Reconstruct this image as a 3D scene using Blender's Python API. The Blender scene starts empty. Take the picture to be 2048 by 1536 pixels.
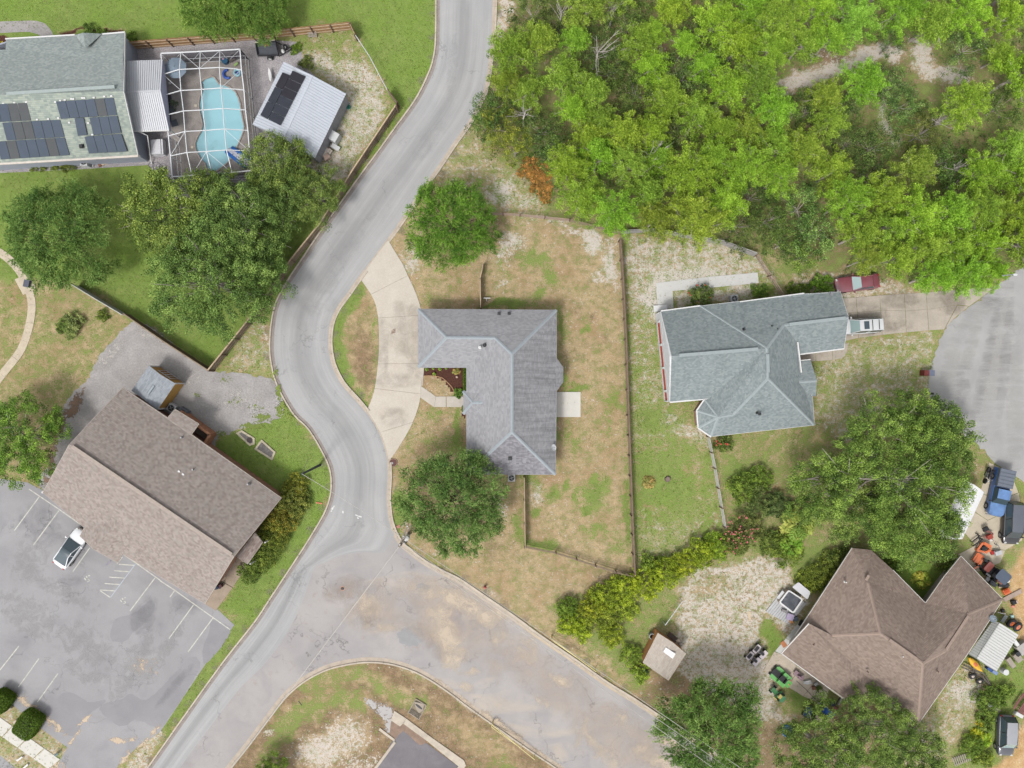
import bpy, bmesh, math, random
import numpy as np
from mathutils import Vector, Matrix
from mathutils.geometry import tessellate_polygon
R = math.radians
random.seed(7); RNG = np.random.default_rng(7)
scene = bpy.context.scene
COL = scene.collection
# ---------------------------------------------------------------- camera
HC = 80.0      # height of the drone over the ground, metres
S = 18.0       # pixels of the photograph per metre on the ground
cam_d = bpy.data.cameras.new('camera'); cam = bpy.data.objects.new('camera', cam_d); COL.objects.link(cam)
cam.location = (0, 0, HC); cam.rotation_euler = (0, 0, 0)
cam_d.sensor_fit = 'HORIZONTAL'; cam_d.angle = 2 * math.atan(1024 / S / HC)
cam_d.clip_start = 1.0; cam_d.clip_end = 4000
scene.camera = cam
# ---------------------------------------------------------------- world and sun (thin overcast)
SUN_EL, SUN_AZ = R(56), R(214)
world = bpy.data.worlds.new('World'); scene.world = world; world.use_nodes = True
nt = world.node_tree; nt.nodes.clear()
sky = nt.nodes.new('ShaderNodeTexSky'); sky.sky_type = 'NISHITA'; sky.sun_disc = False
sky.sun_elevation = SUN_EL; sky.sun_rotation = SUN_AZ; sky.air_density = 1.0; sky.dust_density = 3.0; sky.ozone_density = 1.0
hs = nt.nodes.new('ShaderNodeHueSaturation'); hs.inputs['Saturation'].default_value = 0.12
bg = nt.nodes.new('ShaderNodeBackground'); bg.inputs['Strength'].default_value = 0.15
wo = nt.nodes.new('ShaderNodeOutputWorld')
nt.links.new(sky.outputs[0], hs.inputs['Color']); nt.links.new(hs.outputs[0], bg.inputs['Color']); nt.links.new(bg.outputs[0], wo.inputs['Surface'])
sun_d = bpy.data.lights.new('sun', 'SUN'); sun = bpy.data.objects.new('sun', sun_d); COL.objects.link(sun)
sun_d.energy = 1.5; sun_d.angle = R(11); sun_d.color = (1.0, 0.96, 0.9)
sd = Vector((math.sin(SUN_AZ) * math.cos(SUN_EL), math.cos(SUN_AZ) * math.cos(SUN_EL), math.sin(SUN_EL)))
sun.rotation_euler = sd.to_track_quat('Z', 'Y').to_euler()
sun.location = sd * 200
scene.view_settings.view_transform = 'Standard'; scene.view_settings.look = 'None'
scene.view_settings.exposure = 1.07; scene.view_settings.gamma = 1.0
try: scene.view_settings.use_curve_mapping = False
except Exception: pass
scene.cycles.max_bounces = 6; scene.cycles.diffuse_bounces = 3; scene.cycles.transparent_max_bounces = 12
scene.cycles.use_denoising = True

KEXP = 2.3     # picture brightness of a level white surface, divides colours read off the photograph
def lin(c):
    c /= 255.0
    return c / 12.92 if c <= 0.04045 else ((c + 0.055) / 1.055) ** 2.4
def A(r, g, b, k=1.0):
    return tuple(min(0.82, lin(v) / KEXP * k) for v in (r, g, b))

def W(px, py, z=0.0):
    k = (HC - z) / HC / S
    return Vector(((px - 1024) * k, (768 - py) * k, z))
def PX(p):
    k = (HC - p[2]) / HC / S
    return p[0] / k + 1024, 768 - p[1] / k

# ---------------------------------------------------------------- material helpers
MATS = {}
def nmat(name):
    m = bpy.data.materials.new(name); m.use_nodes = True
    n = m.node_tree.nodes; p = n['Principled BSDF']
    return m, m.node_tree, n, m.node_tree.links, p
def noise_node(t, coord, scale, detail=4, rough=0.55, dist=0.0):
    n = t.nodes.new('ShaderNodeTexNoise'); n.inputs['Scale'].default_value = scale
    n.inputs['Detail'].default_value = detail; n.inputs['Roughness'].default_value = rough; n.inputs['Distortion'].default_value = dist
    t.links.new(coord, n.inputs['Vector']); return n.outputs['Fac']
def mrange(t, v, a, b, c=0.0, d=1.0, smooth=False):
    n = t.nodes.new('ShaderNodeMapRange'); n.inputs['From Min'].default_value = a; n.inputs['From Max'].default_value = b
    n.inputs['To Min'].default_value = c; n.inputs['To Max'].default_value = d
    if smooth: n.interpolation_type = 'SMOOTHSTEP'
    t.links.new(v, n.inputs['Value']); return n.outputs[0]
def math_node(t, op, a, b=None, clamp=False):
    n = t.nodes.new('ShaderNodeMath'); n.operation = op; n.use_clamp = clamp
    for i, v in enumerate((a, b)):
        if v is None: continue
        if isinstance(v, (int, float)): n.inputs[i].default_value = v
        else: t.links.new(v, n.inputs[i])
    return n.outputs[0]
def mixc(t, fac, a, b, mode='MIX'):
    n = t.nodes.new('ShaderNodeMix'); n.data_type = 'RGBA'; n.blend_type = mode; n.clamp_factor = True
    if isinstance(fac, (int, float)): n.inputs[0].default_value = fac
    else: t.links.new(fac, n.inputs[0])
    for s, v in ((6, a), (7, b)):
        if isinstance(v, (tuple, list)): n.inputs[s].default_value = (*v[:3], 1)
        else: t.links.new(v, n.inputs[s])
    return n.outputs[2]
def gpos(t):
    g = t.nodes.new('ShaderNodeNewGeometry'); return g.outputs['Position']
def mat(name, col, rough=0.8, var=0.12, scale=4.0, metal=0.0, fine=0.1, col2=None, spec=0.3, bump=0.0, coat=0.0):
    """plain painted / stone / wood surface: base colour with two scales of wear"""
    if name in MATS: return MATS[name]
    m, t, n, l, p = nmat(name); g = gpos(t)
    a = mrange(t, noise_node(t, g, scale, 5), 0.3, 0.7)
    f = mrange(t, noise_node(t, g, scale * 9, 3), 0.3, 0.7)
    lo = tuple(c * (1 - var) for c in col); hi = col2 if col2 else tuple(min(1, c * (1 + var)) for c in col)
    c = mixc(t, a, lo, hi)
    dark = mixc(t, f, tuple([1 - fine] * 3), tuple([1 + fine] * 3))
    c = mixc(t, 1.0, c, dark, 'MULTIPLY')
    l.new(c, p.inputs['Base Color']); p.inputs['Roughness'].default_value = rough; p.inputs['Metallic'].default_value = metal
    p.inputs['Specular IOR Level'].default_value = spec
    if coat: p.inputs['Coat Weight'].default_value = coat; p.inputs['Coat Roughness'].default_value = 0.08
    if bump:
        b = n.new('ShaderNodeBump'); b.inputs['Strength'].default_value = bump; b.inputs['Distance'].default_value = 0.03
        l.new(f, b.inputs['Height']); l.new(b.outputs[0], p.inputs['Normal'])
    MATS[name] = m; return m
def roof_mat(name, ca, cb, cc=None, row=0.16, tab=0.32, streak=0.0, blotch=0.25):
    if name in MATS: return MATS[name]
    m, t, n, l, p = nmat(name)
    uv = n.new('ShaderNodeTexCoord').outputs['UV']
    br = n.new('ShaderNodeTexBrick'); br.offset = 0.5; l.new(uv, br.inputs['Vector'])
    br.inputs['Color1'].default_value = (0, 0, 0, 1); br.inputs['Color2'].default_value = (1, 1, 1, 1); br.inputs['Mortar'].default_value = (0.5, 0.5, 0.5, 1)
    br.inputs['Scale'].default_value = 1.0; br.inputs['Brick Width'].default_value = tab; br.inputs['Row Height'].default_value = row
    br.inputs['Mortar Size'].default_value = 0.0; br.inputs['Bias'].default_value = 0.0
    sep = n.new('ShaderNodeSeparateColor'); l.new(br.outputs['Color'], sep.inputs[0]); tabv = sep.outputs[0]
    c = mixc(t, tabv, ca, cb)
    if cc: c = mixc(t, mrange(t, noise_node(t, uv, 1.6, 4, 0.7), 0.45, 0.7, 0, .7), c, cc)
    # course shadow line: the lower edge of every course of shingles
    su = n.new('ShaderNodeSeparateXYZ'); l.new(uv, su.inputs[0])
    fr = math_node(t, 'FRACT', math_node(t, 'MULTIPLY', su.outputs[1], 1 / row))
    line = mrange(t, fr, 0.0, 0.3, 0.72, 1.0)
    g = gpos(t)
    bl = mrange(t, noise_node(t, g, 0.55, 6, 0.65), 0.3, 0.7, 1 - blotch, 1 + blotch * 0.6)
    if streak:
        mp = n.new('ShaderNodeMapping'); l.new(uv, mp.inputs[0]); mp.inputs['Scale'].default_value = (2.4, 0.22, 1)
        st = mrange(t, noise_node(t, mp.outputs[0], 1.0, 5, 0.7), 0.42, 0.68, 1.0, 1 - streak)
        bl = math_node(t, 'MULTIPLY', bl, st)
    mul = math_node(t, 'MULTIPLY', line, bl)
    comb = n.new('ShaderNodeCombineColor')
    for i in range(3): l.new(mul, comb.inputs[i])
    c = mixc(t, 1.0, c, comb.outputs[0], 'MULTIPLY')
    l.new(c, p.inputs['Base Color']); p.inputs['Roughness'].default_value = 0.9; p.inputs['Specular IOR Level'].default_value = 0.2
    MATS[name] = m; return m
def glass_mat(name='glass', col=(0.02, 0.03, 0.035)):
    if name in MATS: return MATS[name]
    m, t, n, l, p = nmat(name)
    p.inputs['Base Color'].default_value = (*col, 1); p.inputs['Roughness'].default_value = 0.06; p.inputs['Specular IOR Level'].default_value = 0.9
    MATS[name] = m; return m
def paint(name, col, metal=0.0):
    return mat(name, col, rough=0.28, var=0.05, scale=1.3, fine=0.03, spec=0.5, metal=metal, coat=0.6)

# ---------------------------------------------------------------- object helpers
def link(o, parent=None):
    COL.objects.link(o)
    if parent is not None: o.parent = parent
    return o
def tag(o, label=None, cat=None, group=None, kind=None):
    if label: o['label'] = label
    if cat: o['category'] = cat
    if group: o['group'] = group
    if kind: o['kind'] = kind
    return o
def root(name, label=None, cat=None, loc=(0, 0, 0), group=None, kind=None, rz=0.0):
    o = bpy.data.objects.new(name, None); o.empty_display_size = 0.3; link(o)
    o.location = loc; o.rotation_euler = (0, 0, rz)
    return tag(o, label, cat, group, kind)
def off(parent):
    """vertices are given in the world; a child of a root keeps them relative to it"""
    v = Vector((0, 0, 0)); p = parent
    while p is not None: v += Vector(p.location); p = p.parent
    return v
class MB:
    def __init__(s): s.v = []; s.f = []; s.m = []; s.uv = None; s.mi = 0
    def add(s, vs, fs):
        b = len(s.v); s.v += [tuple(v) for v in vs]
        for f in fs: s.f.append(tuple(b + i for i in f)); s.m.append(s.mi)
        return s
    def box(s, c, d, rz=0.0, rx=0.0, ry=0.0):
        M_ = Matrix.Translation(c) @ Matrix.Rotation(rz, 4, 'Z') @ Matrix.Rotation(ry, 4, 'Y') @ Matrix.Rotation(rx, 4, 'X')
        h = [x / 2 for x in d]
        vs = [M_ @ Vector((x * h[0], y * h[1], z * h[2])) for z in (-1, 1) for y in (-1, 1) for x in (-1, 1)]
        return s.add(vs, [(0, 2, 3, 1), (4, 5, 7, 6), (0, 1, 5, 4), (2, 6, 7, 3), (0, 4, 6, 2), (1, 3, 7, 5)])
    def beam(s, a, b, w, h=None, up=None):
        a, b = Vector(a), Vector(b); h = h or w; d = (b - a)
        if d.length < 1e-6: return s
        d.normalize(); u = Vector(up) if up else Vector((0, 0, 1))
        if abs(d.dot(u)) > 0.98: u = Vector((1, 0, 0))
        x = d.cross(u).normalized() * w / 2; y = x.cross(d).normalized() * h / 2
        vs = [a - x - y, a + x - y, a + x + y, a - x + y, b - x - y, b + x - y, b + x + y, b - x + y]
        return s.add(vs, [(3, 2, 1, 0), (4, 5, 6, 7), (0, 1, 5, 4), (1, 2, 6, 5), (2, 3, 7, 6), (3, 0, 4, 7)])
    def tube(s, pts, r, n=8, caps=True):
        pts = [Vector(p) for p in pts]
        rs = r if isinstance(r, (list, tuple)) else [r] * len(pts)
        b = len(s.v); ref = None
        for i, p in enumerate(pts):
            d = (pts[min(i + 1, len(pts) - 1)] - pts[max(i - 1, 0)]).normalized()
            if ref is None: ref = Vector((0, 0, 1)) if abs(d.z) < 0.9 else Vector((1, 0, 0))
            x = d.cross(ref).normalized(); y = x.cross(d).normalized(); ref = y
            for k in range(n):
                a = 2 * math.pi * k / n
                s.v.append(tuple(p + (x * math.cos(a) + y * math.sin(a)) * rs[i]))
        for i in range(len(pts) - 1):
            for k in range(n):
                q = (b + i * n + k, b + i * n + (k + 1) % n, b + (i + 1) * n + (k + 1) % n, b + (i + 1) * n + k)
                s.f.append(q); s.m.append(s.mi)
        if caps:
            s.f.append(tuple(b + k for k in range(n))[::-1]); s.m.append(s.mi)
            e = b + (len(pts) - 1) * n; s.f.append(tuple(e + k for k in range(n))); s.m.append(s.mi)
        return s
    def cyl(s, c, r, h, n=16, r2=None, axis='Z', rz=0.0):
        c = Vector(c); d = {'Z': Vector((0, 0, 1)), 'X': Vector((1, 0, 0)), 'Y': Vector((0, 1, 0))}[axis]
        d = Matrix.Rotation(rz, 3, 'Z') @ d
        return s.tube([c, c + d * h], [r, r if r2 is None else r2], n)
    def torus(s, c, Rr, r, n=24, k=8, arc=1.0, a0=0.0, tilt=None):
        c = Vector(c); b = len(s.v); cl = arc >= 0.999; N = n if cl else n + 1
        T = tilt or Matrix.Identity(3)
        for i in range(N):
            a = a0 + 2 * math.pi * arc * i / n
            for j in range(k):
                t = 2 * math.pi * j / k
                s.v.append(tuple(c + T @ Vector(((Rr + r * math.cos(t)) * math.cos(a), (Rr + r * math.cos(t)) * math.sin(a), r * math.sin(t)))))
        for i in range(n):
            for j in range(k):
                i2 = (i + 1) % N
                s.f.append((b + i * k + j, b + i2 * k + j, b + i2 * k + (j + 1) % k, b + i * k + (j + 1) % k)); s.m.append(s.mi)
        return s
    def ball(s, c, d, n=12, k=8, rz=0.0, lo=-1.0):
        c = Vector(c); b = len(s.v); T = Matrix.Rotation(rz, 3, 'Z')
        for j in range(k + 1):
            t = math.pi * j / k; z = max(lo, math.cos(t)); q = math.sin(t)
            for i in range(n):
                a = 2 * math.pi * i / n
                s.v.append(tuple(c + T @ Vector((math.cos(a) * q * d[0] / 2, math.sin(a) * q * d[1] / 2, z * d[2] / 2))))
        for j in range(k):
            for i in range(n):
                s.f.append((b + (j + 1) * n + i, b + (j + 1) * n + (i + 1) % n, b + j * n + (i + 1) % n, b + j * n + i)); s.m.append(s.mi)
        return s
    def poly(s, pts, flip=False):
        """flat or warped polygon, triangulated"""
        tris = tessellate_polygon([[Vector(p) for p in pts]])
        b = len(s.v); s.v += [tuple(p) for p in pts]
        for tr in tris:
            a, bb, c = (Vector(pts[i]) for i in tr)
            nz = (bb - a).cross(c - a).z
            tr = tr if (nz >= 0) != flip else tr[::-1]
            s.f.append(tuple(b + i for i in tr)); s.m.append(s.mi)
        return s
    def prism(s, pts, z0, z1, top=True, bottom=False):
        """pts: list of (x, y); walls from z0 to z1"""
        n = len(pts); ar = sum(pts[i][0] * pts[(i + 1) % n][1] - pts[(i + 1) % n][0] * pts[i][1] for i in range(n))
        if ar < 0: pts = pts[::-1]
        b = len(s.v)
        s.v += [(p[0], p[1], z0) for p in pts] + [(p[0], p[1], z1) for p in pts]
        for i in range(n):
            j = (i + 1) % n; s.f.append((b + i, b + j, b + n + j, b + n + i)); s.m.append(s.mi)
        if top: s.poly([(p[0], p[1], z1) for p in pts])
        if bottom: s.poly([(p[0], p[1], z0) for p in pts], True)
        return s
    def build(s, name, mats, parent=None, smooth=False, uv=False, **tags):
        o3 = off(parent)
        me = bpy.data.meshes.new(name)
        me.from_pydata([(v[0] - o3[0], v[1] - o3[1], v[2] - o3[2]) for v in s.v], [], s.f)
        if not isinstance(mats, (list, tuple)): mats = [mats]
        for m in mats: me.materials.append(m)
        if len(mats) > 1: me.polygons.foreach_set('material_index', s.m)
        if smooth: me.polygons.foreach_set('use_smooth', [True] * len(s.f))
        me.update()
        o = bpy.data.objects.new(name, me); link(o, parent)
        if smooth == 'auto':
            try: me.set_sharp_from_angle(angle=R(35))
            except Exception: pass
        tag(o, **tags) if tags else None
        return o
def roof_uv(o):
    """u along the eave, v up the slope, metres"""
    me = o.data; uvl = me.uv_layers.new(name='UVMap')
    for p in me.polygons:
        nrm = p.normal; h = Vector((-nrm.y, nrm.x, 0))
        if h.length < 1e-4: h = Vector((1, 0, 0))
        h.normalize(); up = nrm.cross(h).normalized()
        for li in p.loop_indices:
            co = me.vertices[me.loops[li].vertex_index].co
            uvl.data[li].uv = (co.dot(h), co.dot(up))
def copy_tree(o, parent=None, loc=None, rz=None, scale=None, label=None):
    c = o.copy(); link(c, parent)
    if loc is not None: c.location = loc
    if rz is not None: c.rotation_euler = (0, 0, rz)
    if scale is not None: c.scale = scale if hasattr(scale, '__len__') else (scale,) * 3
    if label: c['label'] = label
    for ch in list(o.children): copy_tree(ch, c)
    return c
def smooth_line(pts, step=0.6, closed=False):
    """Catmull-Rom through 2D/3D points, resampled to about step metres"""
    P_ = [Vector(p) for p in pts]; out = []; n = len(P_)
    for i in range(n if closed else n - 1):
        if closed: p0, p1, p2, p3 = P_[(i - 1) % n], P_[i], P_[(i + 1) % n], P_[(i + 2) % n]
        else: p0, p1, p2, p3 = P_[max(i - 1, 0)], P_[i], P_[i + 1], P_[min(i + 2, n - 1)]
        k = max(1, int((p2 - p1).length / step))
        for j in range(k):
            t = j / k; t2, t3 = t * t, t * t * t
            out.append(0.5 * ((2 * p1) + (p2 - p0) * t + (2 * p0 - 5 * p1 + 4 * p2 - p3) * t2 + (3 * p1 - p0 - 3 * p2 + p3) * t3))
    if not closed: out.append(P_[-1])
    return out
def even_line(pts, n):
    d = [0]
    for a, b in zip(pts, pts[1:]): d.append(d[-1] + (b - a).length)
    out = []; j = 0
    for i in range(n):
        s_ = d[-1] * i / (n - 1)
        while j < len(d) - 2 and d[j + 1] < s_: j += 1
        t = (s_ - d[j]) / max(1e-9, d[j + 1] - d[j]); out.append(pts[j].lerp(pts[j + 1], min(1, max(0, t))))
    return out
def GP(pts, z=0.0): return [W(x, y, 0).to_3d() + Vector((0, 0, z)) for x, y in pts]
def inset(poly, d):
    """offset a simple polygon (2D, metres) inwards by d"""
    n = len(poly); ar = sum(poly[i][0] * poly[(i + 1) % n][1] - poly[(i + 1) % n][0] * poly[i][1] for i in range(n))
    sg = 1 if ar > 0 else -1; out = []
    for i in range(n):
        a, b, c = Vector(poly[i - 1][:2]), Vector(poly[i][:2]), Vector(poly[(i + 1) % n][:2])
        e1, e2 = (b - a).normalized(), (c - b).normalized()
        n1, n2 = Vector((-e1.y, e1.x)) * sg, Vector((-e2.y, e2.x)) * sg
        k = 1 + n1.dot(n2)
        out.append(b + (n1 + n2) * (d / max(k, 0.25)))
    return [(p.x, p.y) for p in out]
def sheet(name, pts, z, m, kind='structure', parent=None, **kw):
    return MB().poly([(p[0], p[1], z) for p in pts]).build(name, m, parent, kind=kind, **kw)
# ================================================================ ground
def vnoise(x, y, seed, octaves=4, scale=1.0, rough=0.5):
    """value noise on numpy arrays (photo-pixel coordinates)"""
    rg = np.random.default_rng(seed); T = rg.random((256, 256)); out = 0; amp = 1; tot = 0
    for o in range(octaves):
        u, v = x / scale * 2 ** o + 13.7 * o, y / scale * 2 ** o + 7.1 * o
        i, j = np.floor(u).astype(int), np.floor(v).astype(int); fu, fv = u - i, v - j
        fu, fv = fu * fu * (3 - 2 * fu), fv * fv * (3 - 2 * fv)
        g = lambda a, b: T[(i + a) % 256, (j + b) % 256]
        out = out + amp * ((g(0, 0) * (1 - fu) + g(1, 0) * fu) * (1 - fv) + (g(0, 1) * (1 - fu) + g(1, 1) * fu) * fv)
        tot += amp; amp *= rough
    return out / tot
def in_poly(x, y, poly):
    r = np.zeros(x.shape, bool); n = len(poly)
    for i in range(n):
        (x1, y1), (x2, y2) = poly[i], poly[(i + 1) % n]
        if y1 == y2: continue
        r ^= ((y1 > y) != (y2 > y)) & (x < (x2 - x1) * (y - y1) / (y2 - y1) + x1)
    return r
def axis_vals(a, b, step, far):
    core = np.arange(a, b + step * .5, step); lo = []; hi = []; d = step * 2; x = a
    while x > -far: x -= d; d *= 1.5; lo.append(x)
    d = step * 2; x = core[-1]
    while x < far: x += d; d *= 1.5; hi.append(x)
    return np.array(lo[::-1] + list(core) + hi)
gx = axis_vals(-70, 70, 0.25, 1600); gy = axis_vals(-54, 54, 0.25, 1600)
GX, GY = np.meshgrid(gx, gy); PXX = GX * S + 1024; PYY = 768 - GY * S
wx = PXX + (vnoise(PXX, PYY, 1, 5, 40, .65) - .5) * 46; wy = PYY + (vnoise(PXX, PYY, 2, 5, 40, .65) - .5) * 46
LAY = {k: np.zeros(GX.shape) for k in 'GLDSOK'}     # green, lush, brown duff, white sand, orange sand, dark mulch
def blur(a, k):
    for ax in (0, 1):
        c = np.cumsum(np.pad(a, [(k + 1, k) if i == ax else (0, 0) for i in (0, 1)], mode='edge'), axis=ax)
        a = (np.take(c, range(2 * k + 1, c.shape[ax]), ax) - np.take(c, range(0, c.shape[ax] - 2 * k - 1), ax)) / (2 * k + 1)
    return a
def region(poly, soft=2, warp=True, **w):
    m = in_poly(wx if warp else PXX, wy if warp else PYY, poly).astype(float)
    if soft: m = blur(m, soft)
    for k in LAY: 
        if k in w: LAY[k] = LAY[k] * (1 - m) + w[k] * m
def blob(cx, cy, rx, ry, ang=0, soft=1.0, **w):
    a = R(ang); dx, dy = wx - cx, wy - cy
    u, v = (dx * math.cos(a) + dy * math.sin(a)) / rx, (-dx * math.sin(a) + dy * math.cos(a)) / ry
    m = np.clip((1.45 - np.sqrt(u * u + v * v)) / (1.0 * soft), 0, 1)
    for k in w: LAY[k] = LAY[k] * (1 - m) + w[k] * m
def trail(pts, wd, **w):
    m = np.zeros(GX.shape)
    for (x1, y1), (x2, y2) in zip(pts, pts[1:]):
        L2 = (x2 - x1) ** 2 + (y2 - y1) ** 2; t = np.clip(((wx - x1) * (x2 - x1) + (wy - y1) * (y2 - y1)) / L2, 0, 1)
        d = np.hypot(wx - x1 - t * (x2 - x1), wy - y1 - t * (y2 - y1)); m = np.maximum(m, np.clip(1.4 - d / wd, 0, 1))
    for k in w: LAY[k] = LAY[k] * (1 - m) + w[k] * m
BIG = 30000
# everywhere beyond the photograph: mixed lawn and dry grass
LAY['G'] += 0.55; LAY['D'] += 0.2
# left and top-left lawns
region([(-BIG, -BIG), (876, -BIG), (877, 60), (868, 130), (815, 235), (797, 205), (712, 70), (702, 50), (250, 90), (-BIG, 90)], 1, G=1, L=.45, D=0)
region([(-BIG, 335), (300, 330), (345, 365), (690, 350), (640, 450), (510, 610), (422, 734), (250, 625), (150, 560), (-BIG, 440)], 1, G=1, L=.35, D=0)
region([(797, 205), (815, 235), (705, 385), (560, 590), (548, 650), (500, 700), (422, 734), (510, 610), (640, 450)], 1, G=.8, L=.3, D=.1)
region([(590, 80), (705, 60), (790, 205), (705, 345), (640, 390), (600, 330), (690, 190), (600, 140), (570, 120)], 2, G=.34, S=.66, L=0, D=.1)
region([(560, 60), (700, 55), (730, 110), (640, 105), (585, 100)], 2, G=.6, S=.35)
region([(-BIG, 440), (150, 560), (250, 625), (285, 645), (190, 740), (120, 880), (60, 980), (-BIG, 980)], 2, G=.42, L=0, D=.35, S=.05)
region([(512, 620), (547, 640), (552, 745), (512, 752), (430, 735), (480, 680)], 2, G=.45, S=.45, D=.1, L=0)
region([(430, 880), (520, 850), (566, 800), (650, 905), (668, 975), (640, 1060), (575, 1150), (512, 1247), (425, 1215), (500, 1130), (562, 1000)], 1, G=1, L=.35, D=0, S=0)
region([(512, 1247), (455, 1240), (325, 1450), (300, 1480), (330, 1480)], 1, G=.9, L=.1, D=.15, S=.05)
region([(330, 1450), (300, 1545), (160, 1800), (100, 1800), (245, 1525), (300, 1470)], 1, G=.25, S=.55, D=.1, L=0)
region([(-BIG, 1390), (40, 1410), (140, 1500), (130, 1540), (-60, 1700), (-BIG, 1700)], 1, G=.4, S=.42, D=.15, L=0)
# dry yards round the middle house
region([(990, -400), (878, 330), (777, 479), (720, 556), (664, 646), (661, 706), (740, 830), (779, 918), (775, 993), (802, 1084), (992, 1210), (1270, 1402), (1400, 1490), (1380, 1330), (1270, 1150), (1240, 480), (1130, 440), (960, 425), (900, 330)], 1, G=.24, D=.24, S=.12, L=0)
region([(721, 559), (757, 646), (751, 768), (735, 818), (687, 768), (660, 679), (680, 610)], 1, G=.25, D=.35, S=0)
trail([(715, 580), (672, 650), (668, 705), (700, 770), (728, 806)], 14, G=.95, D=0, L=.2)
trail([(750, 640), (752, 700), (745, 790)], 4, G=.7, D=.2)
blob(728, 720, 24, 60, 0, D=.7, G=.15)
for b in [(870, 590, 26, 14, 0, .75), (1070, 520, 34, 14, 20, .75), (1100, 555, 18, 24, 0, .7), (1010, 540, 10, 30, 0, .5), (1010, 610, 60, 8, 0, .95),
          (1080, 592, 16, 10, 0, .8), (1173, 655, 9, 6, 0, .9), (1118, 650, 7, 40, 0, .7), (1118, 760, 6, 30, 0, .7), (1118, 860, 7, 40, 0, .7), (1150, 880, 24, 20, 0, .5), (1150, 775, 26, 6, 0, .9),
          (1195, 985, 24, 34, 0, .9), (1100, 985, 14, 14, 0, .85), (1128, 975, 9, 10, 0, .8), (1155, 990, 10, 14, 0, .7), (1175, 1018, 9, 8, 0, 1), (1075, 1030, 12, 12, 0, .8), (1064, 1085, 30, 8, 20, .9),
          (1100, 1085, 16, 12, 0, .8), (1190, 1060, 30, 16, 0, .65), (1256, 1030, 8, 80, 0, .9), (1235, 1090, 16, 20, 0, .6), (1225, 800, 20, 24, 0, .6), (1215, 860, 30, 40, 0, .35), (1060, 960, 20, 14, 0, .7),
          (830, 880, 14, 30, 20, .4), (900, 890, 40, 14, 0, .6), (920, 850, 8, 50, 0, .9), (800, 1020, 14, 60, 0, .85), (1040, 1060, 12, 30, 0, .7), (880, 830, 30, 8, 0, .6), (870, 575, 60, 20, 0, .3)]:
    blob(*b[:5], G=b[5], L=.15)
blob(830, 560, 20, 40, 0, G=.2, D=.1)
for b in [(1030, 480, 26, 16, 20, .75), (1170, 470, 40, 12, 15, .7), (1185, 490, 18, 22, 0, .9), (1222, 530, 12, 40, 0, .85), (1200, 560, 18, 14, 0, .6), (1010, 500, 18, 30, 0, .6), (1120, 442, 60, 10, 5, .6),
          (820, 520, 16, 36, 30, .6), (1000, 570, 16, 8, 0, .5), (805, 1045, 18, 14, 0, .55), (1130, 800, 40, 6, 0, .35), (1070, 985, 10, 24, 0, .6), (1005, 1010, 14, 24, 0, .55), (870, 1110, 30, 8, 0, .3)]:
    blob(*b[:5], S=b[5])
for b in [(1040, 505, 22, 20, 0, .5), (1115, 610, 20, 30, 0, .3), (1075, 545, 14, 12, 0, .4), (1150, 620, 16, 16, 0, .5), (1190, 635, 8, 8, 0, .7), (1160, 690, 20, 20, 0, .4), (1200, 680, 12, 10, 0, .6), (1195, 690, 8, 8, 0, .5),
          (900, 870, 36, 30, 0, .45), (985, 435, 40, 12, 0, .8), (1215, 1150, 60, 12, 10, .4), (985, 1090, 16, 40, 0, .5), (1205, 780, 10, 30, 0, .3)]:
    blob(*b[:5], D=b[5])
# between the road and the pines
region([(870, 340), (950, 250), (1000, 330), (1110, 350), (1125, 440), (960, 425), (880, 400)], 3, G=.42, S=.4, D=.3, L=0)
blob(1000, 385, 26, 14, 0, S=.85); blob(1060, 400, 30, 10, 0, S=.7)
# forest floor
FOREST = [(1045, -BIG), (BIG, -BIG), (BIG, 520), (2048, 530), (1990, 570), (1800, 560), (1660, 560), (1600, 500), (1450, 485), (1240, 465), (1110, 430), (1020, 330), (950, 240), (975, 120)]
region(FOREST, 3, G=.56, S=.06, D=.85, L=0)
trail([(1565, 175), (1600, 160), (1650, 145), (1710, 120), (1760, 102), (1800, 110)], 18, S=.8, D=.3, G=.1)
trail([(1550, 160), (1575, 220)], 15, S=.55, D=.6)
trail([(1840, 80), (1850, 130), (1870, 150), (1920, 155)], 22, S=.75, D=.3, G=.15)
trail([(1765, 210), (1768, 240), (1790, 285)], 12, S=.8, D=.3)
for b in [(1320, 85, 14, 30), (1400, 330, 12, 10), (1750, 330, 20, 10), (1870, 350, 14, 10), (1660, 110, 30, 14)]: blob(*b, S=.3, D=.9, G=.1)
region([(989, -BIG), (1046, -BIG), (1030, 20), (990, 110)], 1, G=.2, S=.6, D=.3, O=.25)
# yard of the right-hand house
region([(1245, 470), (1450, 487), (1525, 515), (1575, 590), (1320, 615), (1340, 810), (1425, 880), (1452, 1053), (1400, 1090), (1270, 1145)], 1, G=.6, S=.42, D=.1, L=.25)
region([(1245, 470), (1450, 487), (1530, 520), (1570, 560), (1500, 545), (1320, 560), (1290, 640), (1256, 600)], 3, G=.35, S=.6, D=.3, L=0)
trail([(1500, 560), (1400, 545), (1330, 550), (1300, 600), (1305, 640)], 14, S=.95, G=.3, D=0)
region([(1348, 580), (1510, 570), (1520, 595), (1350, 615)], 1, S=.7, G=.3, D=.1)
trail([(1270, 650), (1300, 700)], 16, S=.6, G=.5); blob(1330, 840, 50, 26, 10, S=.6, G=.6); blob(1390, 870, 34, 22, 0, S=.6, G=.3); blob(1280, 690, 20, 40, 0, S=.5)
blob(1340, 960, 70, 60, 0, G=.92, S=.1, L=.3); blob(1300, 830, 24, 30, 0, G=.9, S=.3); blob(1390, 930, 40, 40, 0, G=.6, S=.25)
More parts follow.
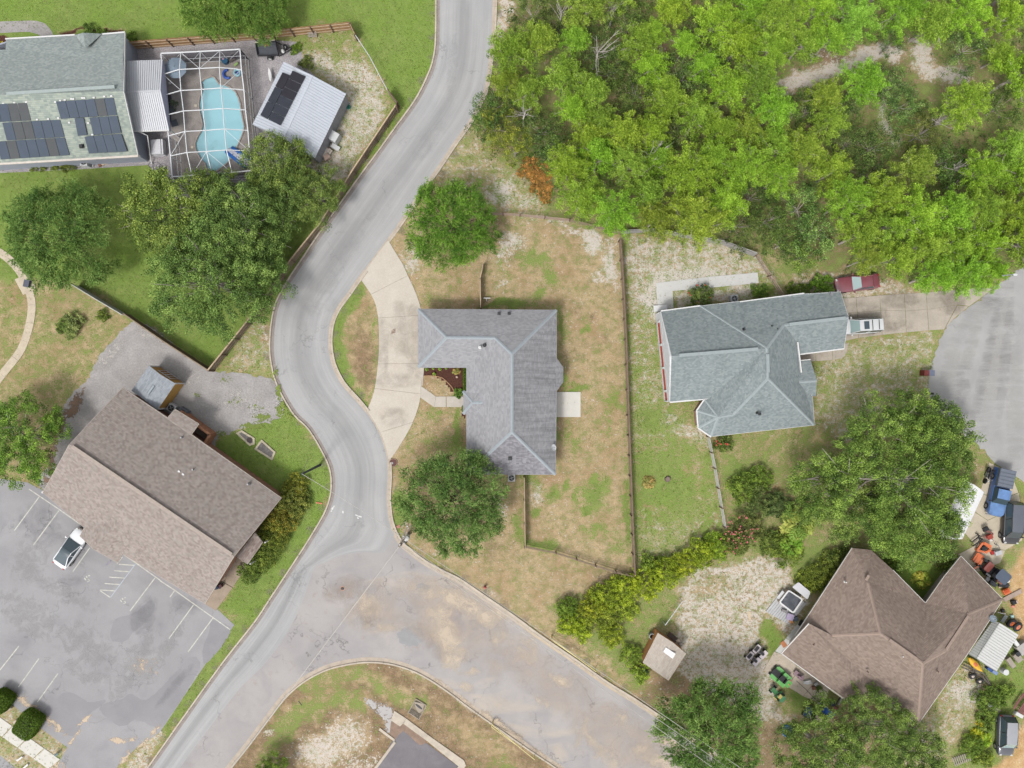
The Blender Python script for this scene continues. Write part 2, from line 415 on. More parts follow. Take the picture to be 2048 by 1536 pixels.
region([(1256, 610), (1315, 620), (1335, 800), (1262, 810)], 2, G=.55, S=.5, L=.2)
region([(1688, 690), (1885, 655), (1858, 770), (1870, 840), (1640, 900), (1500, 940), (1435, 880), (1630, 850), (1625, 740)], 1, G=.48, S=.5, D=.1, L=0)
region([(1435, 875), (1640, 850), (1720, 950), (1600, 1060), (1460, 1050)], 3, G=.55, D=.45, S=.15, L=0)
blob(1475, 945, 20, 22, 0, G=1, L=.5, D=0)
region([(1570, 590), (1600, 520), (1660, 540), (1800, 560), (1850, 590), (1683, 598)], 1, G=.2, S=.5, D=.35, L=0)
blob(1600, 530, 34, 22, 0, G=.75, S=.3, D=.1)
# lower right: hedge strip, sandy back yard, orange drive
region([(1100, 1210), (1270, 1150), (1450, 1060), (1560, 1100), (1500, 1130), (1370, 1190), (1310, 1290), (1280, 1390), (1130, 1270)], 2, G=.62, D=.35, S=.12, L=.1)
region([(1378, 1130), (1560, 1105), (1640, 1190), (1545, 1300), (1560, 1420), (1640, 1440), (1500, 1450), (1345, 1350), (1350, 1240)], 2, G=.24, S=.62, D=.4, L=0)
blob(1420, 1170, 40, 20, 0, S=.4, G=.35, D=.4)
blob(1548, 1280, 16, 40, -15, G=1, L=.4, S=0); blob(1600, 1400, 26, 12, 40, G=1, L=.4, S=0)
region([(1270, 1400), (1320, 1330), (1500, 1440), (1650, 1440), (1700, 1400), (1860, 1440), (1900, 1540), (1850, BIG), (1350, BIG), (1400, 1490)], 2, G=.25, D=.8, S=.15, L=0)
region([(1700, 1410), (1840, 1450), (1940, 1310), (1985, 1360), (1935, 1460), (1890, 1536), (1800, 1536)], 2, G=.4, S=.45, D=.25, L=0)
blob(1925, 1385, 30, 24, 0, S=.8, G=.3, D=.1)
region([(1940, 1310), (2048, 1230), (BIG, 1230), (BIG, 1420), (2030, 1420), (1980, 1536), (1900, 1536), (1950, 1440), (1985, 1370)], 2, G=.8, L=.2, S=.1, D=.1)
region([(2035, 1100), (BIG, 1050), (BIG, 1290), (2046, 1290), (2030, 1230), (2010, 1195)], 2, O=1, G=.1, S=0)
region([(2040, 1440), (BIG, 1440), (BIG, BIG), (1970, BIG), (1975, 1536), (2020, 1515)], 1, O=1, G=.05, S=0, L=0, D=0)
blob(2015, 1100, 20, 30, 0, G=.6, O=.4, D=0); blob(2040, 955, 20, 30, 0, G=.7)
region([(1780, 1150), (1851, 1208), (1890, 1150), (1860, 1120), (1790, 1120)], 1, G=1, L=.6, D=.1, S=0)
region([(1786, 900), (1980, 900), (1960, 1000), (1880, 1100), (1750, 1080), (1640, 1100), (1640, 900)], 3, G=.5, D=.5, S=.2, L=0)
region([(1560, 1100), (1700, 1090), (1640, 1190), (1600, 1180)], 2, G=.8, D=.3, S=.1)
# grass island below the junction
region([(590, 1372), (705, 1322), (780, 1323), (860, 1355), (980, 1440), (1120, 1535), (1300, 1660), (1200, BIG), (300, BIG), (457, 1536)], 1, G=.13, D=.7, S=.06, L=0)
trail([(620, 1370), (720, 1345), (800, 1400), (840, 1410)], 18, G=.5, D=.4); trail([(560, 1450), (640, 1400), (720, 1400)], 20, G=.62, D=.4); trail([(530, 1510), (620, 1430)], 18, G=.6)
blob(695, 1470, 46, 36, 0, S=.62, D=.3, G=.15); blob(640, 1510, 50, 30, 0, S=.7, D=.2, G=.15); blob(830, 1350, 30, 14, 20, S=.25, D=.4, G=.3); blob(535, 1470, 14, 10, 0, S=.6); blob(720, 1530, 40, 20, 0, S=.5)
blob(960, 1480, 90, 26, 34, D=.35, G=.22); blob(1000, 1530, 40, 16, 0, G=.5)
# sides of the small concrete areas and mulch bed
region([(846, 733), (934, 733), (934, 785), (905, 785), (888, 762), (870, 752), (846, 752)], 0, False, K=1, G=0, D=0)
region([(846, 752), (870, 752), (888, 762), (906, 790), (870, 792), (846, 775)], 0, False, G=.15, K=0)
region([(926, 814), (934, 814), (934, 840), (924, 834)], 0, False, K=.8)
trail([(10, 85), (0, 85), (-60, 90)], 16, K=.8); trail([(120, 67), (245, 60)], 7, K=.6, G=.5)
for k in LAY: LAY[k] = np.clip(LAY[k], 0, 1)

# colour sheets: one ground mesh with a hole where the pool is dug in
POOL = [(403, 164), (410, 158), (424, 153), (430, 155), (439, 168), (450, 170), (461, 175), (472, 184), (478, 196), (482, 209), (484, 225), (487, 241), (490, 253), (487, 267), (481, 281), (476, 293), (468, 312), (458, 325), (448, 333), (438, 341), (429, 345), (420, 344), (414, 338), (411, 328), (403, 321), (397, 310), (392, 299), (391, 287), (396, 274), (403, 262), (406, 251), (404, 240), (400, 223), (398, 209), (400, 196), (404, 185), (405, 177)]
nx, ny = len(gx), len(gy)
co = np.zeros((nx * ny, 3), np.float32); co[:, 0] = GX.ravel(); co[:, 1] = GY.ravel()
ii, jj = np.meshgrid(np.arange(nx - 1), np.arange(ny - 1)); a = (jj * nx + ii).ravel()
cxm = ((GX[:-1, :-1] + GX[1:, 1:]) / 2).ravel() * S + 1024; cym = 768 - ((GY[:-1, :-1] + GY[1:, 1:]) / 2).ravel() * S
cxp = sum(p[0] for p in POOL) / len(POOL); cyp = sum(p[1] for p in POOL) / len(POOL)
hole = in_poly(cxm, cym, [(cxp + (x - cxp) * 1.12, cyp + (y - cyp) * 1.05) for x, y in POOL])
keep = ~hole; a = a[keep]
quads = np.stack([a, a + 1, a + 1 + nx, a + nx], 1).astype(np.int32)
me = bpy.data.meshes.new('ground'); me.vertices.add(len(co)); me.vertices.foreach_set('co', co.ravel())
me.loops.add(quads.size); me.loops.foreach_set('vertex_index', quads.ravel())
me.polygons.add(len(quads)); me.polygons.foreach_set('loop_start', np.arange(0, quads.size, 4, dtype=np.int32)); me.polygons.foreach_set('loop_total', np.full(len(quads), 4, np.int32))
me.update(calc_edges=True)
for nm, ks in (('mix_a', 'GLD'), ('mix_b', 'SOK')):
    at = me.color_attributes.new(name=nm, type='FLOAT_COLOR', domain='POINT')
    c4 = np.ones((nx * ny, 4), np.float32)
    for i, k in enumerate(ks): c4[:, i] = LAY[k].ravel()
    at.data.foreach_set('color', c4.ravel())
m, t, n, l, p = nmat('ground'); g = gpos(t)
def attr(nm):
    at = n.new('ShaderNodeAttribute'); at.attribute_name = nm; s_ = n.new('ShaderNodeSeparateColor'); l.new(at.outputs['Color'], s_.inputs[0]); return s_.outputs
ga, gb = attr('mix_a'), attr('mix_b')
def nn(sc, d, r): return mrange(t, noise_node(t, g, sc, d, r), 0.28, 0.72)
N1 = nn(0.9, 7, 0.62); N2 = nn(2.4, 6, 0.72); N3 = nn(6.5, 4, 0.75); N4 = noise_node(t, g, 24.0, 2, 0.6)
N5 = nn(0.25, 5, 0.6)
def patch(w, nz, k=1.5, sharp=0.16):
    v = math_node(t, 'ADD', w, math_node(t, 'MULTIPLY', math_node(t, 'SUBTRACT', nz, 0.5), k))
    return mrange(t, v, 0.5 - sharp, 0.5 + sharp)
mixn = math_node(t, 'ADD', math_node(t, 'MULTIPLY', N2, 0.55), math_node(t, 'MULTIPLY', N3, 0.45))
mixn2 = math_node(t, 'ADD', math_node(t, 'MULTIPLY', N1, 0.5), math_node(t, 'MULTIPLY', N3, 0.5))
dry = mixc(t, mrange(t, N2, 0.2, 0.85), A(220, 198, 160), A(190, 166, 124))
dry = mixc(t, mrange(t, noise_node(t, g, 1.7, 6, .7), 0.52, 0.66, 0, .75), dry, A(152, 142, 92)); dry = mixc(t, mrange(t, N5, 0.4, 0.9), dry, A(192, 162, 126))
green = mixc(t, mrange(t, N1, 0.2, 0.85), A(134, 156, 80), A(166, 180, 104))
green = mixc(t, mrange(t, N3, 0.4, 1.0), green, A(112, 146, 66))
lush = mixc(t, mrange(t, N2, 0.1, 0.95), A(120, 156, 62), A(148, 178, 82))
duff = mixc(t, mrange(t, N2, 0.2, 0.8), A(170, 142, 118), A(130, 106, 82))
sand = mixc(t, mrange(t, N3, 0.2, 0.9), A(246, 238, 228), A(218, 206, 194))
osand = mixc(t, mrange(t, N1, 0.2, 0.8), A(232, 200, 152), A(212, 168, 118))
mulch = mixc(t, mrange(t, N3, 0.2, 0.8), A(120, 82, 70), A(78, 52, 46))
c = mixc(t, patch(ga[2], mixn2, 1.9, 0.3), dry, duff)
c = mixc(t, patch(gb[1], mixn2, 1.3, 0.2), c, osand)
c = mixc(t, patch(gb[0], mixn, 2.3, 0.14), c, sand)
gm = patch(ga[0], math_node(t, 'ADD', math_node(t, 'MULTIPLY', N1, 0.4), math_node(t, 'MULTIPLY', N3, 0.6)), 1.9, 0.22)
grc = mixc(t, patch(ga[1], N5, 0.8, 0.35), green, lush)
c = mixc(t, gm, c, grc)
c = mixc(t, mrange(t, gb[2], 0.4, 0.6), c, mulch)
sh = mrange(t, math_node(t, 'ADD', math_node(t, 'MULTIPLY', N4, .6), math_node(t, 'MULTIPLY', N3, .4)), 0.27, 0.73, 0.66, 1.28)
cb = n.new('ShaderNodeCombineColor')
for i in range(3): l.new(sh, cb.inputs[i])
c = mixc(t, 1.0, c, cb.outputs[0], 'MULTIPLY')
l.new(c, p.inputs['Base Color']); p.inputs['Roughness'].default_value = 0.95; p.inputs['Specular IOR Level'].default_value = 0.1
bmp = n.new('ShaderNodeBump'); bmp.inputs['Strength'].default_value = 0.55; bmp.inputs['Distance'].default_value = 0.06
l.new(math_node(t, 'ADD', N3, N4), bmp.inputs['Height']); l.new(bmp.outputs[0], p.inputs['Normal'])
me.materials.append(m)
ground = bpy.data.objects.new('ground', me); link(ground); tag(ground, kind='structure')

def layer_at(k, x, y):
    """painted weight at a world position"""
    i = int(np.clip(np.searchsorted(gx, x), 0, nx - 1)); j = int(np.clip(np.searchsorted(gy, y), 0, ny - 1)); return LAY[k][j, i]
# ================================================================ roads, kerbs, paving
def asphalt(name, c1, c2, c3=None, tracks=False, stain=None, sandy=0.0, crack=0.5):
    m, t, n, l, p = nmat(name); g = gpos(t)
    c = mixc(t, mrange(t, noise_node(t, g, 0.22, 6, 0.6), 0.34, 0.66), c1, c2)
    if c3: c = mixc(t, mrange(t, noise_node(t, g, 0.3, 7, 0.6, 0.6), 0.5, 0.72, 0, .85), c, c3)
    if tracks:
        uv = n.new('ShaderNodeTexCoord').outputs['UV']; su = n.new('ShaderNodeSeparateXYZ'); l.new(uv, su.inputs[0])
        mp = n.new('ShaderNodeMapping'); l.new(uv, mp.inputs[0]); mp.inputs['Scale'].default_value = (0.05, 9.0, 1)
        s1 = mrange(t, noise_node(t, mp.outputs[0], 1.0, 4, 0.7), 0.35, 0.68, 0.9, 1.1)
        cr = n.new('ShaderNodeValToRGB'); l.new(su.outputs[1], cr.inputs[0]); e = cr.color_ramp.elements
        e[0].position = 0.0; e[0].color = (.98,) * 3 + (1,); e[1].position = 1.0; e[1].color = (1.0,) * 3 + (1,)
        for pos, v in ((0.14, 1.05), (0.3, 1.0), (0.4, 0.88), (0.48, 0.8), (0.6, 0.93), (0.78, 1.05)):
            q = e.new(pos); q.color = (v, v, v, 1)
        cb = n.new('ShaderNodeCombineColor')
        for i in range(3): l.new(s1, cb.inputs[i])
        c = mixc(t, 1.0, c, cb.outputs[0], 'MULTIPLY'); c = mixc(t, 1.0, c, cr.outputs[0], 'MULTIPLY')
        # worn pale patches along the crown of the road
        mp2 = n.new('ShaderNodeMapping'); l.new(uv, mp2.inputs[0]); mp2.inputs['Scale'].default_value = (0.16, 2.6, 1)
        c = mixc(t, mrange(t, noise_node(t, mp2.outputs[0], 1.0, 5, 0.65), 0.6, 0.78, 0, .45), c, tuple(min(.8, x * 1.25) for x in c1))
    if stain: c = mixc(t, mrange(t, noise_node(t, g, 0.8, 6, 0.7), 0.58, 0.72, 0, .8), c, stain)
    if sandy:
        mp = n.new('ShaderNodeMapping'); l.new(g, mp.inputs[0]); mp.inputs['Rotation'].default_value = (0, 0, R(35)); mp.inputs['Scale'].default_value = (0.16, 0.42, 1)
        at = n.new('ShaderNodeAttribute'); at.attribute_name = 'sandy'; 
        v = math_node(t, 'ADD', noise_node(t, mp.outputs[0], 1.0, 7, 0.62, 0.8), math_node(t, 'MULTIPLY', at.outputs['Fac'], 0.3))
        c = mixc(t, mrange(t, v, 0.72, 0.95, 0, sandy), c, A(232, 212, 184))
    if crack:
        vo = n.new('ShaderNodeTexVoronoi'); vo.feature = 'DISTANCE_TO_EDGE'; vo.inputs['Scale'].default_value = 0.13
        nd = n.new('ShaderNodeTexNoise'); nd.inputs['Scale'].default_value = 0.9; nd.inputs['Detail'].default_value = 5; l.new(g, nd.inputs['Vector'])
        vm = n.new('ShaderNodeVectorMath'); vm.operation = 'ADD'; l.new(g, vm.inputs[0])
        vs = n.new('ShaderNodeVectorMath'); vs.operation = 'SCALE'; vs.inputs['Scale'].default_value = 3.0; l.new(nd.outputs['Color'], vs.inputs[0]); l.new(vs.outputs[0], vm.inputs[1])
        l.new(vm.outputs[0], vo.inputs['Vector'])
        ck = mrange(t, vo.outputs['Distance'], 0.0, 0.011, 1, 0)
        ck = math_node(t, 'MULTIPLY', ck, mrange(t, noise_node(t, g, 0.3, 2), 0.45, 0.6, 0, crack))
        c = mixc(t, ck, c, tuple(x * 0.45 for x in c1))
    f = mrange(t, noise_node(t, g, 30, 3, 0.7), 0.25, 0.75, 0.88, 1.12)
    cb = n.new('ShaderNodeCombineColor')
    for i in range(3): l.new(f, cb.inputs[i])
    c = mixc(t, 1.0, c, cb.outputs[0], 'MULTIPLY')
    l.new(c, p.inputs['Base Color']); p.inputs['Roughness'].default_value = 0.88; p.inputs['Specular IOR Level'].default_value = 0.25
    return m
ROAD_M = asphalt('asphalt_worn', A(190, 190, 190), A(180, 180, 181), tracks=True, crack=.6)
OLD_M = asphalt('asphalt_old', A(192, 187, 185), A(179, 175, 175), A(170, 167, 168), stain=A(176, 160, 150), sandy=.35, crack=.95)
LOT_M = asphalt('asphalt_lot', A(178, 177, 179), A(166, 164, 167), A(156, 155, 158), crack=.8)
DARK_M = asphalt('asphalt_dark', A(140, 136, 140), A(120, 116, 122), A(150, 146, 150), crack=.2)
CUL_M = asphalt('asphalt_culdesac', A(190, 189, 188), A(174, 173, 173), A(196, 195, 192), crack=.4)
CONC = mat('concrete', A(214, 206, 194), 0.9, 0.06, 1.2, fine=.05)
CONC_W = mat('concrete_pale', A(232, 228, 220), 0.9, 0.04, 1.5, fine=.03)
CONC_D = mat('concrete_weathered', A(196, 186, 172), 0.9, 0.13, 0.7, fine=.07)
CONC_C = mat('concrete_kerb', A(212, 200, 184), 0.9, 0.14, 1.6, fine=.1)
CONC_P2 = mat('concrete_gutter_pale', A(204, 190, 174), 0.9, 0.12, 1.6, fine=.1)
CONC_PAN = mat('concrete_gutter', A(164, 154, 148), 0.9, 0.14, 1.6, fine=.1)
WHITE_L = mat('road_paint', A(206, 205, 196), 0.8, 0.16, 3.0, fine=.2, col2=A(236, 234, 224))

LEFT = [(876, -260), (877, -60), (876, 0), (875, 82), (870, 120), (860, 150), (835, 200), (792, 260), (762, 302), (730, 345), (702, 384), (642, 469), (605, 524), (577, 566), (557, 604), (548, 640), (544, 684), (546, 720), (558, 768), (590, 825), (620, 855), (650, 905), (665, 943), (666, 985), (656, 1020), (640, 1050), (613, 1094), (575, 1152), (540, 1205), (512, 1247), (450, 1326), (375, 1430), (300, 1536), (150, 1745), (20, 1925)]
RIGHT = [(990, -260), (990, -60), (989, 0), (985, 88), (974, 170), (962, 203), (940, 245), (910, 287), (880, 332), (842, 386), (805, 441), (777, 479), (720, 556), (697, 589), (677, 616), (664, 646), (660, 679), (662, 706), (669, 734), (687, 768), (718, 803), (740, 830), (756, 856), (768, 883), (777, 918), (779, 955), (777, 993), (781, 1038), (790, 1065)]
NE = [(790, 1065), (802, 1086), (827, 1108), (855, 1128), (890, 1147), (917, 1160), (967, 1194), (1027, 1235), (1077, 1272), (1150, 1322), (1210, 1365), (1270, 1402), (1340, 1449), (1500, 1556), (1700, 1690), (2000, 1890)]
ISL = [(190, 1925), (300, 1763), (400, 1615), (457, 1536), (490, 1495), (530, 1442), (562, 1400), (590, 1372), (622, 1350), (660, 1333), (705, 1323), (740, 1320), (782, 1324), (825, 1337), (862, 1356), (905, 1385), (942, 1413), (980, 1440), (1010, 1461), (1060, 1496), (1120, 1536), (1300, 1656), (1600, 1856)]
LEFTs, RIGHTs, NEs, ISLs = [smooth_line(GP(q), 0.5) for q in (LEFT, RIGHT, NE, ISL)]
# newer surface of the winding road: a ribbon with u along it and v across it
edge2 = smooth_line(GP([(790, 1065), (768, 1104), (728, 1104), (687, 1110), (655, 1124), (630, 1136), (606, 1200), (577, 1262), (530, 1327), (480, 1377), (420, 1455), (360, 1536), (220, 1740), (90, 1925)]), 0.5)
N_ = 420
la = even_line(LEFTs, N_); ra_all = RIGHTs[:-1] + edge2
# pair the far side with the near side by arc fraction, in two stretches so that the bends stay square
def split_pair(La, Ra, marks):
    out = []
    for (l0, l1, r0, r1, k) in marks:
        A_ = even_line(La[l0:l1 + 1], k); B_ = even_line(Ra[r0:r1 + 1], k); out += list(zip(A_, B_))[(1 if out else 0):]
    return out
def near(line, px, py):
    q = W(px, py); return min(range(len(line)), key=lambda i: (line[i] - q).length)
mk = []; keys = [((876, -260), (990, -260)), ((870, 120), (978, 150)), ((792, 260), (910, 287)), ((642, 469), (760, 502)), ((557, 604), (668, 640)), ((548, 730), (664, 715)), ((620, 855), (728, 815)), ((666, 975), (778, 975)), ((640, 1050), (768, 1104)), ((600, 1115), (687, 1110)), ((575, 1152), (630, 1136)), ((450, 1326), (520, 1340)), ((20, 1925), (90, 1925))]
for (a0, b0), (a1, b1) in zip(keys, keys[1:]):
    mk.append((near(LEFTs, *a0), near(LEFTs, *a1), near(ra_all, *b0), near(ra_all, *b1), 44))
pairs = split_pair(LEFTs, ra_all, mk)
vs, fs, uvs = [], [], []; u = 0; ROWS = 6
for i, (a_, b_) in enumerate(pairs):
    if i: u += ((a_ + b_) / 2 - (pairs[i - 1][0] + pairs[i - 1][1]) / 2).length
    for j in range(ROWS + 1):
        q = a_.lerp(b_, j / ROWS); vs.append((q.x, q.y, 0.024)); uvs.append((u, j / ROWS))
for i in range(len(pairs) - 1):
    for j in range(ROWS):
        b = i * (ROWS + 1) + j; fs.append((b, b + ROWS + 1, b + ROWS + 2, b + 1))
mb = MB(); mb.v = vs; mb.f = fs; mb.m = [0] * len(fs)
road = mb.build('road', ROAD_M, kind='structure')
uvl = road.data.uv_layers.new(name='UVMap')
for li, lp in enumerate(road.data.loops): uvl.data[li].uv = uvs[lp.vertex_index]
# older, sandier surface of the side road and junction
k0 = near(ISLs, 457, 1536)
poly = RIGHTs[-6:-1] + NEs + [W(1600, 1856)] + ISLs[::-1] + [W(60, 1925), W(60, 1800), W(330, 1500), W(560, 1200), W(640, 1060), W(745, 990)]
side = sheet('side_road', poly, 0.012, OLD_M)
# a finer grid over the junction carries where the washed-in sand lies
gxs = np.arange(-34, 26, 0.5)
at = side.data.attributes.new('sandy', 'FLOAT', 'POINT')
for i, v in enumerate(side.data.vertices):
    px, py = PX(v.co); at.data[i].value = 1.0 if (860 < px < 1100) else 0.3
def strip_along(name, line, w0, w1, z, m, **kw):
    """sheet between two offsets of a line"""
    n_ = len(line); L_, R_ = [], []
    for i, q in enumerate(line):
        d = (line[min(i + 1, n_ - 1)] - line[max(i - 1, 0)]).normalized(); nn = Vector((-d.y, d.x, 0))
        L_.append(q + nn * w0); R_.append(q + nn * w1)
    mb = MB(); mb.v = [(p[0], p[1], z) for p in L_] + [(p[0], p[1], z) for p in R_]
    for i in range(n_ - 1): mb.f.append((i, n_ + i, n_ + i + 1, i + 1)); mb.m.append(0)
    return mb.build(name, m, **kw)
def rough(pts, amp=.16, step=.3, closed=True):
    q = smooth_line(pts, step, closed); return [v + Vector((random.gauss(0, amp * .6), random.gauss(0, amp * .6), 0)) for v in q]
def kerb(line, side, skip=(), pan=None):
    """poured kerb in 3 m sections: gutter pan towards the road, raised back edge; each section a piece"""
    r_ = root('kerb', kind='structure')
    tot = even_line(line, max(2, int(sum((b - a).length for a, b in zip(line, line[1:])) / 0.6)))
    i = 0
    while i < len(tot) - 1:
        seg = tot[i:i + 6]; i += 5
        if len(seg) < 2: break
        px, py = PX(seg[len(seg) // 2])
        if not (-160 < px < 2200 and -160 < py < 1700): continue
        prof = [(0.0, 0.02), (0.42, 0.035), (0.46, 0.13), (0.62, 0.14), (0.64, -0.02)]
        if any(abs(px - a) < c and abs(py - b) < d for a, b, c, d in skip): prof = [(0.0, 0.02), (0.42, 0.03), (0.46, 0.045), (0.62, 0.05), (0.64, -0.02)]
        mb = MB(); n_ = len(seg); c = [seg[0].lerp(seg[1], 0.02)] + seg[1:-1] + [seg[-1].lerp(seg[-2], 0.03)]
        for k, q in enumerate(c):
            d = (c[min(k + 1, n_ - 1)] - c[max(k - 1, 0)]).normalized(); nn = Vector((-d.y, d.x, 0)) * side
            for (o_, z_) in prof: mb.v.append(tuple(q + nn * (o_ - 0.32) + Vector((0, 0, z_))))
        K = len(prof)
        for k in range(n_ - 1):
            for j in range(K - 1):
                f = (k * K + j, (k + 1) * K + j, (k + 1) * K + j + 1, k * K + j + 1)
                mb.f.append(f if side < 0 else f[::-1]); mb.m.append(0 if j >= 2 else 1)
        mb.build('kerb_section', [CONC_C, pan or CONC_PAN], r_)
    return r_
kerb(LEFTs, -1 if (LEFTs[1] - LEFTs[0]).y < 0 else 1)
kerb(RIGHTs, 1, skip=[(749, 518, 34, 44), (760, 868, 22, 48)], pan=CONC_P2)
kerb(NEs[:int(len(NEs) * .55)], 1, pan=CONC_P2)
kerb(ISLs, -1, pan=CONC_P2)
strip_along('sand_verge', NEs[30:], 0.1, -0.25, 0.03, mat('blown_sand', A(214, 196, 170), .95, .15, 1.5), kind='structure')

# parking lot and service yard west of the road
LOT = [(55, 965), (125, 1000), (250, 1100), (420, 1205), (469, 1250), (412, 1327), (362, 1402), (330, 1450), (317, 1467), (277, 1492), (240, 1527), (120, 1700), (-20, 1640), (100, 1552), (120, 1520), (135, 1495), (82, 1457), (22, 1407), (-200, 1290), (-300, 1190), (-200, 930)]
sheet('parking_lot', GP(LOT), 0.016, LOT_M)
GRAV_M = mat('grey_gravel', A(172, 168, 166), 0.95, 0.09, 0.6, fine=.14, col2=A(188, 184, 182), bump=.4)
GRAV = [(280, 644), (340, 684), (420, 737), (460, 744), (512, 752), (552, 764), (566, 800), (562, 833), (520, 848), (470, 862), (440, 872), (400, 900), (250, 840), (170, 870), (96, 975), (74, 962), (95, 930), (112, 880), (122, 845), (128, 815), (150, 780), (172, 765), (187, 735), (200, 710), (215, 692), (250, 655)]
sheet('gravel_yard', rough(GP(GRAV)), 0.010, GRAV_M)
def holed(name, pts, z, m):
    hl = [W(x, y) for x, y in ((390, 148), (492, 148), (496, 262), (492, 338), (470, 350), (404, 352), (384, 330), (384, 262), (396, 240))]
    al = list(pts) + hl; tr = tessellate_polygon([[Vector((v.x, v.y, 0)) for v in pts], hl]); fl = []
    for q in tr:
        a_, b_, c_ = (al[i] for i in q); fl.append(q if (b_ - a_).cross(c_ - a_).z > 0 else q[::-1])
    me = bpy.data.meshes.new(name); me.from_pydata([(v.x, v.y, z) for v in al], [], fl); me.materials.append(m); o = bpy.data.objects.new(name, me); link(o); tag(o, kind='structure')
BL_M = mat('pool_yard_gravel', A(176, 170, 174), 0.95, 0.1, 1.0, fine=.3, col2=A(194, 188, 190), bump=.8)
holed('pool_yard_gravel', GP([(235, 90), (300, 92), (510, 78), (596, 84), (603, 100), (606, 130), (640, 160), (580, 320), (520, 350), (515, 400), (350, 400), (330, 362), (296, 330), (170, 338), (0, 346), (-60, 350), (-60, 300), (235, 290)]), 0.011, BL_M)
sheet('gravel_path', smooth_line(GP([(-120, 44), (0, 43), (75, 42), (98, 55), (108, 75), (104, 96), (60, 96), (80, 70), (60, 64), (0, 66), (-120, 70)]), 0.6, True), 0.013, GRAV_M)
# cul-de-sac on the right
CUL = [(2300, 480), (2110, 500), (2048, 534), (2003, 564), (1961, 599), (1936, 616), (1911, 636), (1891, 656), (1877, 688), (1864, 729), (1858, 768), (1861, 800), (1880, 830), (1912, 858), (1950, 885), (1972, 905), (1990, 927), (2021, 944), (2048, 962), (2110, 975), (2300, 960)]
sheet('cul_de_sac', rough(GP(CUL), .12), 0.018, CUL_M)
# street off the lower left corner and the pale pavement beside it
sheet('street', GP([(-300, 1330), (0, 1511), (46, 1548), (300, 1740), (100, 1900), (-400, 1700)]), 0.014, LOT_M)
pv = root('pavement', kind='structure')
pa, pb = (-135, 1340), (121, 1519); qa, qb = (-150, 1366), (98, 1538)
for i in range(8):
    f0, f1 = i / 8 + .003, (i + 1) / 8 - .003
    q = [(pa[0] + (pb[0] - pa[0]) * f0, pa[1] + (pb[1] - pa[1]) * f0), (pa[0] + (pb[0] - pa[0]) * f1, pa[1] + (pb[1] - pa[1]) * f1), (qa[0] + (qb[0] - qa[0]) * f1, qa[1] + (qb[1] - qa[1]) * f1), (qa[0] + (qb[0] - qa[0]) * f0, qa[1] + (qb[1] - qa[1]) * f0)]
    MB().prism([tuple(W(*c_)[:2]) for c_ in q], 0.0, 0.05).build('slab', CONC_W, pv)
def slabs(name, quads, z, m, parent_kind='structure'):
    r_ = root(name, kind=parent_kind)
    for q in quads: MB().prism([tuple(W(*c_)[:2]) for c_ in q], 0.0, z).build('slab', m, r_)
    return r_
# main driveway: a crescent of five pours
DL = smooth_line(GP([(721, 558), (742, 589), (752, 612), (757, 646), (758, 696), (755, 735), (751, 768), (745, 793), (735, 819)]), .4)
DR = smooth_line(GP([(777, 481), (792, 506), (805, 527), (816, 551), (830, 581), (840, 610), (846, 640), (848, 700), (846, 742), (842, 773), (841, 795), (835, 820), (822, 853), (802, 888), (784, 915)]), .4)
RB = [q for q in RIGHTs if 819 < PX(q)[1] < 918]
cutsL = [0, near(DL, 742, 589), near(DL, 757, 632), near(DL, 756, 728), near(DL, 750, 778), len(DL) - 1]
cutsR = [0, near(DR, 816, 551), near(DR, 846, 630), near(DR, 847, 728), near(DR, 841, 785), near(DR, 825, 845), len(DR) - 1]
dw = root('driveway', kind='structure')
RT = [q for q in RIGHTs if 481 < PX(q)[1] < 558]
cut_polys = [DL[cutsL[0]:cutsL[1] + 1] + DR[cutsR[0]:cutsR[1] + 1][::-1] + RT,
             DL[cutsL[1]:cutsL[2] + 1] + DR[cutsR[1]:cutsR[2] + 1][::-1], DL[cutsL[2]:cutsL[3] + 1] + DR[cutsR[2]:cutsR[3] + 1][::-1],
             DL[cutsL[3]:cutsL[4] + 1] + DR[cutsR[3]:cutsR[4] + 1][::-1],
             DL[cutsL[4]:] + RB[:max(1, len(RB) // 2)] + DR[cutsR[4]:cutsR[5] + 1][::-1], RB[max(0, len(RB) // 2 - 1):] + DR[cutsR[5]:][::-1]]
DRV = mat('driveway_concrete', A(230, 222, 209), 0.9, 0.07, 0.8, fine=.06, col2=A(216, 206, 192))
for q in cut_polys:
    pts = inset([(v.x, v.y) for v in q], 0.012)
    MB().prism(pts, 0.0, 0.06).build('slab', DRV, dw)
slabs('front_walk', [[(842, 772), (872, 793), (868, 814), (841, 795)], [(872.4, 793), (892, 793), (892, 814), (868.4, 814)], [(893.2, 793), (934, 793), (934, 814), (893.2, 814)], [(846.5, 735), (848.5, 735), (845, 772), (842.5, 772)]], 0.05, CONC)
slabs('patio', [[(1108, 784), (1161, 784), (1161, 834), (1108, 834)]], 0.08, CONC_W)
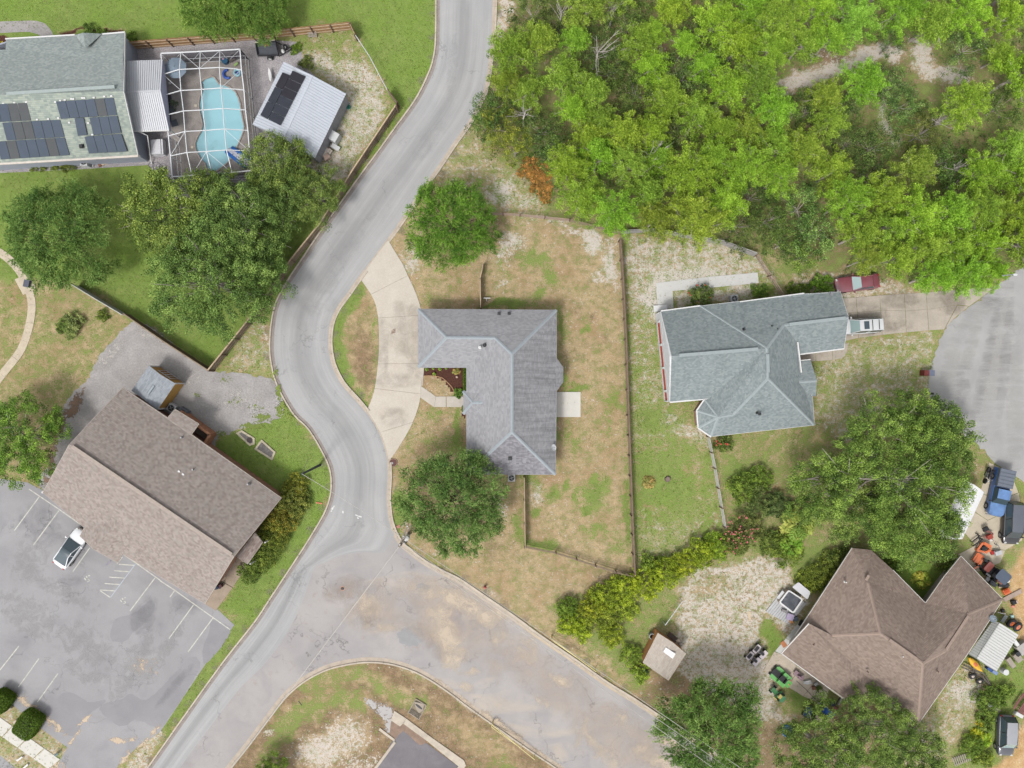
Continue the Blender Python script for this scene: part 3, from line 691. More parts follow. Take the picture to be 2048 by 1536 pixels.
# driveway of the right-hand house
top_ = [(1676, 597), (1712, 595), (1759, 591), (1808, 588), (1852, 585), (1912, 580)]; mid_ = [(1676, 629), (1714, 625), (1761, 621), (1810, 622), (1854, 619), (1914, 610)]; bot_ = [(1690, 682), (1717, 676), (1764, 670), (1812, 665), (1857, 661), (1888, 659)]
qd = []
for i in range(5):
    for A_, B_ in ((top_, mid_), (mid_, bot_)):
        qd.append([(A_[i][0] + .4, A_[i][1]), (A_[i + 1][0] - .4, A_[i + 1][1]), (B_[i + 1][0] - .4, B_[i + 1][1] - .4), (B_[i][0] + .4, B_[i][1] - .4)])
qd += [[(1912, 580), (1962, 575), (1985, 578), (1938, 612), (1914, 609)], [(1914.5, 611), (1936, 613), (1908, 636), (1889, 658)]]
qd += [[(1598, 700), (1631, 697), (1631, 722), (1600, 725)], [(1631.8, 697), (1664, 694), (1664, 720), (1631.8, 722)], [(1664.8, 694), (1697, 686), (1693, 705), (1684, 716), (1664.8, 720)]]
slabs('garage_driveway', qd, 0.05, CONC_D)
slabs('side_walk', [[(1312, 566), (1415, 554), (1417, 576), (1345, 582), (1347, 616), (1315, 620)], [(1415.6, 554), (1515, 545), (1517, 566), (1417.6, 576)]], 0.06, mat('concrete_side', A(222, 221, 217), .9, .04, 2, fine=.06))
slabs('yard_driveway', [[(1978, 925), (2021, 945), (2036, 985), (2000, 1000), (1960, 985)], [(1960, 986), (2000, 1001), (2037, 986), (2041, 1010), (1975, 1040), (1945, 1020)], [(1944, 1021), (1975, 1041), (2041, 1011), (2044, 1080), (2010, 1100), (1950, 1090), (1925, 1060)], [(1950, 1091), (2010, 1101), (2000, 1125), (1960, 1142), (1910, 1150), (1895, 1120)]], 0.04, mat('concrete_tan', A(214, 202, 180), .9, .08, 1.2, fine=.08))
# curved concrete path on the far left with a pad
cp = smooth_line(GP([(-80, 480), (-20, 497), (10, 512), (38, 540), (56, 575), (64, 610), (58, 655), (42, 700), (10, 742), (-30, 790), (-90, 840)]), .5)
cpr = root('footpath', kind='structure'); 
for i in range(0, len(cp) - 1, 4):
    sg = cp[i:i + 5]; L_, R_ = [], []
    for k, q in enumerate(sg):
        jdx = i + k; d = (cp[min(jdx + 1, len(cp) - 1)] - cp[max(jdx - 1, 0)]).normalized(); nn = Vector((-d.y, d.x, 0)); L_.append(q + nn * .45); R_.append(q - nn * .45)
    pts = inset([(v.x, v.y) for v in L_ + R_[::-1]], .01); MB().prism(pts, 0, .05).build('slab', mat('concrete_path', A(216, 202, 180), .9, .1, 1.2), cpr)
MB().prism([tuple(W(*c_)[:2]) for c_ in [(30, 559), (57, 547), (73, 577), (47, 590)]], 0, .065).build('slab', mat('concrete_path', A(216, 202, 180), .9, .1, 1.2), cpr)
# walk and apron beside the brown building
slabs('building_walk', [[(474, 1112), (497, 1128), (466, 1174), (440, 1160)], [(439.5, 1161), (465.5, 1175), (432, 1221), (408, 1206)]], .07, mat('walk_brown', A(178, 160, 142), .9, .1, 1.4))
# sunken-looking court at the bottom with a concrete border
sheet('court', GP([(806, 1452), (868, 1497), (918, 1534), (900, 1560), (830, 1680), (690, 1640), (755, 1536), (785, 1480)]), 0.02, DARK_M)
cb_ = root('court_border', kind='structure')
for q in ([(789, 1421), (812, 1436), (808, 1445), (800, 1452), (782, 1440)], [(812, 1436), (860, 1472), (855, 1482), (806, 1446)], [(860, 1472), (928, 1520), (917, 1532), (855, 1482)], [(928, 1520), (932, 1530), (860, 1640), (848, 1634), (917, 1532)], [(760, 1455), (790, 1478), (789, 1483), (758, 1460)], [(788, 1482), (792, 1485), (700, 1610), (696, 1606)]):
    MB().prism([tuple(W(*c_)[:2]) for c_ in q], 0, .09).build('border_section', CONC_C, cb_)

sheet('rusty_dirt', smooth_line(GP([(792, 1432), (850, 1475), (840, 1490), (806, 1462), (790, 1480), (780, 1466)]), .5, True), .026, mat('rusty_dirt', A(160, 136, 120), .95, .2, 1.5))
# painted lines on the parking lot: each a real strip of paint
pl = root('parking_lines', kind='structure')
def line(a_, b_, w=0.11, z=0.022, m=WHITE_L):
    a3, b3 = W(*a_), W(*b_); d = (b3 - a3).normalized(); nn = Vector((-d.y, d.x, 0)) * w / 2
    MB().poly([(q.x, q.y, z) for q in (a3 - nn, b3 - nn, b3 + nn, a3 + nn)]).build('painted_line', m, pl)
for a_, b_ in [((58, 978), (119, 1019)), ((119, 1019), (170, 1055)), ((79, 993), (29, 1061)), ((118, 1021), (67, 1090)), ((166, 1046), (108, 1117)), ((180, 1095), (146, 1143)), ((248, 1109), (320, 1160)), ((320, 1161), (349, 1180)), ((349, 1180), (460, 1259)),
               ((310, 1156), (260, 1222)), ((349, 1182), (340, 1194)), ((387, 1210), (338, 1277)), ((426, 1236), (376, 1304)), ((116, 1347), (75, 1404)), ((78, 1317), (37, 1374)), ((38, 1292), (0, 1340)), ((0, 1262), (-40, 1318))]:
    line(a_, b_)
for i in range(5):
    x0, y0 = 238 - i * 9.5, 1128.5 + i * 12.8; line((x0, y0), (x0 + 30, y0 + 2))
line((200, 1181), (221, 1195)); line((271, 1128), (221, 1195), .08, m=mat('blue_line', A(196, 206, 216), .8, .1, 2)); line((245, 1114), (234, 1128), .1)
# worn wheelchair symbols
def worn(cx, cy, sc, rz):
    for dx, dy, w_, h_, a_ in [(0, 0, 3, 9, 20), (3, 4, 9, 2, -30), (-4, 3, 2.5, 7, 30), (5, -4, 4, 3, 10), (4, 8, 6, 2.5, 30)]:
        c3 = W(cx + dx * sc, cy + dy * sc); MB().box((c3.x, c3.y, .022), (w_ / S * sc, h_ / S * sc * .8, .004), R(a_ + rz)).build('worn_symbol', WHITE_L, pl)
worn(174, 1155, .9, 0); worn(246, 1199, .9, 0)
# short worn stop markings across the road
rm = root('road_markings', kind='structure')
for (x, y, w_, h_, a_) in [(665, 1017, 5, 3.4, 60), (668, 1013, 4, 2, 65), (663, 1022, 3, 2, 50), (686, 1024, 2.6, 5, 8), (714, 1031, 7, 2, -25), (720, 1033, 7, 2.4, -15), (716, 1036, 4, 2, -20)]:
    c3 = W(x, y); MB().box((c3.x, c3.y, .031), (w_ / S, h_ / S, .004), R(a_)).build('worn_mark', mat('mark_white', A(240, 240, 238), .8, .05), rm)
# repair patches and stains lying on the side road
for i, (cx, cy, rx, ry, a_) in enumerate([(822, 1273, 26, 20, 0), (845, 1176, 14, 10, 0), (948, 1250, 11, 12, 10), (940, 1215, 14, 9, 0), (905, 1245, 22, 30, 20)]):
    c3 = W(cx, cy); pts = []
    for k in range(22):
        t_ = 2 * math.pi * k / 22; rr = 1 + random.uniform(-.16, .16)
        x, y = rx * rr * math.cos(t_), ry * rr * math.sin(t_); pts.append((c3.x + (x * math.cos(R(a_)) - y * math.sin(R(a_))) / S, c3.y + (x * math.sin(R(a_)) + y * math.cos(R(a_))) / S))
    sheet('asphalt_patch', smooth_line([Vector((*p_, 0)) for p_ in pts], .2, True), .0162, mat('patch_grey', A(168, 168, 170), .9, .08, 1.5) if i < 3 else mat('patch_brown', A(172, 166, 168), .9, .08, 1.5))
# dark resurfaced corners of the lot
LOTD = asphalt('asphalt_lot_dark', A(166, 164, 168), A(154, 153, 157), A(170, 168, 172), crack=.2)
for q in ([(425, 1240), (462, 1262), (412, 1327), (405, 1300), (418, 1265)], [(128, 1385), (150, 1388), (180, 1404), (212, 1402), (175, 1432), (150, 1470), (118, 1462), (85, 1428), (110, 1402)], [(262, 1388), (300, 1395), (375, 1320), (398, 1322), (395, 1345), (345, 1425), (320, 1455), (300, 1450), (270, 1440), (240, 1452), (200, 1420), (215, 1404), (240, 1400)],
          [(230, 1240), (270, 1225), (300, 1200), (310, 1215), (295, 1240), (270, 1262), (250, 1282), (222, 1278)]):
    sheet('resurfaced_asphalt', rough(GP(q), .06), .0195, LOTD)
# thin washes of sand, grime and wear lying on the paving: a sheet whose ragged cover follows noise
def wash(name, blobs, z, col, op=.9, sc=1.1, soft=.5, stretch=None):
    """blobs: (x, y, rx, ry, angle, weight) in photo pixels"""
    x0 = min(b[0] - b[2] * 1.6 - b[3] for b in blobs); x1 = max(b[0] + b[2] * 1.6 + b[3] for b in blobs); y0 = min(b[1] - b[2] * 1.6 - b[3] for b in blobs); y1 = max(b[1] + b[2] * 1.6 + b[3] for b in blobs)
    xs, ys = np.arange(x0, x1, 4.5), np.arange(y0, y1, 4.5); XX, YY = np.meshgrid(xs, ys); w = np.zeros(XX.shape)
    for bx, by, rx, ry, a, k in blobs:
        a = R(a); dx, dy = XX - bx, YY - by; u, v = (dx * math.cos(a) + dy * math.sin(a)) / rx, (-dx * math.sin(a) + dy * math.cos(a)) / ry; w = np.maximum(w, k * np.clip(1.5 - np.sqrt(u * u + v * v), 0, 1))
    idx = -np.ones(XX.shape, int); n_ = 0; vs, ws, fs = [], [], []
    for j in range(len(ys) - 1):
        for i in range(len(xs) - 1):
            if w[j:j + 2, i:i + 2].max() > 0:
                f = []
                for jj, ii_ in ((j + 1, i), (j + 1, i + 1), (j, i + 1), (j, i)):
                    if idx[jj, ii_] < 0: idx[jj, ii_] = len(vs); q = W(xs[ii_], ys[jj]); vs.append((q.x, q.y, z)); ws.append(w[jj, ii_])
                    f.append(idx[jj, ii_])
                fs.append(tuple(int(q) for q in f))
    m, t, n, l, p = nmat(name); g = gpos(t); vec = g
    if stretch: mp = n.new('ShaderNodeMapping'); l.new(g, mp.inputs[0]); mp.inputs['Rotation'].default_value = (0, 0, R(stretch)); mp.inputs['Scale'].default_value = (.3, 1.5, 1); vec = mp.outputs[0]
    at = n.new('ShaderNodeAttribute'); at.attribute_name = 'cover'; nz = mrange(t, noise_node(t, vec, sc, 8, .68, .6), .3, .7)
    al = mrange(t, math_node(t, 'ADD', at.outputs['Fac'], math_node(t, 'MULTIPLY', math_node(t, 'SUBTRACT', nz, .5), 1.3)), .5 - soft * .5, .5 + soft * .5, 0, op)
    al = math_node(t, 'MULTIPLY', al, mrange(t, at.outputs['Fac'], 0, .15))
    l.new(mixc(t, nz, tuple(c * .9 for c in col), col), p.inputs['Base Color']); p.inputs['Roughness'].default_value = .95; l.new(al, p.inputs['Alpha'])
    me = bpy.data.meshes.new(name); me.from_pydata(vs, [], fs); at_ = me.attributes.new('cover', 'FLOAT', 'POINT'); at_.data.foreach_set('value', np.array(ws, np.float32)); me.materials.append(m); o = bpy.data.objects.new(name, me); link(o); return tag(o, kind='structure')
SND = A(236, 214, 186)
wash('sand_wash', [(925, 1205, 60, 16, 22, .8), (893, 1275, 20, 52, -22, .95), (880, 1225, 22, 14, 0, .8), (975, 1240, 22, 14, 40, .8), (908, 1320, 20, 22, 0, .7), (850, 1185, 40, 10, 20, .45), (740, 1210, 20, 26, 20, .5), (760, 1255, 34, 6, 5, .4), (945, 1345, 12, 8, 0, .6), (935, 1375, 14, 8, 30, .6), (1000, 1270, 18, 18, 0, .5),
  (1003, 1230, 22, 8, 30, .6), (1050, 1310, 26, 10, 30, .45), (1060, 1285, 14, 22, -20, .4), (1120, 1360, 22, 7, 30, .6), (1085, 1405, 14, 8, 30, .5), (1165, 1465, 8, 26, 20, .5), (1185, 1485, 26, 8, 40, .6), (1240, 1440, 24, 12, 30, .4), (1215, 1520, 30, 14, 40, .5), (1330, 1530, 60, 16, 32, .6), (985, 1190, 30, 8, 35, .5)], .0175, A(236, 218, 194, 1.15), .62, .8, 1.0)
wash('sand_stain', [(900, 1235, 100, 50, 28, .75), (760, 1215, 60, 40, 0, .5), (1100, 1360, 120, 34, 33, .55), (1250, 1480, 120, 40, 33, .6), (1000, 1300, 60, 40, 33, .4)], .0171, A(226, 206, 188, 1.05), .5, .45, 1.5)
gb_ = []
for ln, sd_ in ((LEFTs, 11), (RIGHTs, -11), (NEs, -12)):
    for i in range(6, len(ln) - 6, 5):
        q = PX(ln[i]); e_ = PX(ln[i + 4]); d_ = Vector((e_[0] - q[0], e_[1] - q[1])); d_.normalize()
        if -60 < q[0] < 2100 and -60 < q[1] < 1600: gb_.append((q[0] + (-d_.y if ln is not LEFTs else d_.y) * sd_ * (-1 if ln is LEFTs else 1), q[1] + (d_.x if ln is not LEFTs else -d_.x) * sd_ * (-1 if ln is LEFTs else 1), 7, 7, 0, random.uniform(.3, .75)))
wash('gutter_grit', gb_, .0285, A(170, 158, 144), .5, 2.2, .9)
wash('kerb_sand', [(985, 1440, 24, 8, 35, .9), (1025, 1472, 28, 9, 35, .95), (930, 1408, 24, 6, 38, .8), (1075, 1505, 20, 6, 35, .7), (885, 1372, 22, 5, 35, .6), (1120, 1540, 20, 7, 35, .6), (1360, 1500, 46, 12, 33, .8), (900, 1150, 30, 5, 30, .4), (1180, 1340, 34, 4, 33, .5)], .034, A(228, 208, 184), .85, 1.3, .7)
wash('pale_gravel', [(745, 1408, 16, 8, 30, .9), (772, 1425, 20, 12, 40, 1), (780, 1450, 10, 16, 0, 1)], .012, A(206, 202, 200), .95, 2.4, .35)
wash('rust_tint', [(690, 1178, 34, 18, -20, .75), (880, 1300, 26, 14, 40, .5), (855, 1265, 26, 10, 30, .4), (735, 1225, 16, 22, 10, .4)], .0168, A(196, 174, 156), .4, .9, 1.6)
wash('worn_road', [(665, 560, 12, 22, 35, .6), (650, 580, 14, 14, 0, .5), (700, 500, 10, 40, 35, .35), (742, 432, 6, 16, 40, .4), (640, 610, 30, 16, 0, .3), (860, 280, 14, 40, 35, .3), (905, 130, 8, 60, 5, .3)], .026, A(204, 204, 204), .3, .9, 1.2)
wash('driveway_grime', [(812, 665, 26, 40, 0, .4), (830, 700, 16, 50, 0, .4), (815, 620, 24, 12, 20, .4), (790, 760, 40, 12, 0, .35), (788, 835, 22, 16, 0, .35), (765, 700, 10, 60, 0, .3)], .064, A(180, 170, 156), .4, .9, 1.6)
wash('oil_stain', [(787, 663, 5, 3.4, 0, 1)], .067, A(176, 152, 136), .9, 3, .4)
wash('garage_grime', [(1720, 640, 50, 26, 0, .5), (1780, 650, 40, 10, 0, .4), (1900, 600, 24, 22, 30, .6), (1800, 600, 30, 14, 0, .35)], .056, A(156, 144, 130), .5, .9, 1.4)
wash('cul_de_sac_wear', [(1990, 720, 16, 120, 10, .5), (1940, 700, 10, 80, 14, .4), (2030, 800, 14, 120, 0, .4), (1900, 740, 14, 60, 10, .4), (1960, 620, 40, 16, -40, .4)], .0215, A(208, 206, 200), .4, .8, 1.3, 80)
wash('cul_de_sac_dark', [(1968, 740, 8, 120, 12, .5), (2010, 720, 8, 110, 6, .5), (1925, 790, 12, 50, 0, .4), (1985, 590, 20, 20, 0, .4)], .0225, A(160, 160, 163), .3, .8, 1.3, 80)
wash('lot_sand', [(236, 1480, 16, 5, 10, .95), (264, 1478, 9, 3, -10, .8), (170, 1440, 3, 18, 50, .95), (150, 1472, 3, 20, 35, .8), (55, 1405, 30, 7, 35, .7), (110, 1450, 24, 7, 40, .7), (310, 1462, 14, 4, -50, .8), (285, 1488, 16, 5, -40, .8), (250, 1515, 16, 6, -55, .7), (110, 1530, 16, 10, 0, .5), (285, 1330, 30, 18, 20, .3)], .0235, SND, .85, 1.6, .4)
wash('lot_wear', [(60, 1230, 60, 30, 30, .4), (170, 1290, 60, 30, 30, .4), (270, 1330, 20, 70, 30, .4), (180, 1350, 50, 16, 30, .4), (120, 1180, 60, 14, 30, .35), (330, 1300, 10, 60, 35, .5), (60, 1120, 30, 40, 30, .3)], .0205, A(190, 188, 188), .6, 1.0, .9)
wash('lot_dark', [(285, 1235, 18, 26, 20, .6), (370, 1210, 26, 14, 10, .6), (300, 1210, 12, 16, 0, .5), (80, 1050, 40, 30, 30, .35), (20, 1380, 30, 14, 20, .5), (140, 1160, 20, 10, 0, .3), (350, 1370, 6, 44, 40, .6)], .0212, A(146, 145, 150), .35, .8, 1.4)
wash('gravel_weeds', [(525, 835, 20, 8, 0, .75), (560, 820, 8, 14, 0, .8), (450, 760, 14, 8, 0, .4), (470, 800, 14, 10, 0, .3), (505, 852, 24, 6, 0, .9), (395, 790, 6, 4, 0, .6), (512, 815, 16, 6, 0, .4), (560, 785, 8, 14, 0, .8), (440, 866, 14, 8, 0, .6)], .0125, A(132, 150, 66), .95, 3.2, .2)
wash('gravel_pale', [(300, 665, 30, 12, 30, .6), (230, 700, 24, 10, -50, .7), (480, 800, 50, 22, 0, .4), (390, 760, 30, 20, 30, .4), (205, 725, 14, 14, 0, .6)], .0118, A(222, 216, 210), .7, 1.6, .6)
wash('duff_edge', [(150, 810, 10, 30, 25, .9), (122, 850, 8, 30, 15, .9), (105, 910, 8, 40, 15, .8), (100, 950, 10, 20, 20, .8)], .0118, A(150, 122, 100), .9, 1.8, .4)
wash('grass_overhang', [(566, 812, 5, 12, -20, .9), (558, 780, 4, 12, -10, .8), (553, 745, 4, 14, 0, .8), (580, 832, 5, 10, -30, .7)], .145, A(138, 156, 66), .95, 3.0, .25)
# ================================================================ trees and shrubs
def leaf_material(name, dark, mid, light, tr=0.25):
    """albedo runs dark to light by the mesh attribute, shade within clumps painted in; the object's own colour tints it"""
    m, t, n, l, p = nmat(name)
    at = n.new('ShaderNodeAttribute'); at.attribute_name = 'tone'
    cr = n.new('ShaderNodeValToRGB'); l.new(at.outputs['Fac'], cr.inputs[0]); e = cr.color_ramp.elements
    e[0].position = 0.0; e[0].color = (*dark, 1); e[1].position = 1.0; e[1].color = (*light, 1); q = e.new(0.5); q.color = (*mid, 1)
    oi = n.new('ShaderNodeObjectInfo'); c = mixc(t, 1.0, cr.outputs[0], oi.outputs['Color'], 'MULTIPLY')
    l.new(c, p.inputs['Base Color']); p.inputs['Roughness'].default_value = 0.7; p.inputs['Specular IOR Level'].default_value = 0.18
    tl = n.new('ShaderNodeBsdfTranslucent'); l.new(c, tl.inputs['Color'])
    ms = n.new('ShaderNodeMixShader'); ms.inputs[0].default_value = tr; l.new(p.outputs[0], ms.inputs[1]); l.new(tl.outputs[0], ms.inputs[2])
    l.new(ms.outputs[0], n['Material Output'].inputs['Surface']); MATS[name] = m; return m
LK = 1.3
LM_PINE = leaf_material('pine_needles', A(84, 108, 44, LK * 1.15), A(140, 170, 56, LK * 1.3), A(190, 214, 88, LK * 1.35), .22)
LM_ELM = leaf_material('elm_leaves', A(54, 84, 40, LK * 1.1), A(106, 140, 66, LK * 1.15), A(166, 190, 110, LK * 1.2))
LM_OAK = leaf_material('oak_leaves', A(50, 70, 36, LK * 1.1), A(106, 130, 64, LK * 1.15), A(170, 188, 102, LK * 1.2))
LM_BUSH = leaf_material('shrub_leaves', A(66, 84, 40, LK), A(112, 134, 58, LK), A(170, 186, 92, LK))
LM_PALM = leaf_material('palm_fronds', A(100, 130, 60, LK), A(150, 178, 90, LK), A(214, 206, 120, LK))
LM_FLOW = mat('pink_flowers', A(222, 120, 128), .8, .2, 9)
LM_RED = mat('red_flowers', A(232, 84, 84), .8, .15, 9)
BARK = mat('bark', A(196, 186, 176), .95, .2, 3, fine=.25)
BARK_D = mat('bark_dark', A(120, 104, 92), .95, .2, 3, fine=.25)

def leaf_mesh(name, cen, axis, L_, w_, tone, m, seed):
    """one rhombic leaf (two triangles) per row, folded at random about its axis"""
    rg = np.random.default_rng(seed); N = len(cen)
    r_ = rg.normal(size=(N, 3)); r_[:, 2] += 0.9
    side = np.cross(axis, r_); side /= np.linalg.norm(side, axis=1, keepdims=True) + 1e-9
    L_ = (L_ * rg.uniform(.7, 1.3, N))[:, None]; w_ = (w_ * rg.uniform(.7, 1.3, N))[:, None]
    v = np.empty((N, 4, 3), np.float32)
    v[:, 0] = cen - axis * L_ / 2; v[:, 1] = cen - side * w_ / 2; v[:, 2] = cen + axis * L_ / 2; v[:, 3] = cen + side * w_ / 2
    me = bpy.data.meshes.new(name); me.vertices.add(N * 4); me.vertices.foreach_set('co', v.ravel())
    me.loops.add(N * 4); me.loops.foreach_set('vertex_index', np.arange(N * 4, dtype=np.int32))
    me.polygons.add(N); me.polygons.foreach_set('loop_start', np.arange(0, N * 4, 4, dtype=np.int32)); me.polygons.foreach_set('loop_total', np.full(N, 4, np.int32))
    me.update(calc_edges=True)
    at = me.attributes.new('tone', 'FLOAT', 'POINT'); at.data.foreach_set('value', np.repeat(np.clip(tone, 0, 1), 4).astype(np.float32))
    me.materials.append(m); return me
def unit(v): return v / (np.linalg.norm(v, axis=-1, keepdims=True) + 1e-9)
def crown(name, seed, Rr, H, nb, nc, cr_, nl, L_, w_, m, style, lobes=0.18, gap=0.0):
    """branch tips over a lumpy dome; twigs round every tip; leaves along the twigs. Returns mesh and tip positions"""
    rg = np.random.default_rng(seed)
    k = np.arange(nb); az = k * 2.39996 + rg.normal(0, .25, nb); rr = Rr * np.sqrt((k + .5) / nb) * .93
    lob = 1 + lobes * (np.sin(az * 3 + seed) + .6 * np.sin(az * 5 + 2 * seed)); rr = rr * lob
    z = H * (.12 + .88 * np.sqrt(np.clip(1 - (rr / (Rr * 1.04)) ** 2, 0, 1))) + rg.normal(0, .1 * H, nb)
    tips = np.stack([rr * np.cos(az), rr * np.sin(az), z], 1) + rg.normal(0, .05 * Rr, (nb, 3)) * [1, 1, .3]
    if style == 'pine':   # whorls of limbs, each lower one longer
        lv = rg.choice(6, nb, p=[.07, .12, .17, .2, .22, .22]); rr = Rr * np.array([.22, .45, .64, .8, .93, 1.0])[lv] * rg.uniform(.82, 1.12, nb)
        az = rg.uniform(0, 2 * np.pi, nb) + lv; tips = np.stack([rr * np.cos(az), rr * np.sin(az), H * np.array([1, .88, .72, .55, .38, .2])[lv] + rg.normal(0, .05 * H, nb)], 1)
    if gap:   # leave real holes in the crown
        keep = rg.random(nb) > gap; tips = tips[keep]; nb = len(tips)
    out = unit(tips * [1, 1, 0] + 1e-6); bt = rg.random(nb)
    # clumps along the outer part of every branch
    c = np.repeat(np.arange(nb), nc); s_ = np.tile(np.linspace(0, 1, nc), nb)
    spread = Rr * (2.1 / math.sqrt(nb))
    if style == 'pine':
        f = .38 + .66 * s_[:, None]; cen = tips[c] * [1, 1, 0] * f + [0, 0, 1] * (tips[c] * (.86 + .14 * f)) + rg.normal(0, 1, (nb * nc, 3)) * [.16, .16, .1] * (1.3 - .5 * f)
    else:
        dirs = unit(rg.normal(size=(nb * nc, 3)) * [1, 1, .5] + out[c] * .45)
        cen = tips[c] + dirs * spread * rg.random((nb * nc, 1)) ** .6 * .9
        cen[:, 2] -= .12 * H * rg.random(nb * nc)
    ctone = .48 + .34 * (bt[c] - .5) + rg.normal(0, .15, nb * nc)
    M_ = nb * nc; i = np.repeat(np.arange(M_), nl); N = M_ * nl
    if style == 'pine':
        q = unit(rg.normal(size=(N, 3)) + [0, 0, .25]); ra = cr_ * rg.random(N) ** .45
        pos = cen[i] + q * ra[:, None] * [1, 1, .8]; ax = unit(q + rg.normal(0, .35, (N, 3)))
        tone = ctone[i] + .5 * (ra / cr_ - .65) + .26 * q[:, 2]  # clump shade painted in: needles darker inside, lighter on top
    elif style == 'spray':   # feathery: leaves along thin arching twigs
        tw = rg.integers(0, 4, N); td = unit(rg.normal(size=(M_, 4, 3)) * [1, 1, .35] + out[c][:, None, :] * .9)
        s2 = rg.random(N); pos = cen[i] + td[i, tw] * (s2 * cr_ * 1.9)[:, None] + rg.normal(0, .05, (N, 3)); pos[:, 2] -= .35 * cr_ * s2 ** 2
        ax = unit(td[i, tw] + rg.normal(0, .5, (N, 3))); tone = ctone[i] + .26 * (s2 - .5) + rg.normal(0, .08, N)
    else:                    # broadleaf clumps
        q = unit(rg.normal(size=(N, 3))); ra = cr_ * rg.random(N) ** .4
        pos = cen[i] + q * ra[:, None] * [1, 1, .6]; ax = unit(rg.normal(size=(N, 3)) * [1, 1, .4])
        tone = ctone[i] + .22 * q[:, 2] + rg.normal(0, .1, N)  # top light painted in: leaves lighter on each clump's upper side
    pos[:, 2] = np.maximum(pos[:, 2], .06)
    me = leaf_mesh(name, pos, ax, L_, w_, tone, m, seed + 5)
    return me, tips
def trunk_mesh(name, tips, Rr, base_z, seed, th, m, limbs=9, twigs=2):
    """tapered trunk with limbs that reach the branch tips; z=0 is the ground, tips are given above it"""
    rg = np.random.default_rng(seed); mb = MB(); top = Vector((0, 0, base_z + float(tips[:, 2].max()) * .45))
    bend = [Vector((rg.normal(0, .12), rg.normal(0, .12), 0)) for _ in range(4)]
    pts = [Vector((0, 0, -.1)), Vector((0, 0, top.z * .35)) + bend[0], Vector((0, 0, top.z * .7)) + bend[1], top + bend[2]]
    mb.tube(pts, [th * 1.25, th, th * .75, th * .4], 8)
    idx = rg.choice(len(tips), min(limbs, len(tips)), replace=False)
    for q in idx:
        e = Vector(tips[q]) + Vector((0, 0, base_z)); s0 = pts[1].lerp(pts[3], rg.uniform(.2, .95))
        mid = s0.lerp(e, .5) + Vector((rg.normal(0, .06 * Rr), rg.normal(0, .06 * Rr), -.05 * Rr))
        mb.tube([s0, mid, e], [th * .42, th * .26, th * .08], 5)
        for _ in range(twigs):
            e2 = e + Vector(rg.normal(0, .14 * Rr, 3)); mb.tube([mid.lerp(e, .5), e2], [th * .14, th * .04], 4)
    return mb
KINDS_T = {}
def tree_proto(key, kind, seed, Rr):
    """kind: pine, elm, oak, live, tallow. Sizes in metres; returns dict of shared meshes"""
    if kind == 'pine':
        nb = int(16 + Rr * 13); me, tips = crown('crown', seed, Rr, Rr * 1.3, nb, 6, .33, 62, .145, .055, LM_PINE, 'pine', .16)
        base = 3.6; th, bm = .13, BARK
    elif kind == 'elm':
        nb = int(5.2 * Rr ** 2 + 24); me, tips = crown('crown', seed, Rr, Rr * .85, nb, 9, .36, 50, .15, .065, LM_ELM, 'spray', .07)
        base = 2.0; th, bm = .17, BARK_D
    elif kind == 'oak':
        nb = int(3.0 * Rr ** 2 + 16); me, tips = crown('crown', seed, Rr, Rr * .7, nb, 9, .4, 54, .12, .09, LM_OAK, 'leaf', .12, .04)
        base = 2.4; th, bm = .2, BARK
    elif kind == 'big':
        me, tips = crown('crown', seed, Rr, Rr * .5, 210, 9, .46, 60, .13, .09, LM_OAK, 'leaf', .16, .2)
        base = 3.0; th, bm = .3, BARK
    elif kind == 'scrub':
        nb = int(3 * Rr ** 2 + 8); me, tips = crown('crown', seed, Rr, Rr * .75, nb, 6, .34, 26, .13, .09, LM_OAK, 'leaf', .1)
        base = .7; th, bm = .08, BARK
    me2 = trunk_mesh('trunk', tips, Rr, base, seed + 9, th, bm, limbs=int(8 + Rr * 2.4))
    o = me2.build('tmp', bm); tm = o.data; bpy.data.objects.remove(o)
    KINDS_T.setdefault(kind, []).append(dict(R=Rr, base=base, crown=me, trunk=tm, H=float(tips[:, 2].max())))
for s_, r_ in ((1, 2.3), (2, 2.9), (3, 2.6), (4, 3.3), (5, 2.0), (6, 2.7)): tree_proto(None, 'pine', s_, r_)
for s_, r_ in ((11, 4.6), (12, 5.6), (13, 5.2)): tree_proto(None, 'elm', s_, r_)
for s_, r_ in ((21, 4.4), (22, 5.4), (23, 3.4)): tree_proto(None, 'oak', s_, r_)
for s_, r_ in ((31, 1.9), (32, 2.4)): tree_proto(None, 'scrub', s_, r_)
tree_proto(None, 'big', 33, 8.2)
TI = [0]
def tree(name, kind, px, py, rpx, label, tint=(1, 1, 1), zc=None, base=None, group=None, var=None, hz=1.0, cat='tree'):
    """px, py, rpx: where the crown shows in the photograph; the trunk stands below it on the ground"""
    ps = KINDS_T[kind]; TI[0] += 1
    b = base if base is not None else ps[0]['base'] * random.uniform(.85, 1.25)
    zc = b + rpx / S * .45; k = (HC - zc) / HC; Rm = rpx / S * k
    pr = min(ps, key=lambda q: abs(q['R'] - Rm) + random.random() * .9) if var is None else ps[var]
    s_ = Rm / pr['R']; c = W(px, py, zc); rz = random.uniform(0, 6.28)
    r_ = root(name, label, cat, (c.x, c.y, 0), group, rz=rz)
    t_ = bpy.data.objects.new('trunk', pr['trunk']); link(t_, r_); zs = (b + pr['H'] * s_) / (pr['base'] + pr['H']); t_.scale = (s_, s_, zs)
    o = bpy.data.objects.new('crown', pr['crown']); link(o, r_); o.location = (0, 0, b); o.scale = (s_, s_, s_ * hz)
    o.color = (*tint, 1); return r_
def jit(t, a=.07):
    return tuple(max(.2, c * (1 + random.uniform(-a, a))) for c in t)
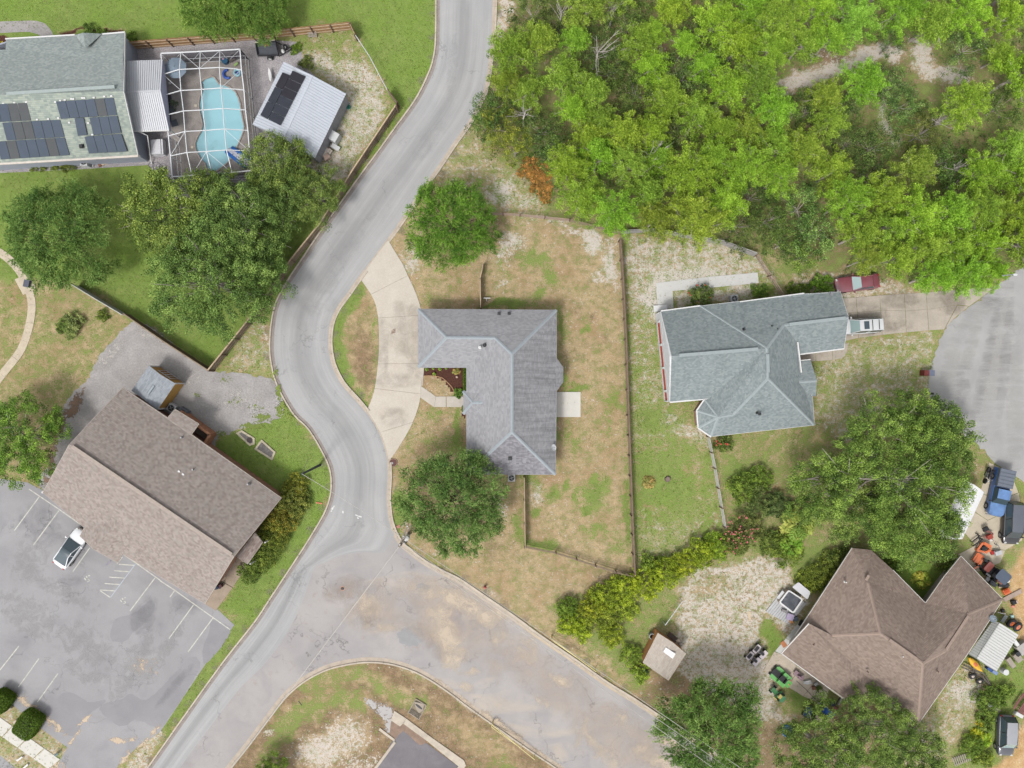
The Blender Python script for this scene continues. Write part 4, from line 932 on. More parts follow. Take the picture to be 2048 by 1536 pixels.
# ---- the pine wood. d: row (landmark), kind, x, y, radius in photo pixels, tint
BR, PL, OL = (.82, .94, .72), (.78, .87, .84), (.68, .75, .7)      # bright, pale, olive
DK, YW, GY = (.62, .72, .62), (1.25, 1.12, .55), (.95, 1.12, 1.15)    # dark, yellowish, grey green
WOOD = {
 'along the top edge': [('s', 1065, 22, 42, DK), ('p', 1175, 12, 46, PL), ('s', 1120, 48, 34, DK), ('s', 1262, 40, 36, OL), ('p', 1345, 12, 34, BR), ('p', 1430, 45, 46, BR), ('p', 1500, 20, 46, BR), ('p', 1560, 40, 50, BR), ('p', 1628, 25, 46, BR), ('p', 1706, 40, 50, PL), ('p', 1800, 22, 50, BR), ('p', 1866, 42, 44, PL), ('p', 1938, 28, 46, BR), ('p', 2004, 40, 44, BR), ('s', 2062, 20, 44, DK), ('p', 1230, -22, 44, PL), ('p', 1330, -40, 50, BR), ('p', 1440, -45, 50, BR), ('p', 1560, -50, 50, PL), ('p', 1680, -52, 50, BR), ('p', 1800, -60, 50, BR), ('p', 1920, -55, 50, PL), ('p', 2060, -50, 50, BR)],
 'beside the winding road': [('p', 1022, 108, 48, OL), ('p', 1075, 78, 36, PL), ('p', 1015, 165, 36, OL), ('p', 1062, 185, 34, PL), ('s', 985, 215, 34, DK), ('s', 995, 256, 40, YW), ('s', 1032, 296, 30, (1.2, 1.0, .45)), ('s', 968, 250, 26, OL), ('s', 1078, 262, 42, DK), ('s', 1100, 300, 36, DK)],
 'in the second row from the top': [('p', 1146, 76, 32, BR), ('s', 1198, 98, 40, OL), ('p', 1280, 88, 40, PL), ('p', 1312, 62, 26, BR), ('p', 1372, 84, 26, BR), ('s', 1400, 60, 30, DK), ('s', 1455, 95, 34, DK), ('p', 1480, 84, 40, BR), ('p', 1540, 100, 44, BR), ('p', 1600, 96, 38, PL), ('p', 1660, 82, 34, BR), ('s', 1786, 84, 26, DK)],
 'in the third row from the top': [('p', 1128, 150, 44, PL), ('p', 1180, 182, 34, PL), ('s', 1220, 140, 34, DK), ('p', 1306, 138, 36, BR), ('s', 1275, 184, 44, DK), ('s', 1366, 150, 40, (.66, .82, .78)), ('p', 1330, 180, 30, PL), ('p', 1412, 135, 34, BR), ('p', 1450, 180, 42, BR), ('p', 1510, 165, 48, PL), ('p', 1545, 222, 42, BR)],
 'in the middle row': [('p', 1146, 212, 34, BR), ('p', 1200, 240, 32, PL), ('p', 1248, 262, 40, BR), ('p', 1335, 208, 42, BR), ('p', 1300, 262, 36, BR), ('p', 1390, 232, 44, PL), ('p', 1440, 262, 38, BR), ('p', 1498, 262, 44, PL), ('s', 1350, 268, 34, DK), ('p', 1172, 276, 38, BR)],
 'south of the sandy track': [('p', 1722, 165, 48, BR), ('p', 1648, 190, 36, PL), ('s', 1620, 215, 34, OL), ('p', 1656, 245, 38, PL), ('s', 1780, 172, 34, GY), ('s', 1802, 214, 38, GY), ('s', 1690, 225, 30, DK), ('p', 1930, 208, 50, BR), ('s', 1928, 100, 44, GY), ('p', 2040, 150, 44, BR), ('p', 2000, 110, 30, PL), ('s', 2000, 215, 40, DK), ('s', 1845, 265, 36, (.8, .78, .6)), ('s', 1750, 290, 40, DK), ('s', 1695, 288, 36, OL)],
 'in the row below the middle': [('p', 1140, 330, 44, BR), ('p', 1198, 320, 44, BR), ('p', 1255, 330, 40, PL), ('p', 1318, 322, 36, BR), ('p', 1374, 350, 56, BR), ('p', 1432, 318, 38, BR), ('p', 1490, 330, 46, BR), ('p', 1548, 300, 46, PL), ('p', 1600, 300, 44, PL), ('p', 1560, 352, 40, BR), ('p', 1662, 345, 46, BR), ('p', 1830, 332, 42, PL), ('s', 1740, 350, 36, DK), ('s', 1890, 320, 38, OL), ('s', 1920, 362, 36, DK), ('p', 2012, 300, 46, PL), ('p', 1962, 345, 42, BR), ('p', 2044, 356, 42, BR)],
 'along the lower edge of the wood': [('p', 1165, 392, 46, BR), ('p', 1228, 425, 50, BR), ('p', 1290, 390, 36, PL), ('p', 1312, 438, 40, OL), ('p', 1385, 440, 62, BR), ('p', 1445, 400, 50, BR), ('s', 1500, 395, 38, DK), ('s', 1478, 452, 42, DK), ('s', 1540, 440, 42, DK), ('s', 1598, 415, 44, GY), ('s', 1628, 470, 42, GY), ('s', 1565, 490, 34, OL), ('s', 1605, 512, 30, (.95, 1.1, .8)), ('p', 1700, 400, 46, BR), ('p', 1765, 395, 44, BR), ('p', 1720, 470, 42, PL)],
 'above the cracked garage driveway': [('p', 1828, 430, 54, BR), ('p', 1770, 458, 44, PL), ('p', 1895, 425, 46, BR), ('p', 1960, 418, 44, PL), ('p', 1842, 500, 52, BR), ('p', 1900, 492, 48, BR), ('p', 1962, 488, 50, BR), ('p', 1788, 520, 38, BR), ('p', 1738, 518, 30, PL), ('p', 1872, 552, 38, BR), ('p', 1930, 548, 46, BR), ('p', 2025, 430, 46, BR), ('p', 2030, 492, 44, PL), ('p', 1985, 548, 32, BR), ('p', 2080, 460, 50, BR), ('p', 2090, 380, 50, BR)],
}
ORD = ['first', 'second', 'third', 'fourth', 'fifth', 'sixth', 'seventh', 'eighth', 'ninth', 'tenth', 'eleventh', 'twelfth', 'thirteenth', 'fourteenth', 'fifteenth', 'sixteenth', 'seventeenth', 'eighteenth', 'nineteenth', 'twentieth', '21st', '22nd', '23rd', '24th']
def tone_word(t, k):
    if t is BR: return 'lime green'
    if t is PL: return 'pale green'
    if t is OL: return 'olive green'
    if t is DK: return 'dark green'
    if t is GY: return 'grey green'
    if t is YW or t[0] > 1.1: return 'yellow green'
    return 'dull green'
for row, ts in WOOD.items():
    for K_ in 'ps':
        sel = sorted([q for q in ts if q[0] == K_], key=lambda q: q[1]); nm = 'pine_tree' if K_ == 'p' else 'scrub_oak'
        inside = outs = 0
        for q in sel:
            vis = -20 < q[1] < 2068 and q[2] > -35
            if vis: inside += 1
            size = 'large' if q[3] >= 48 else 'small' if q[3] <= 34 else 'mid-sized'
            sp = 'pine' if K_ == 'p' else 'scrub oak'
            if not vis: outs += 1
            lab = f"{size} {tone_word(q[4], K_)} {sp}, {ORD[inside - 1]} from left {row}" if vis else f"{size} {tone_word(q[4], K_)} {sp} just outside the frame, {ORD[outs - 1]} from left {row}"
            tree(nm, 'pine' if K_ == 'p' else 'scrub', q[1], q[2], q[3] * 1.04, lab, jit(q[4], .1), base=random.uniform(2.2, 5.0) if K_ == 'p' else random.uniform(1.0, 2.2), group='pines of the wood' if K_ == 'p' else 'scrub oaks of the wood')
# ---- garden and street trees
tree('elm_tree', 'elm', 902, 450, 88, 'bright green feathery elm at the fence corner north of the middle house', (.9, 1.08, .5), base=1.4, var=1)
tree('elm_tree', 'elm', 906, 1002, 104, 'large feathery elm over the lower corner of the grey-roofed middle house', (.98, 1.0, .98), base=1.8, var=2)
tree('elm_tree', 'elm', 118, 470, 106, 'wide feathery elm beside the curved concrete path at the left edge', (.95, .98, .9), base=2.0, var=1)
tree('elm_tree', 'elm', 1422, 1462, 104, 'feathery elm at the power lines below the small tan shed', (1.0, 1.05, .9), base=2.0, var=0)
tree('elm_tree', 'elm', 430, 8, 70, 'feathery yellow-green tree behind the wooden fence at the top edge, left one', (1.15, 1.15, .8), base=1.8, var=0)
tree('elm_tree', 'elm', 520, 18, 60, 'feathery tree hanging over the wooden fence at the top edge, right one', (.95, .98, .7), base=1.6, var=0)
tree('shade_tree', 'oak', 28, 880, 88, 'round mid-green tree beside the brown shingled building at the left edge', (1.0, 1.25, .7), base=2.0)
tree('shade_tree', 'oak', 415, 560, 122, 'largest dark oak in the lawn left of the bend in the road', (.95, 1.08, 1.0), base=3.0, var=1)
tree('shade_tree', 'oak', 470, 450, 92, 'dark oak in the grove between the largest oak and the pool yard', (.9, 1.0, .92), base=3.2, var=0)
tree('shade_tree', 'oak', 320, 420, 88, 'thin olive-green oak on the left of the grove below the pool cage', (1.12, 1.1, .85), base=3.0, var=2)
tree('shade_tree', 'oak', 552, 335, 66, 'olive oak overhanging the lower corner of the pool cage', (1.0, 1.0, .85), base=2.6, var=2)
tree('shade_tree', 'oak', 630, 385, 56, 'small dull oak at the lower end of the sandy shed yard', (.95, .95, .85), base=2.4, var=2)
tree('shade_tree', 'oak', 545, 400, 60, 'dark oak in the middle of the grove beside the road fence', (.8, .9, .85), base=2.6, var=2)
tree('shade_tree', 'oak', 515, 540, 62, 'dark oak against the picket fence at the bend in the road', (.85, 1.0, .9), base=2.6, var=2)
tree('shade_tree', 'oak', 430, 385, 50, 'olive oak just below the pool cage frame', (1.05, 1.05, .85), base=2.4, var=2)
tree('shade_tree', 'big', 1800, 960, 168, 'huge spreading oak that covers the vehicles by the cul-de-sac', (1.0, 1.12, .8), base=3.6, var=0)
tree('shade_tree', 'oak', 1880, 880, 78, 'leafy oak at the edge of the cul-de-sac, upper right of the huge oak', (.95, 1.05, .85), base=3.0, var=2)
tree('shade_tree', 'oak', 1690, 1000, 80, 'pale green oak on the left flank of the huge oak', (1.05, 1.1, .9), base=2.4, var=0)
tree('shade_tree', 'oak', 1846, 1062, 74, 'oak leaning over the brown roof from the huge oak', (.92, .98, .82), base=3.0, var=2)
tree('shade_tree', 'oak', 1640, 1500, 82, 'green oak at the bottom edge beside the blue wading pool', (1.0, 1.08, .85), base=2.4, var=0)
tree('shade_tree', 'oak', 1752, 1468, 84, 'green oak below the brown L-shaped roof, in the middle of three', (.98, 1.06, .85), base=2.6, var=1)
tree('shade_tree', 'oak', 1830, 1520, 62, 'green oak at the bottom edge, rightmost of the three below the brown roof', (.95, 1.02, .85), base=2.2, var=2)
tree('shade_tree', 'oak', 545, 1545, 34, 'treetop showing at the bottom edge inside the grass island', (1.0, 1.1, .6), base=1.2, var=2)
# ---- shrubs
BUSH = []
for s_, r_ in ((41, .9), (42, 1.4), (43, 1.9)):
    me, tips = crown('leaves', s_, r_, r_ * .85, int(8 + 8 * r_ ** 2), 6, .22, 30, .13, .08, LM_BUSH, 'leaf', .08)
    o = trunk_mesh('stem', tips, r_, 0.0, s_, .045, BARK_D, limbs=6, twigs=1).build('tmp', BARK_D); st = o.data; bpy.data.objects.remove(o)
    BUSH.append(dict(R=r_, me=me, st=st))
def bush(px, py, rpx, label, tint=(1, 1, 1), hz=1.0, group=None, name='shrub', cat='shrub', z0=0.0):
    Rm = rpx / S * .98; pr = min(BUSH, key=lambda q: abs(q['R'] - Rm)); s_ = Rm / pr['R']; c = W(px, py, .5 * Rm)
    r_ = root(name, label, cat, (c.x, c.y, z0), group, rz=random.uniform(0, 6))
    a_ = bpy.data.objects.new('stem', pr['st']); link(a_, r_); a_.scale = (s_, s_, s_ * hz)
    o = bpy.data.objects.new('leaves', pr['me']); link(o, r_); o.scale = (s_, s_, s_ * hz); o.color = (tint[0] * 1.12, tint[1] * .93, tint[2] * 1.4, 1); return r_
def flowers(r_, px, py, rpx, n_, m, zt):
    mb = MB(); c = W(px, py, zt)
    for _ in range(n_):
        a_ = random.uniform(0, 6.28); q = math.sqrt(random.random()) * rpx / S * .95; x, y = c.x + q * math.cos(a_), c.y + q * math.sin(a_)
        z_ = zt * random.uniform(.75, 1.15) * (1 - .4 * (q / (rpx / S)) ** 2)
        for _ in range(3): mb.box((x + random.uniform(-.06, .06), y + random.uniform(-.06, .06), z_), (.1, .09, .05), random.uniform(0, 3), random.uniform(-.5, .5))
    rr = r_.rotation_euler.z; o = mb.build('flowers', m, r_, kind='stuff'); o.rotation_euler = (0, 0, -rr); return o
BG = (1.35, 1.25, .55)
hedge = 'shrubs of the hedge along the brown shingled building'
for x, y, r_, lab, tn in [(590, 973, 24, 'bright yellow-green shrub at the top of the building hedge', BG), (583, 1008, 32, 'largest mottled shrub in the upper part of the building hedge', (1.1, 1.1, .7)), (561, 1040, 30, 'mottled orange-green shrub in the middle of the building hedge', (1.3, 1.05, .5)),
                          (548, 1068, 30, 'bright green shrub beside the small porch roof', (1.2, 1.25, .6)), (536, 1093, 30, 'green shrub right of the small porch roof', (1, 1.15, .6)), (516, 1122, 28, 'clipped green shrub below the small porch roof', (.95, 1.15, .6)), (498, 1146, 22, 'low clipped shrub at the bottom end of the building hedge', (.85, 1.1, .6)), (602, 1000, 18, 'dark shrub on the road side of the building hedge', (.75, .9, .6))]:
    bush(x, y, r_, lab, tn, .8, hedge)
hl = 'overgrown shrubs between the yards and the side road'
for i, (x, y, r_, tn, lab) in enumerate([(1135, 1215, 22, (.8, .95, .8), 'dark shrub at the upper left end of the overgrown strip'), (1140, 1243, 26, (1.35, 1.35, .6), 'lime shrub nearest the side road at the left end of the strip'), (1165, 1262, 18, (1.3, 1.3, .6), 'small lime shrub just below the lime shrub nearest the side road'),
        (1185, 1212, 26, (1.25, 1.1, .55), 'yellowish shrub in the left third of the overgrown strip'), (1212, 1192, 30, (1.1, 1.1, .55), 'bushy green shrub left of the back fence corner'), (1205, 1240, 28, (1.05, 1.0, .75), 'dull yellow shrub hanging towards the side road'), (1222, 1270, 24, (1.25, 1.2, .6), 'olive shrub closest to the barrier pole by the road'),
        (1250, 1178, 30, (1.25, 1.25, .55), 'lime shrub just below the picket fence corner'), (1290, 1170, 30, (1.3, 1.25, .5), 'yellow-green shrub right of the picket fence corner'), (1328, 1145, 30, (1.2, 1.2, .55), 'bright shrub in the middle of the overgrown strip'), (1365, 1128, 28, (1.35, 1.25, .5), 'yellow shrub below the right-hand lawn'),
        (1400, 1108, 28, (1.2, 1.2, .55), 'green-yellow shrub near the end of the white rail fence'), (1432, 1092, 26, (1.0, 1.15, .6), 'green shrub at the foot of the white rail fence'), (1302, 1130, 18, (.9, 1.0, .8), 'small dull shrub on the lawn side of the strip'), (1262, 1310, 24, (.95, 1.05, .8), 'shrub against the orange side of the tan shed'), (1282, 1345, 18, (1.0, 1.1, .8), 'low shrub by the blue buckets'), (1255, 1222, 20, (1.1, 1.1, .7), 'low shrub in the grass left of the wire fence')]):
    bush(x, y, r_ * random.uniform(.85, 1.1), lab, (tn[0] * 1.42, tn[1] * 1.62, tn[2] * .85), random.uniform(.75, 1.15), hl)
for x, y, r_, lab, tn in [(205, 630, 11, 'small green shrub alone on the sandy field', (.9, 1.1, .6)), (128, 652, 14, 'low shrub on the left of the grey-green clump in the field', (.9, 1.2, .8)), (146, 646, 18, 'grey-green dusty shrub in the field', (1.3, 1.4, 1.5)), (142, 662, 14, 'pale dusty shrub at the bottom of the grey-green clump', (1.3, 1.45, 1.4)),
                          (918, 786, 9, 'round holly beside the front walk', (.7, 1.2, .6)), (929, 818, 6, 'small plant below the front walk at the porch', (.9, 1.2, .6)), (1518, 584, 15, 'shrub beside the air conditioner of the sage-roofed house', (.8, 1.15, .6)), (1586, 578, 12, 'small shrub left of the round clipped one by the maroon car', (.85, 1.1, .6)), (1606, 580, 11, 'second small shrub left of the round clipped one', (.85, 1.1, .6)), (1645, 573, 21, 'dense round clipped shrub in front of the maroon car', (.7, 1.15, .4)),
                          (1488, 975, 30, 'bright green shrub right of the white rail fence', (1.0, 1.3, .6)), (1520, 955, 24, 'bright shrub at the top of the clump right of the rail fence', (1.0, 1.35, .6)), (1516, 1002, 34, 'dark shrub in the middle of the clump right of the rail fence', (.7, .85, .75)), (1556, 1010, 26, 'blue-green shrub left of the palm', (.65, .85, .85)), (1570, 1100, 34, 'shrub below the palm at the sandy yard', (.95, 1.15, .6)), (1540, 1085, 24, 'low shrub between the pink oleander and the palm', (.9, 1.1, .7)),
                          (1640, 1150, 30, 'shrub behind the hot tub deck', (1.0, 1.1, .5)), (1618, 1170, 16, 'small shrub at the back edge of the hot tub', (1.2, 1.3, .5)), (1680, 1125, 30, 'dark shrub at the upper corner of the brown roof', (.85, 1.0, .6)), (1608, 1158, 14, 'bright twig shrub over the hot tub deck corner', (1.2, 1.35, .6)), (1665, 1178, 20, 'shrub against the left wall under the brown roof', (1.0, 1.1, .5)),
                          (1900, 1130, 20, 'low shrub under the oak at the brown roof notch', (.9, 1.1, .6)), (1975, 1400, 26, 'overgrown shrub at the trailer tongue', (.85, 1.15, .6)), (2005, 1388, 20, 'green weeds shrub right of the trailer tongue', (.9, 1.2, .6)), (1945, 1492, 22, 'green shrub by the grey fence pieces at the bottom right', (.95, 1.3, .6)), (1968, 1515, 18, 'low weeds shrub left of the silver car nose', (1.1, 1.3, .6)), (1975, 1440, 18, 'weedy shrub above the yellow palmetto', (.85, 1.1, .6)),
                          (1785, 1130, 18, 'shrub beside the sago in the roof notch', (.8, 1.1, .5)), (180, 62, 14, 'dark green shrub at the wall of the solar house', (.7, 1.0, .6)), (205, 66, 9, 'small shrub beside the dark one at the solar house', (.8, 1.1, .6)), (262, 76, 12, 'ivy-like shrub at the start of the wooden fence', (.8, 1.1, .55)), (4, 94, 9, 'yellow flowering shrub at the left edge', (3.2, 2.4, .35)),
                          (66, 332, 9, 'small shrub under the gutter, left of four', (1, 1.1, .7)), (86, 334, 8, 'small shrub under the gutter, second of four', (1, 1.1, .7)), (112, 331, 10, 'small shrub under the gutter, third of four', (1, 1.1, .7)), (134, 330, 12, 'largest shrub under the gutter, beside the air conditioner', (1, 1.1, .7)), (612, 125, 12, 'scruffy shrub above the workshop roof', (.9, 1.0, .8)), (590, 100, 9, 'weeds behind the utility trailer', (.85, 1.2, .5)), (596, 92, 7, 'small weeds by the trailer tongue', (.85, 1.2, .5)), (608, 300, 22, 'shrub at the lower left wall of the workshop', (.85, .95, .85)),
                          (1060, 335, 20, 'dead orange brush pile left part', (2.1, .95, .8)), (1082, 345, 18, 'dead orange brush pile middle part', (2.1, .92, .8)), (1085, 372, 20, 'dead orange brush pile lower part', (2.0, .92, .8)), (1092, 395, 10, 'dead orange brush pile at its bottom end', (2.0, .95, .8))]:
    bush(x, y, r_, lab, tn, .3 if 'brush' in lab else .85)
r_ = bush(1402, 594, 24, 'flowering shrub with red blooms over the side walk', (.85, 1.05, .8), 1.2, name='flowering_shrub'); flowers(r_, 1402, 590, 26, 9, LM_RED, 1.6)
r_ = bush(1447, 888, 16, 'flowering shrub with red blooms at the top of the white rail fence', (.8, 1.0, .7), 1.1, name='flowering_shrub'); flowers(r_, 1447, 886, 16, 7, LM_RED, 1.0)
r_ = bush(1492, 1062, 34, 'oleander with pink blooms at the foot of the white rail fence', (.9, .95, .8), 1.1, name='flowering_shrub'); flowers(r_, 1490, 1065, 36, 40, LM_FLOW, 2.1)
r_ = bush(1470, 1085, 26, 'smaller pink oleander nearest the lawn corner', (.9, 1.0, .7), 1.0, name='flowering_shrub'); flowers(r_, 1468, 1085, 26, 16, LM_FLOW, 1.5)
# clipped box hedges at the lower left
def clipped(px, py, w_, d_, h_, rz, label):
    rg = np.random.default_rng(int(px + py)); N = 9000; f = rg.integers(0, 5, N); u, v = rg.uniform(-1, 1, N), rg.uniform(-1, 1, N)
    def sq(a_, b_): k_ = 6; return (np.abs(a_) ** k_ + np.abs(b_) ** k_) ** (1 / k_)
    P3 = np.where((f == 0)[:, None], np.stack([u, v, np.ones(N)], 1), np.where((f < 3)[:, None], np.stack([u, np.where(f == 1, 1, -1), v], 1), np.stack([np.where(f == 3, 1, -1), u, v], 1)))
    k_ = (np.abs(P3) ** 5).sum(1) ** .2; P3 = P3 / k_[:, None] * rg.uniform(.9, 1.02, N)[:, None]
    nrm = unit(P3 ** 3); pos = P3 * [w_ / 2, d_ / 2, h_ / 2] + [0, 0, h_ / 2]
    ax = unit(rg.normal(size=(N, 3)) + nrm * .2); me = leaf_mesh('leaves', pos, ax, .12, .08, .45 + rg.normal(0, .14, N), LM_BUSH, 3)
    c = W(px, py, h_ * .8); r_ = root('clipped_hedge', label, 'hedge', (c.x, c.y, 0), rz=rz)
    o = bpy.data.objects.new('leaves', me); link(o, r_); o.color = (.85, 1.0, .55, 1)
    MB().ball((c.x, c.y, h_ * .48), (w_ * .9, d_ * .9, h_ * .95), 16, 10).build('inner_twigs', mat('hedge_core', A(60, 72, 40), .95), r_)
clipped(52, 1452, 2.9, 2.35, 1.6, R(58), 'clipped rounded green hedge block on the edge of the white pavement')
clipped(-2, 1405, 2.2, 2.0, 1.6, R(58), 'clipped hedge block cut off by the left edge of the photo')
clipped(931, 756, .5, 3.0, .8, 0, 'narrow clipped hedge strip against the middle house')
# palms and sagos
def frond_plant(px, py, rpx, label, n_=22, h_=.9, tint=(1, 1, 1), name='palm', dead=0.0, droop=.5, stem=.0):
    rg = np.random.default_rng(int(px * 3 + py)); L_ = rpx / S; cen, ax, tn = [], [], []
    for k_ in range(n_):
        a_ = k_ * 2.4 + rg.normal(0, .15); el = rg.uniform(.1, .9)
        d = np.array([math.cos(a_), math.sin(a_), 0]); ll = L_ * rg.uniform(.8, 1.05); tt = .55 + rg.normal(0, .18)
        for s2 in np.linspace(.15, 1, 16):
            q = d * ll * s2 * (1 - .25 * el) + np.array([0, 0, stem + h_ * el * math.sin(min(1, s2 * 1.3) * 1.9) - droop * s2 ** 2 * .6 + .15])
            for sd_ in (-1, 1):
                pr = np.array([-d[1], d[0], 0]) * sd_; lf = .3 * L_ * math.sin(s2 * 2.6 + .2)
                cen.append(q + pr * lf * .45 + d * lf * .25); ax.append(pr * .8 + d * .6 + np.array([0, 0, -.25])); tn.append(tt + rg.normal(0, .06) + .15 * s2)
    cen = np.array(cen); ax = unit(np.array(ax)); cen[:, 2] = np.maximum(cen[:, 2], .04)
    me = leaf_mesh('fronds', cen, ax, .34 * L_, .05 + .03 * L_, np.array(tn), LM_PALM, 1)
    c = W(px, py, stem + .3); r_ = root(name, label, 'palm', (c.x, c.y, 0)); o = bpy.data.objects.new('fronds', me); link(o, r_); o.color = (*tint, 1)
    MB().tube([(c.x, c.y, 0), (c.x, c.y, stem + .2)], [.16, .12], 8).build('trunk', BARK_D, r_); return r_
frond_plant(1595, 1048, 36, 'fan palm with yellowing fronds under the huge oak', 30, 1.0, (.85, .95, .7), stem=1.4)
frond_plant(1583, 1092, 26, 'bright green palm just below the yellowing fan palm', 24, .8, (.8, 1.05, .5), stem=.8)
frond_plant(1845, 1160, 20, 'pale yellow sago in the notch of the brown roof', 26, .6, (1.35, 1.25, .75), 'sago_palm')
frond_plant(1298, 966, 15, 'half-dead sago palm alone on the right-hand lawn', 20, .5, (1.25, .9, 1.1), 'sago_palm')
frond_plant(912, 742, 9, 'dry straw-coloured palm in the mulch bed', 14, .5, (1.2, .85, 1.0), 'sago_palm')
frond_plant(1955, 1470, 16, 'yellow palmetto at the bottom right', 16, .5, (1.6, 1.4, .4), 'palmetto')
frond_plant(1968, 1482, 20, 'green-yellow palmetto left of the silver car', 18, .5, (1.2, 1.35, .5), 'palmetto')
frond_plant(1962, 1448, 10, 'small orange-yellow palmetto above the green-yellow one', 12, .4, (2.0, 1.4, .3), 'palmetto')
for i, (x, y, r_, lab) in enumerate([(853, 739, 4, 'leftmost'), (866, 737, 3, 'second'), (879, 738, 4, 'third'), (892, 737, 3, 'fourth'), (868, 748, 4, 'lowest')]):
    frond_plant(x, y, r_, f'tiny liriope tuft in the mulch bed, {lab} of five', 10, .3, (.8, 1.1, .5), 'grass_tuft')
for i, (x, y, r_, lab) in enumerate([(1196, 100, 34, 'bare whitish dead tree in the second row of the wood'), (1122, 22, 26, 'bare grey dead tree at the top edge near the road'), (1048, 222, 22, 'small bare dead tree beside the road-side pines'), (1300, 308, 30, 'bare brown dead tree in the gap in the middle of the wood'), (1890, 238, 26, 'bare grey dead tree right of the sandy clearing'), (1925, 330, 24, 'fallen-looking bare tree south of the sandy clearing'), (1230, 12, 26, 'bare branching dead tree beside the pale pine at the top edge')]):
    rg = np.random.default_rng(90 + i); tp = np.stack([rg.normal(0, r_ / S * .6, 14), rg.normal(0, r_ / S * .6, 14), rg.uniform(.8, 2.4, 14)], 1); c = W(x, y, 4.5)
    q = root('dead_tree', lab, 'tree', (c.x, c.y, 0)); o = trunk_mesh('x', tp, r_ / S, 3.4, i, .11, BARK, 14, 3).build('limbs', mat('dead_wood', A(214, 206, 198), .9, .15, 3)); o.parent = q
# undergrowth of the wood: low scrub nobody could count, and weeds over the yards
def scatter(name, test, n_, size, L_, w_, m, tone0, seed, hgt=.3, per=9):
    rg = np.random.default_rng(seed); px = rg.uniform(-60, 2110, n_); py = rg.uniform(-60, 1600, n_); ok = test(px, py, rg); px, py = px[ok], py[ok]; M_ = len(px)
    c = np.stack([(px - 1024) / S, (768 - py) / S, np.zeros(M_)], 1); sc = rg.uniform(.5, 1.4, M_); i = np.repeat(np.arange(M_), per)
    q = unit(rg.normal(size=(M_ * per, 3)) + [0, 0, .4]); q[:, 2] = np.abs(q[:, 2]); pos = c[i] + q * (size * sc[i] * rg.random(M_ * per) ** .5)[:, None] * [1, 1, hgt / size]; pos[:, 2] += .03
    tn = np.repeat(tone0 + rg.normal(0, .16, M_), per) + .15 * q[:, 2]
    me = leaf_mesh(name, pos, unit(q + rg.normal(0, .5, (M_ * per, 3))), L_, w_, tn, m, seed); o = bpy.data.objects.new(name, me); link(o); return o
def wat(k, px, py):
    i = np.clip(np.searchsorted(gx, (px - 1024) / S), 0, nx - 1); j = np.clip(np.searchsorted(gy, (768 - py) / S), 0, ny - 1); return LAY[k][j, i]
NOGO = [[PX(q) for q in LEFTs] + [PX(q) for q in (RIGHTs + NEs)[::-1]], CUL, LOT, GRAV, [(721, 556), (777, 479), (846, 600), (846, 760), (835, 820), (784, 920), (735, 820), (751, 768)], [(836, 618), (1113, 618), (1113, 950), (933, 950), (933, 735), (836, 735)], [(235, 60), (600, 60), (600, 400), (235, 400)], [(1676, 580), (1990, 570), (1888, 660), (1690, 690)], [(1890, 920), (2048, 920), (2048, 1150), (1890, 1150)], [(0, 60), (280, 60), (280, 330), (0, 330)]]
def free(px, py):
    ok = np.ones(px.shape, bool)
    for q in NOGO: ok &= ~in_poly(px, py, q)
    return ok
def t_scrub(px, py, rg): return free(px, py) & in_poly(px, py, FOREST) & (wat('S', px, py) < .4) & (vnoise(px, py, 9, 3, 60) > .4)
o = scatter('undergrowth', t_scrub, 30000, .42, .16, .09, LM_OAK, .45, 61, .7, 12); o.color = (.66, .86, .58, 1); tag(o, 'low dark scrub covering the floor of the pine wood', 'undergrowth', kind='stuff')
def t_weed(px, py, rg): return free(px, py) & ~in_poly(px, py, FOREST) & (wat('S', px, py) > .3) & (rg.random(px.shape) < .8) & (vnoise(px, py, 19, 3, 30) > .42)
o = scatter('weeds', t_weed, 60000, .1, .1, .035, LM_BUSH, .5, 62, .1, 6); o.color = (.8, .9, .7, 1); tag(o, 'small weeds scattered over the sandy yards', 'weeds', kind='stuff')
def t_grass(px, py, rg): return free(px, py) & ~in_poly(px, py, FOREST) & (wat('G', px, py) > .25) & (rg.random(px.shape) < wat('G', px, py))
o = scatter('grass', t_grass, 70000, .09, .12, .025, LM_BUSH, .62, 63, .09, 6); o.color = (1.0, 1.05, .75, 1); tag(o, 'short tufts of green grass over the lawns', 'grass', kind='stuff')
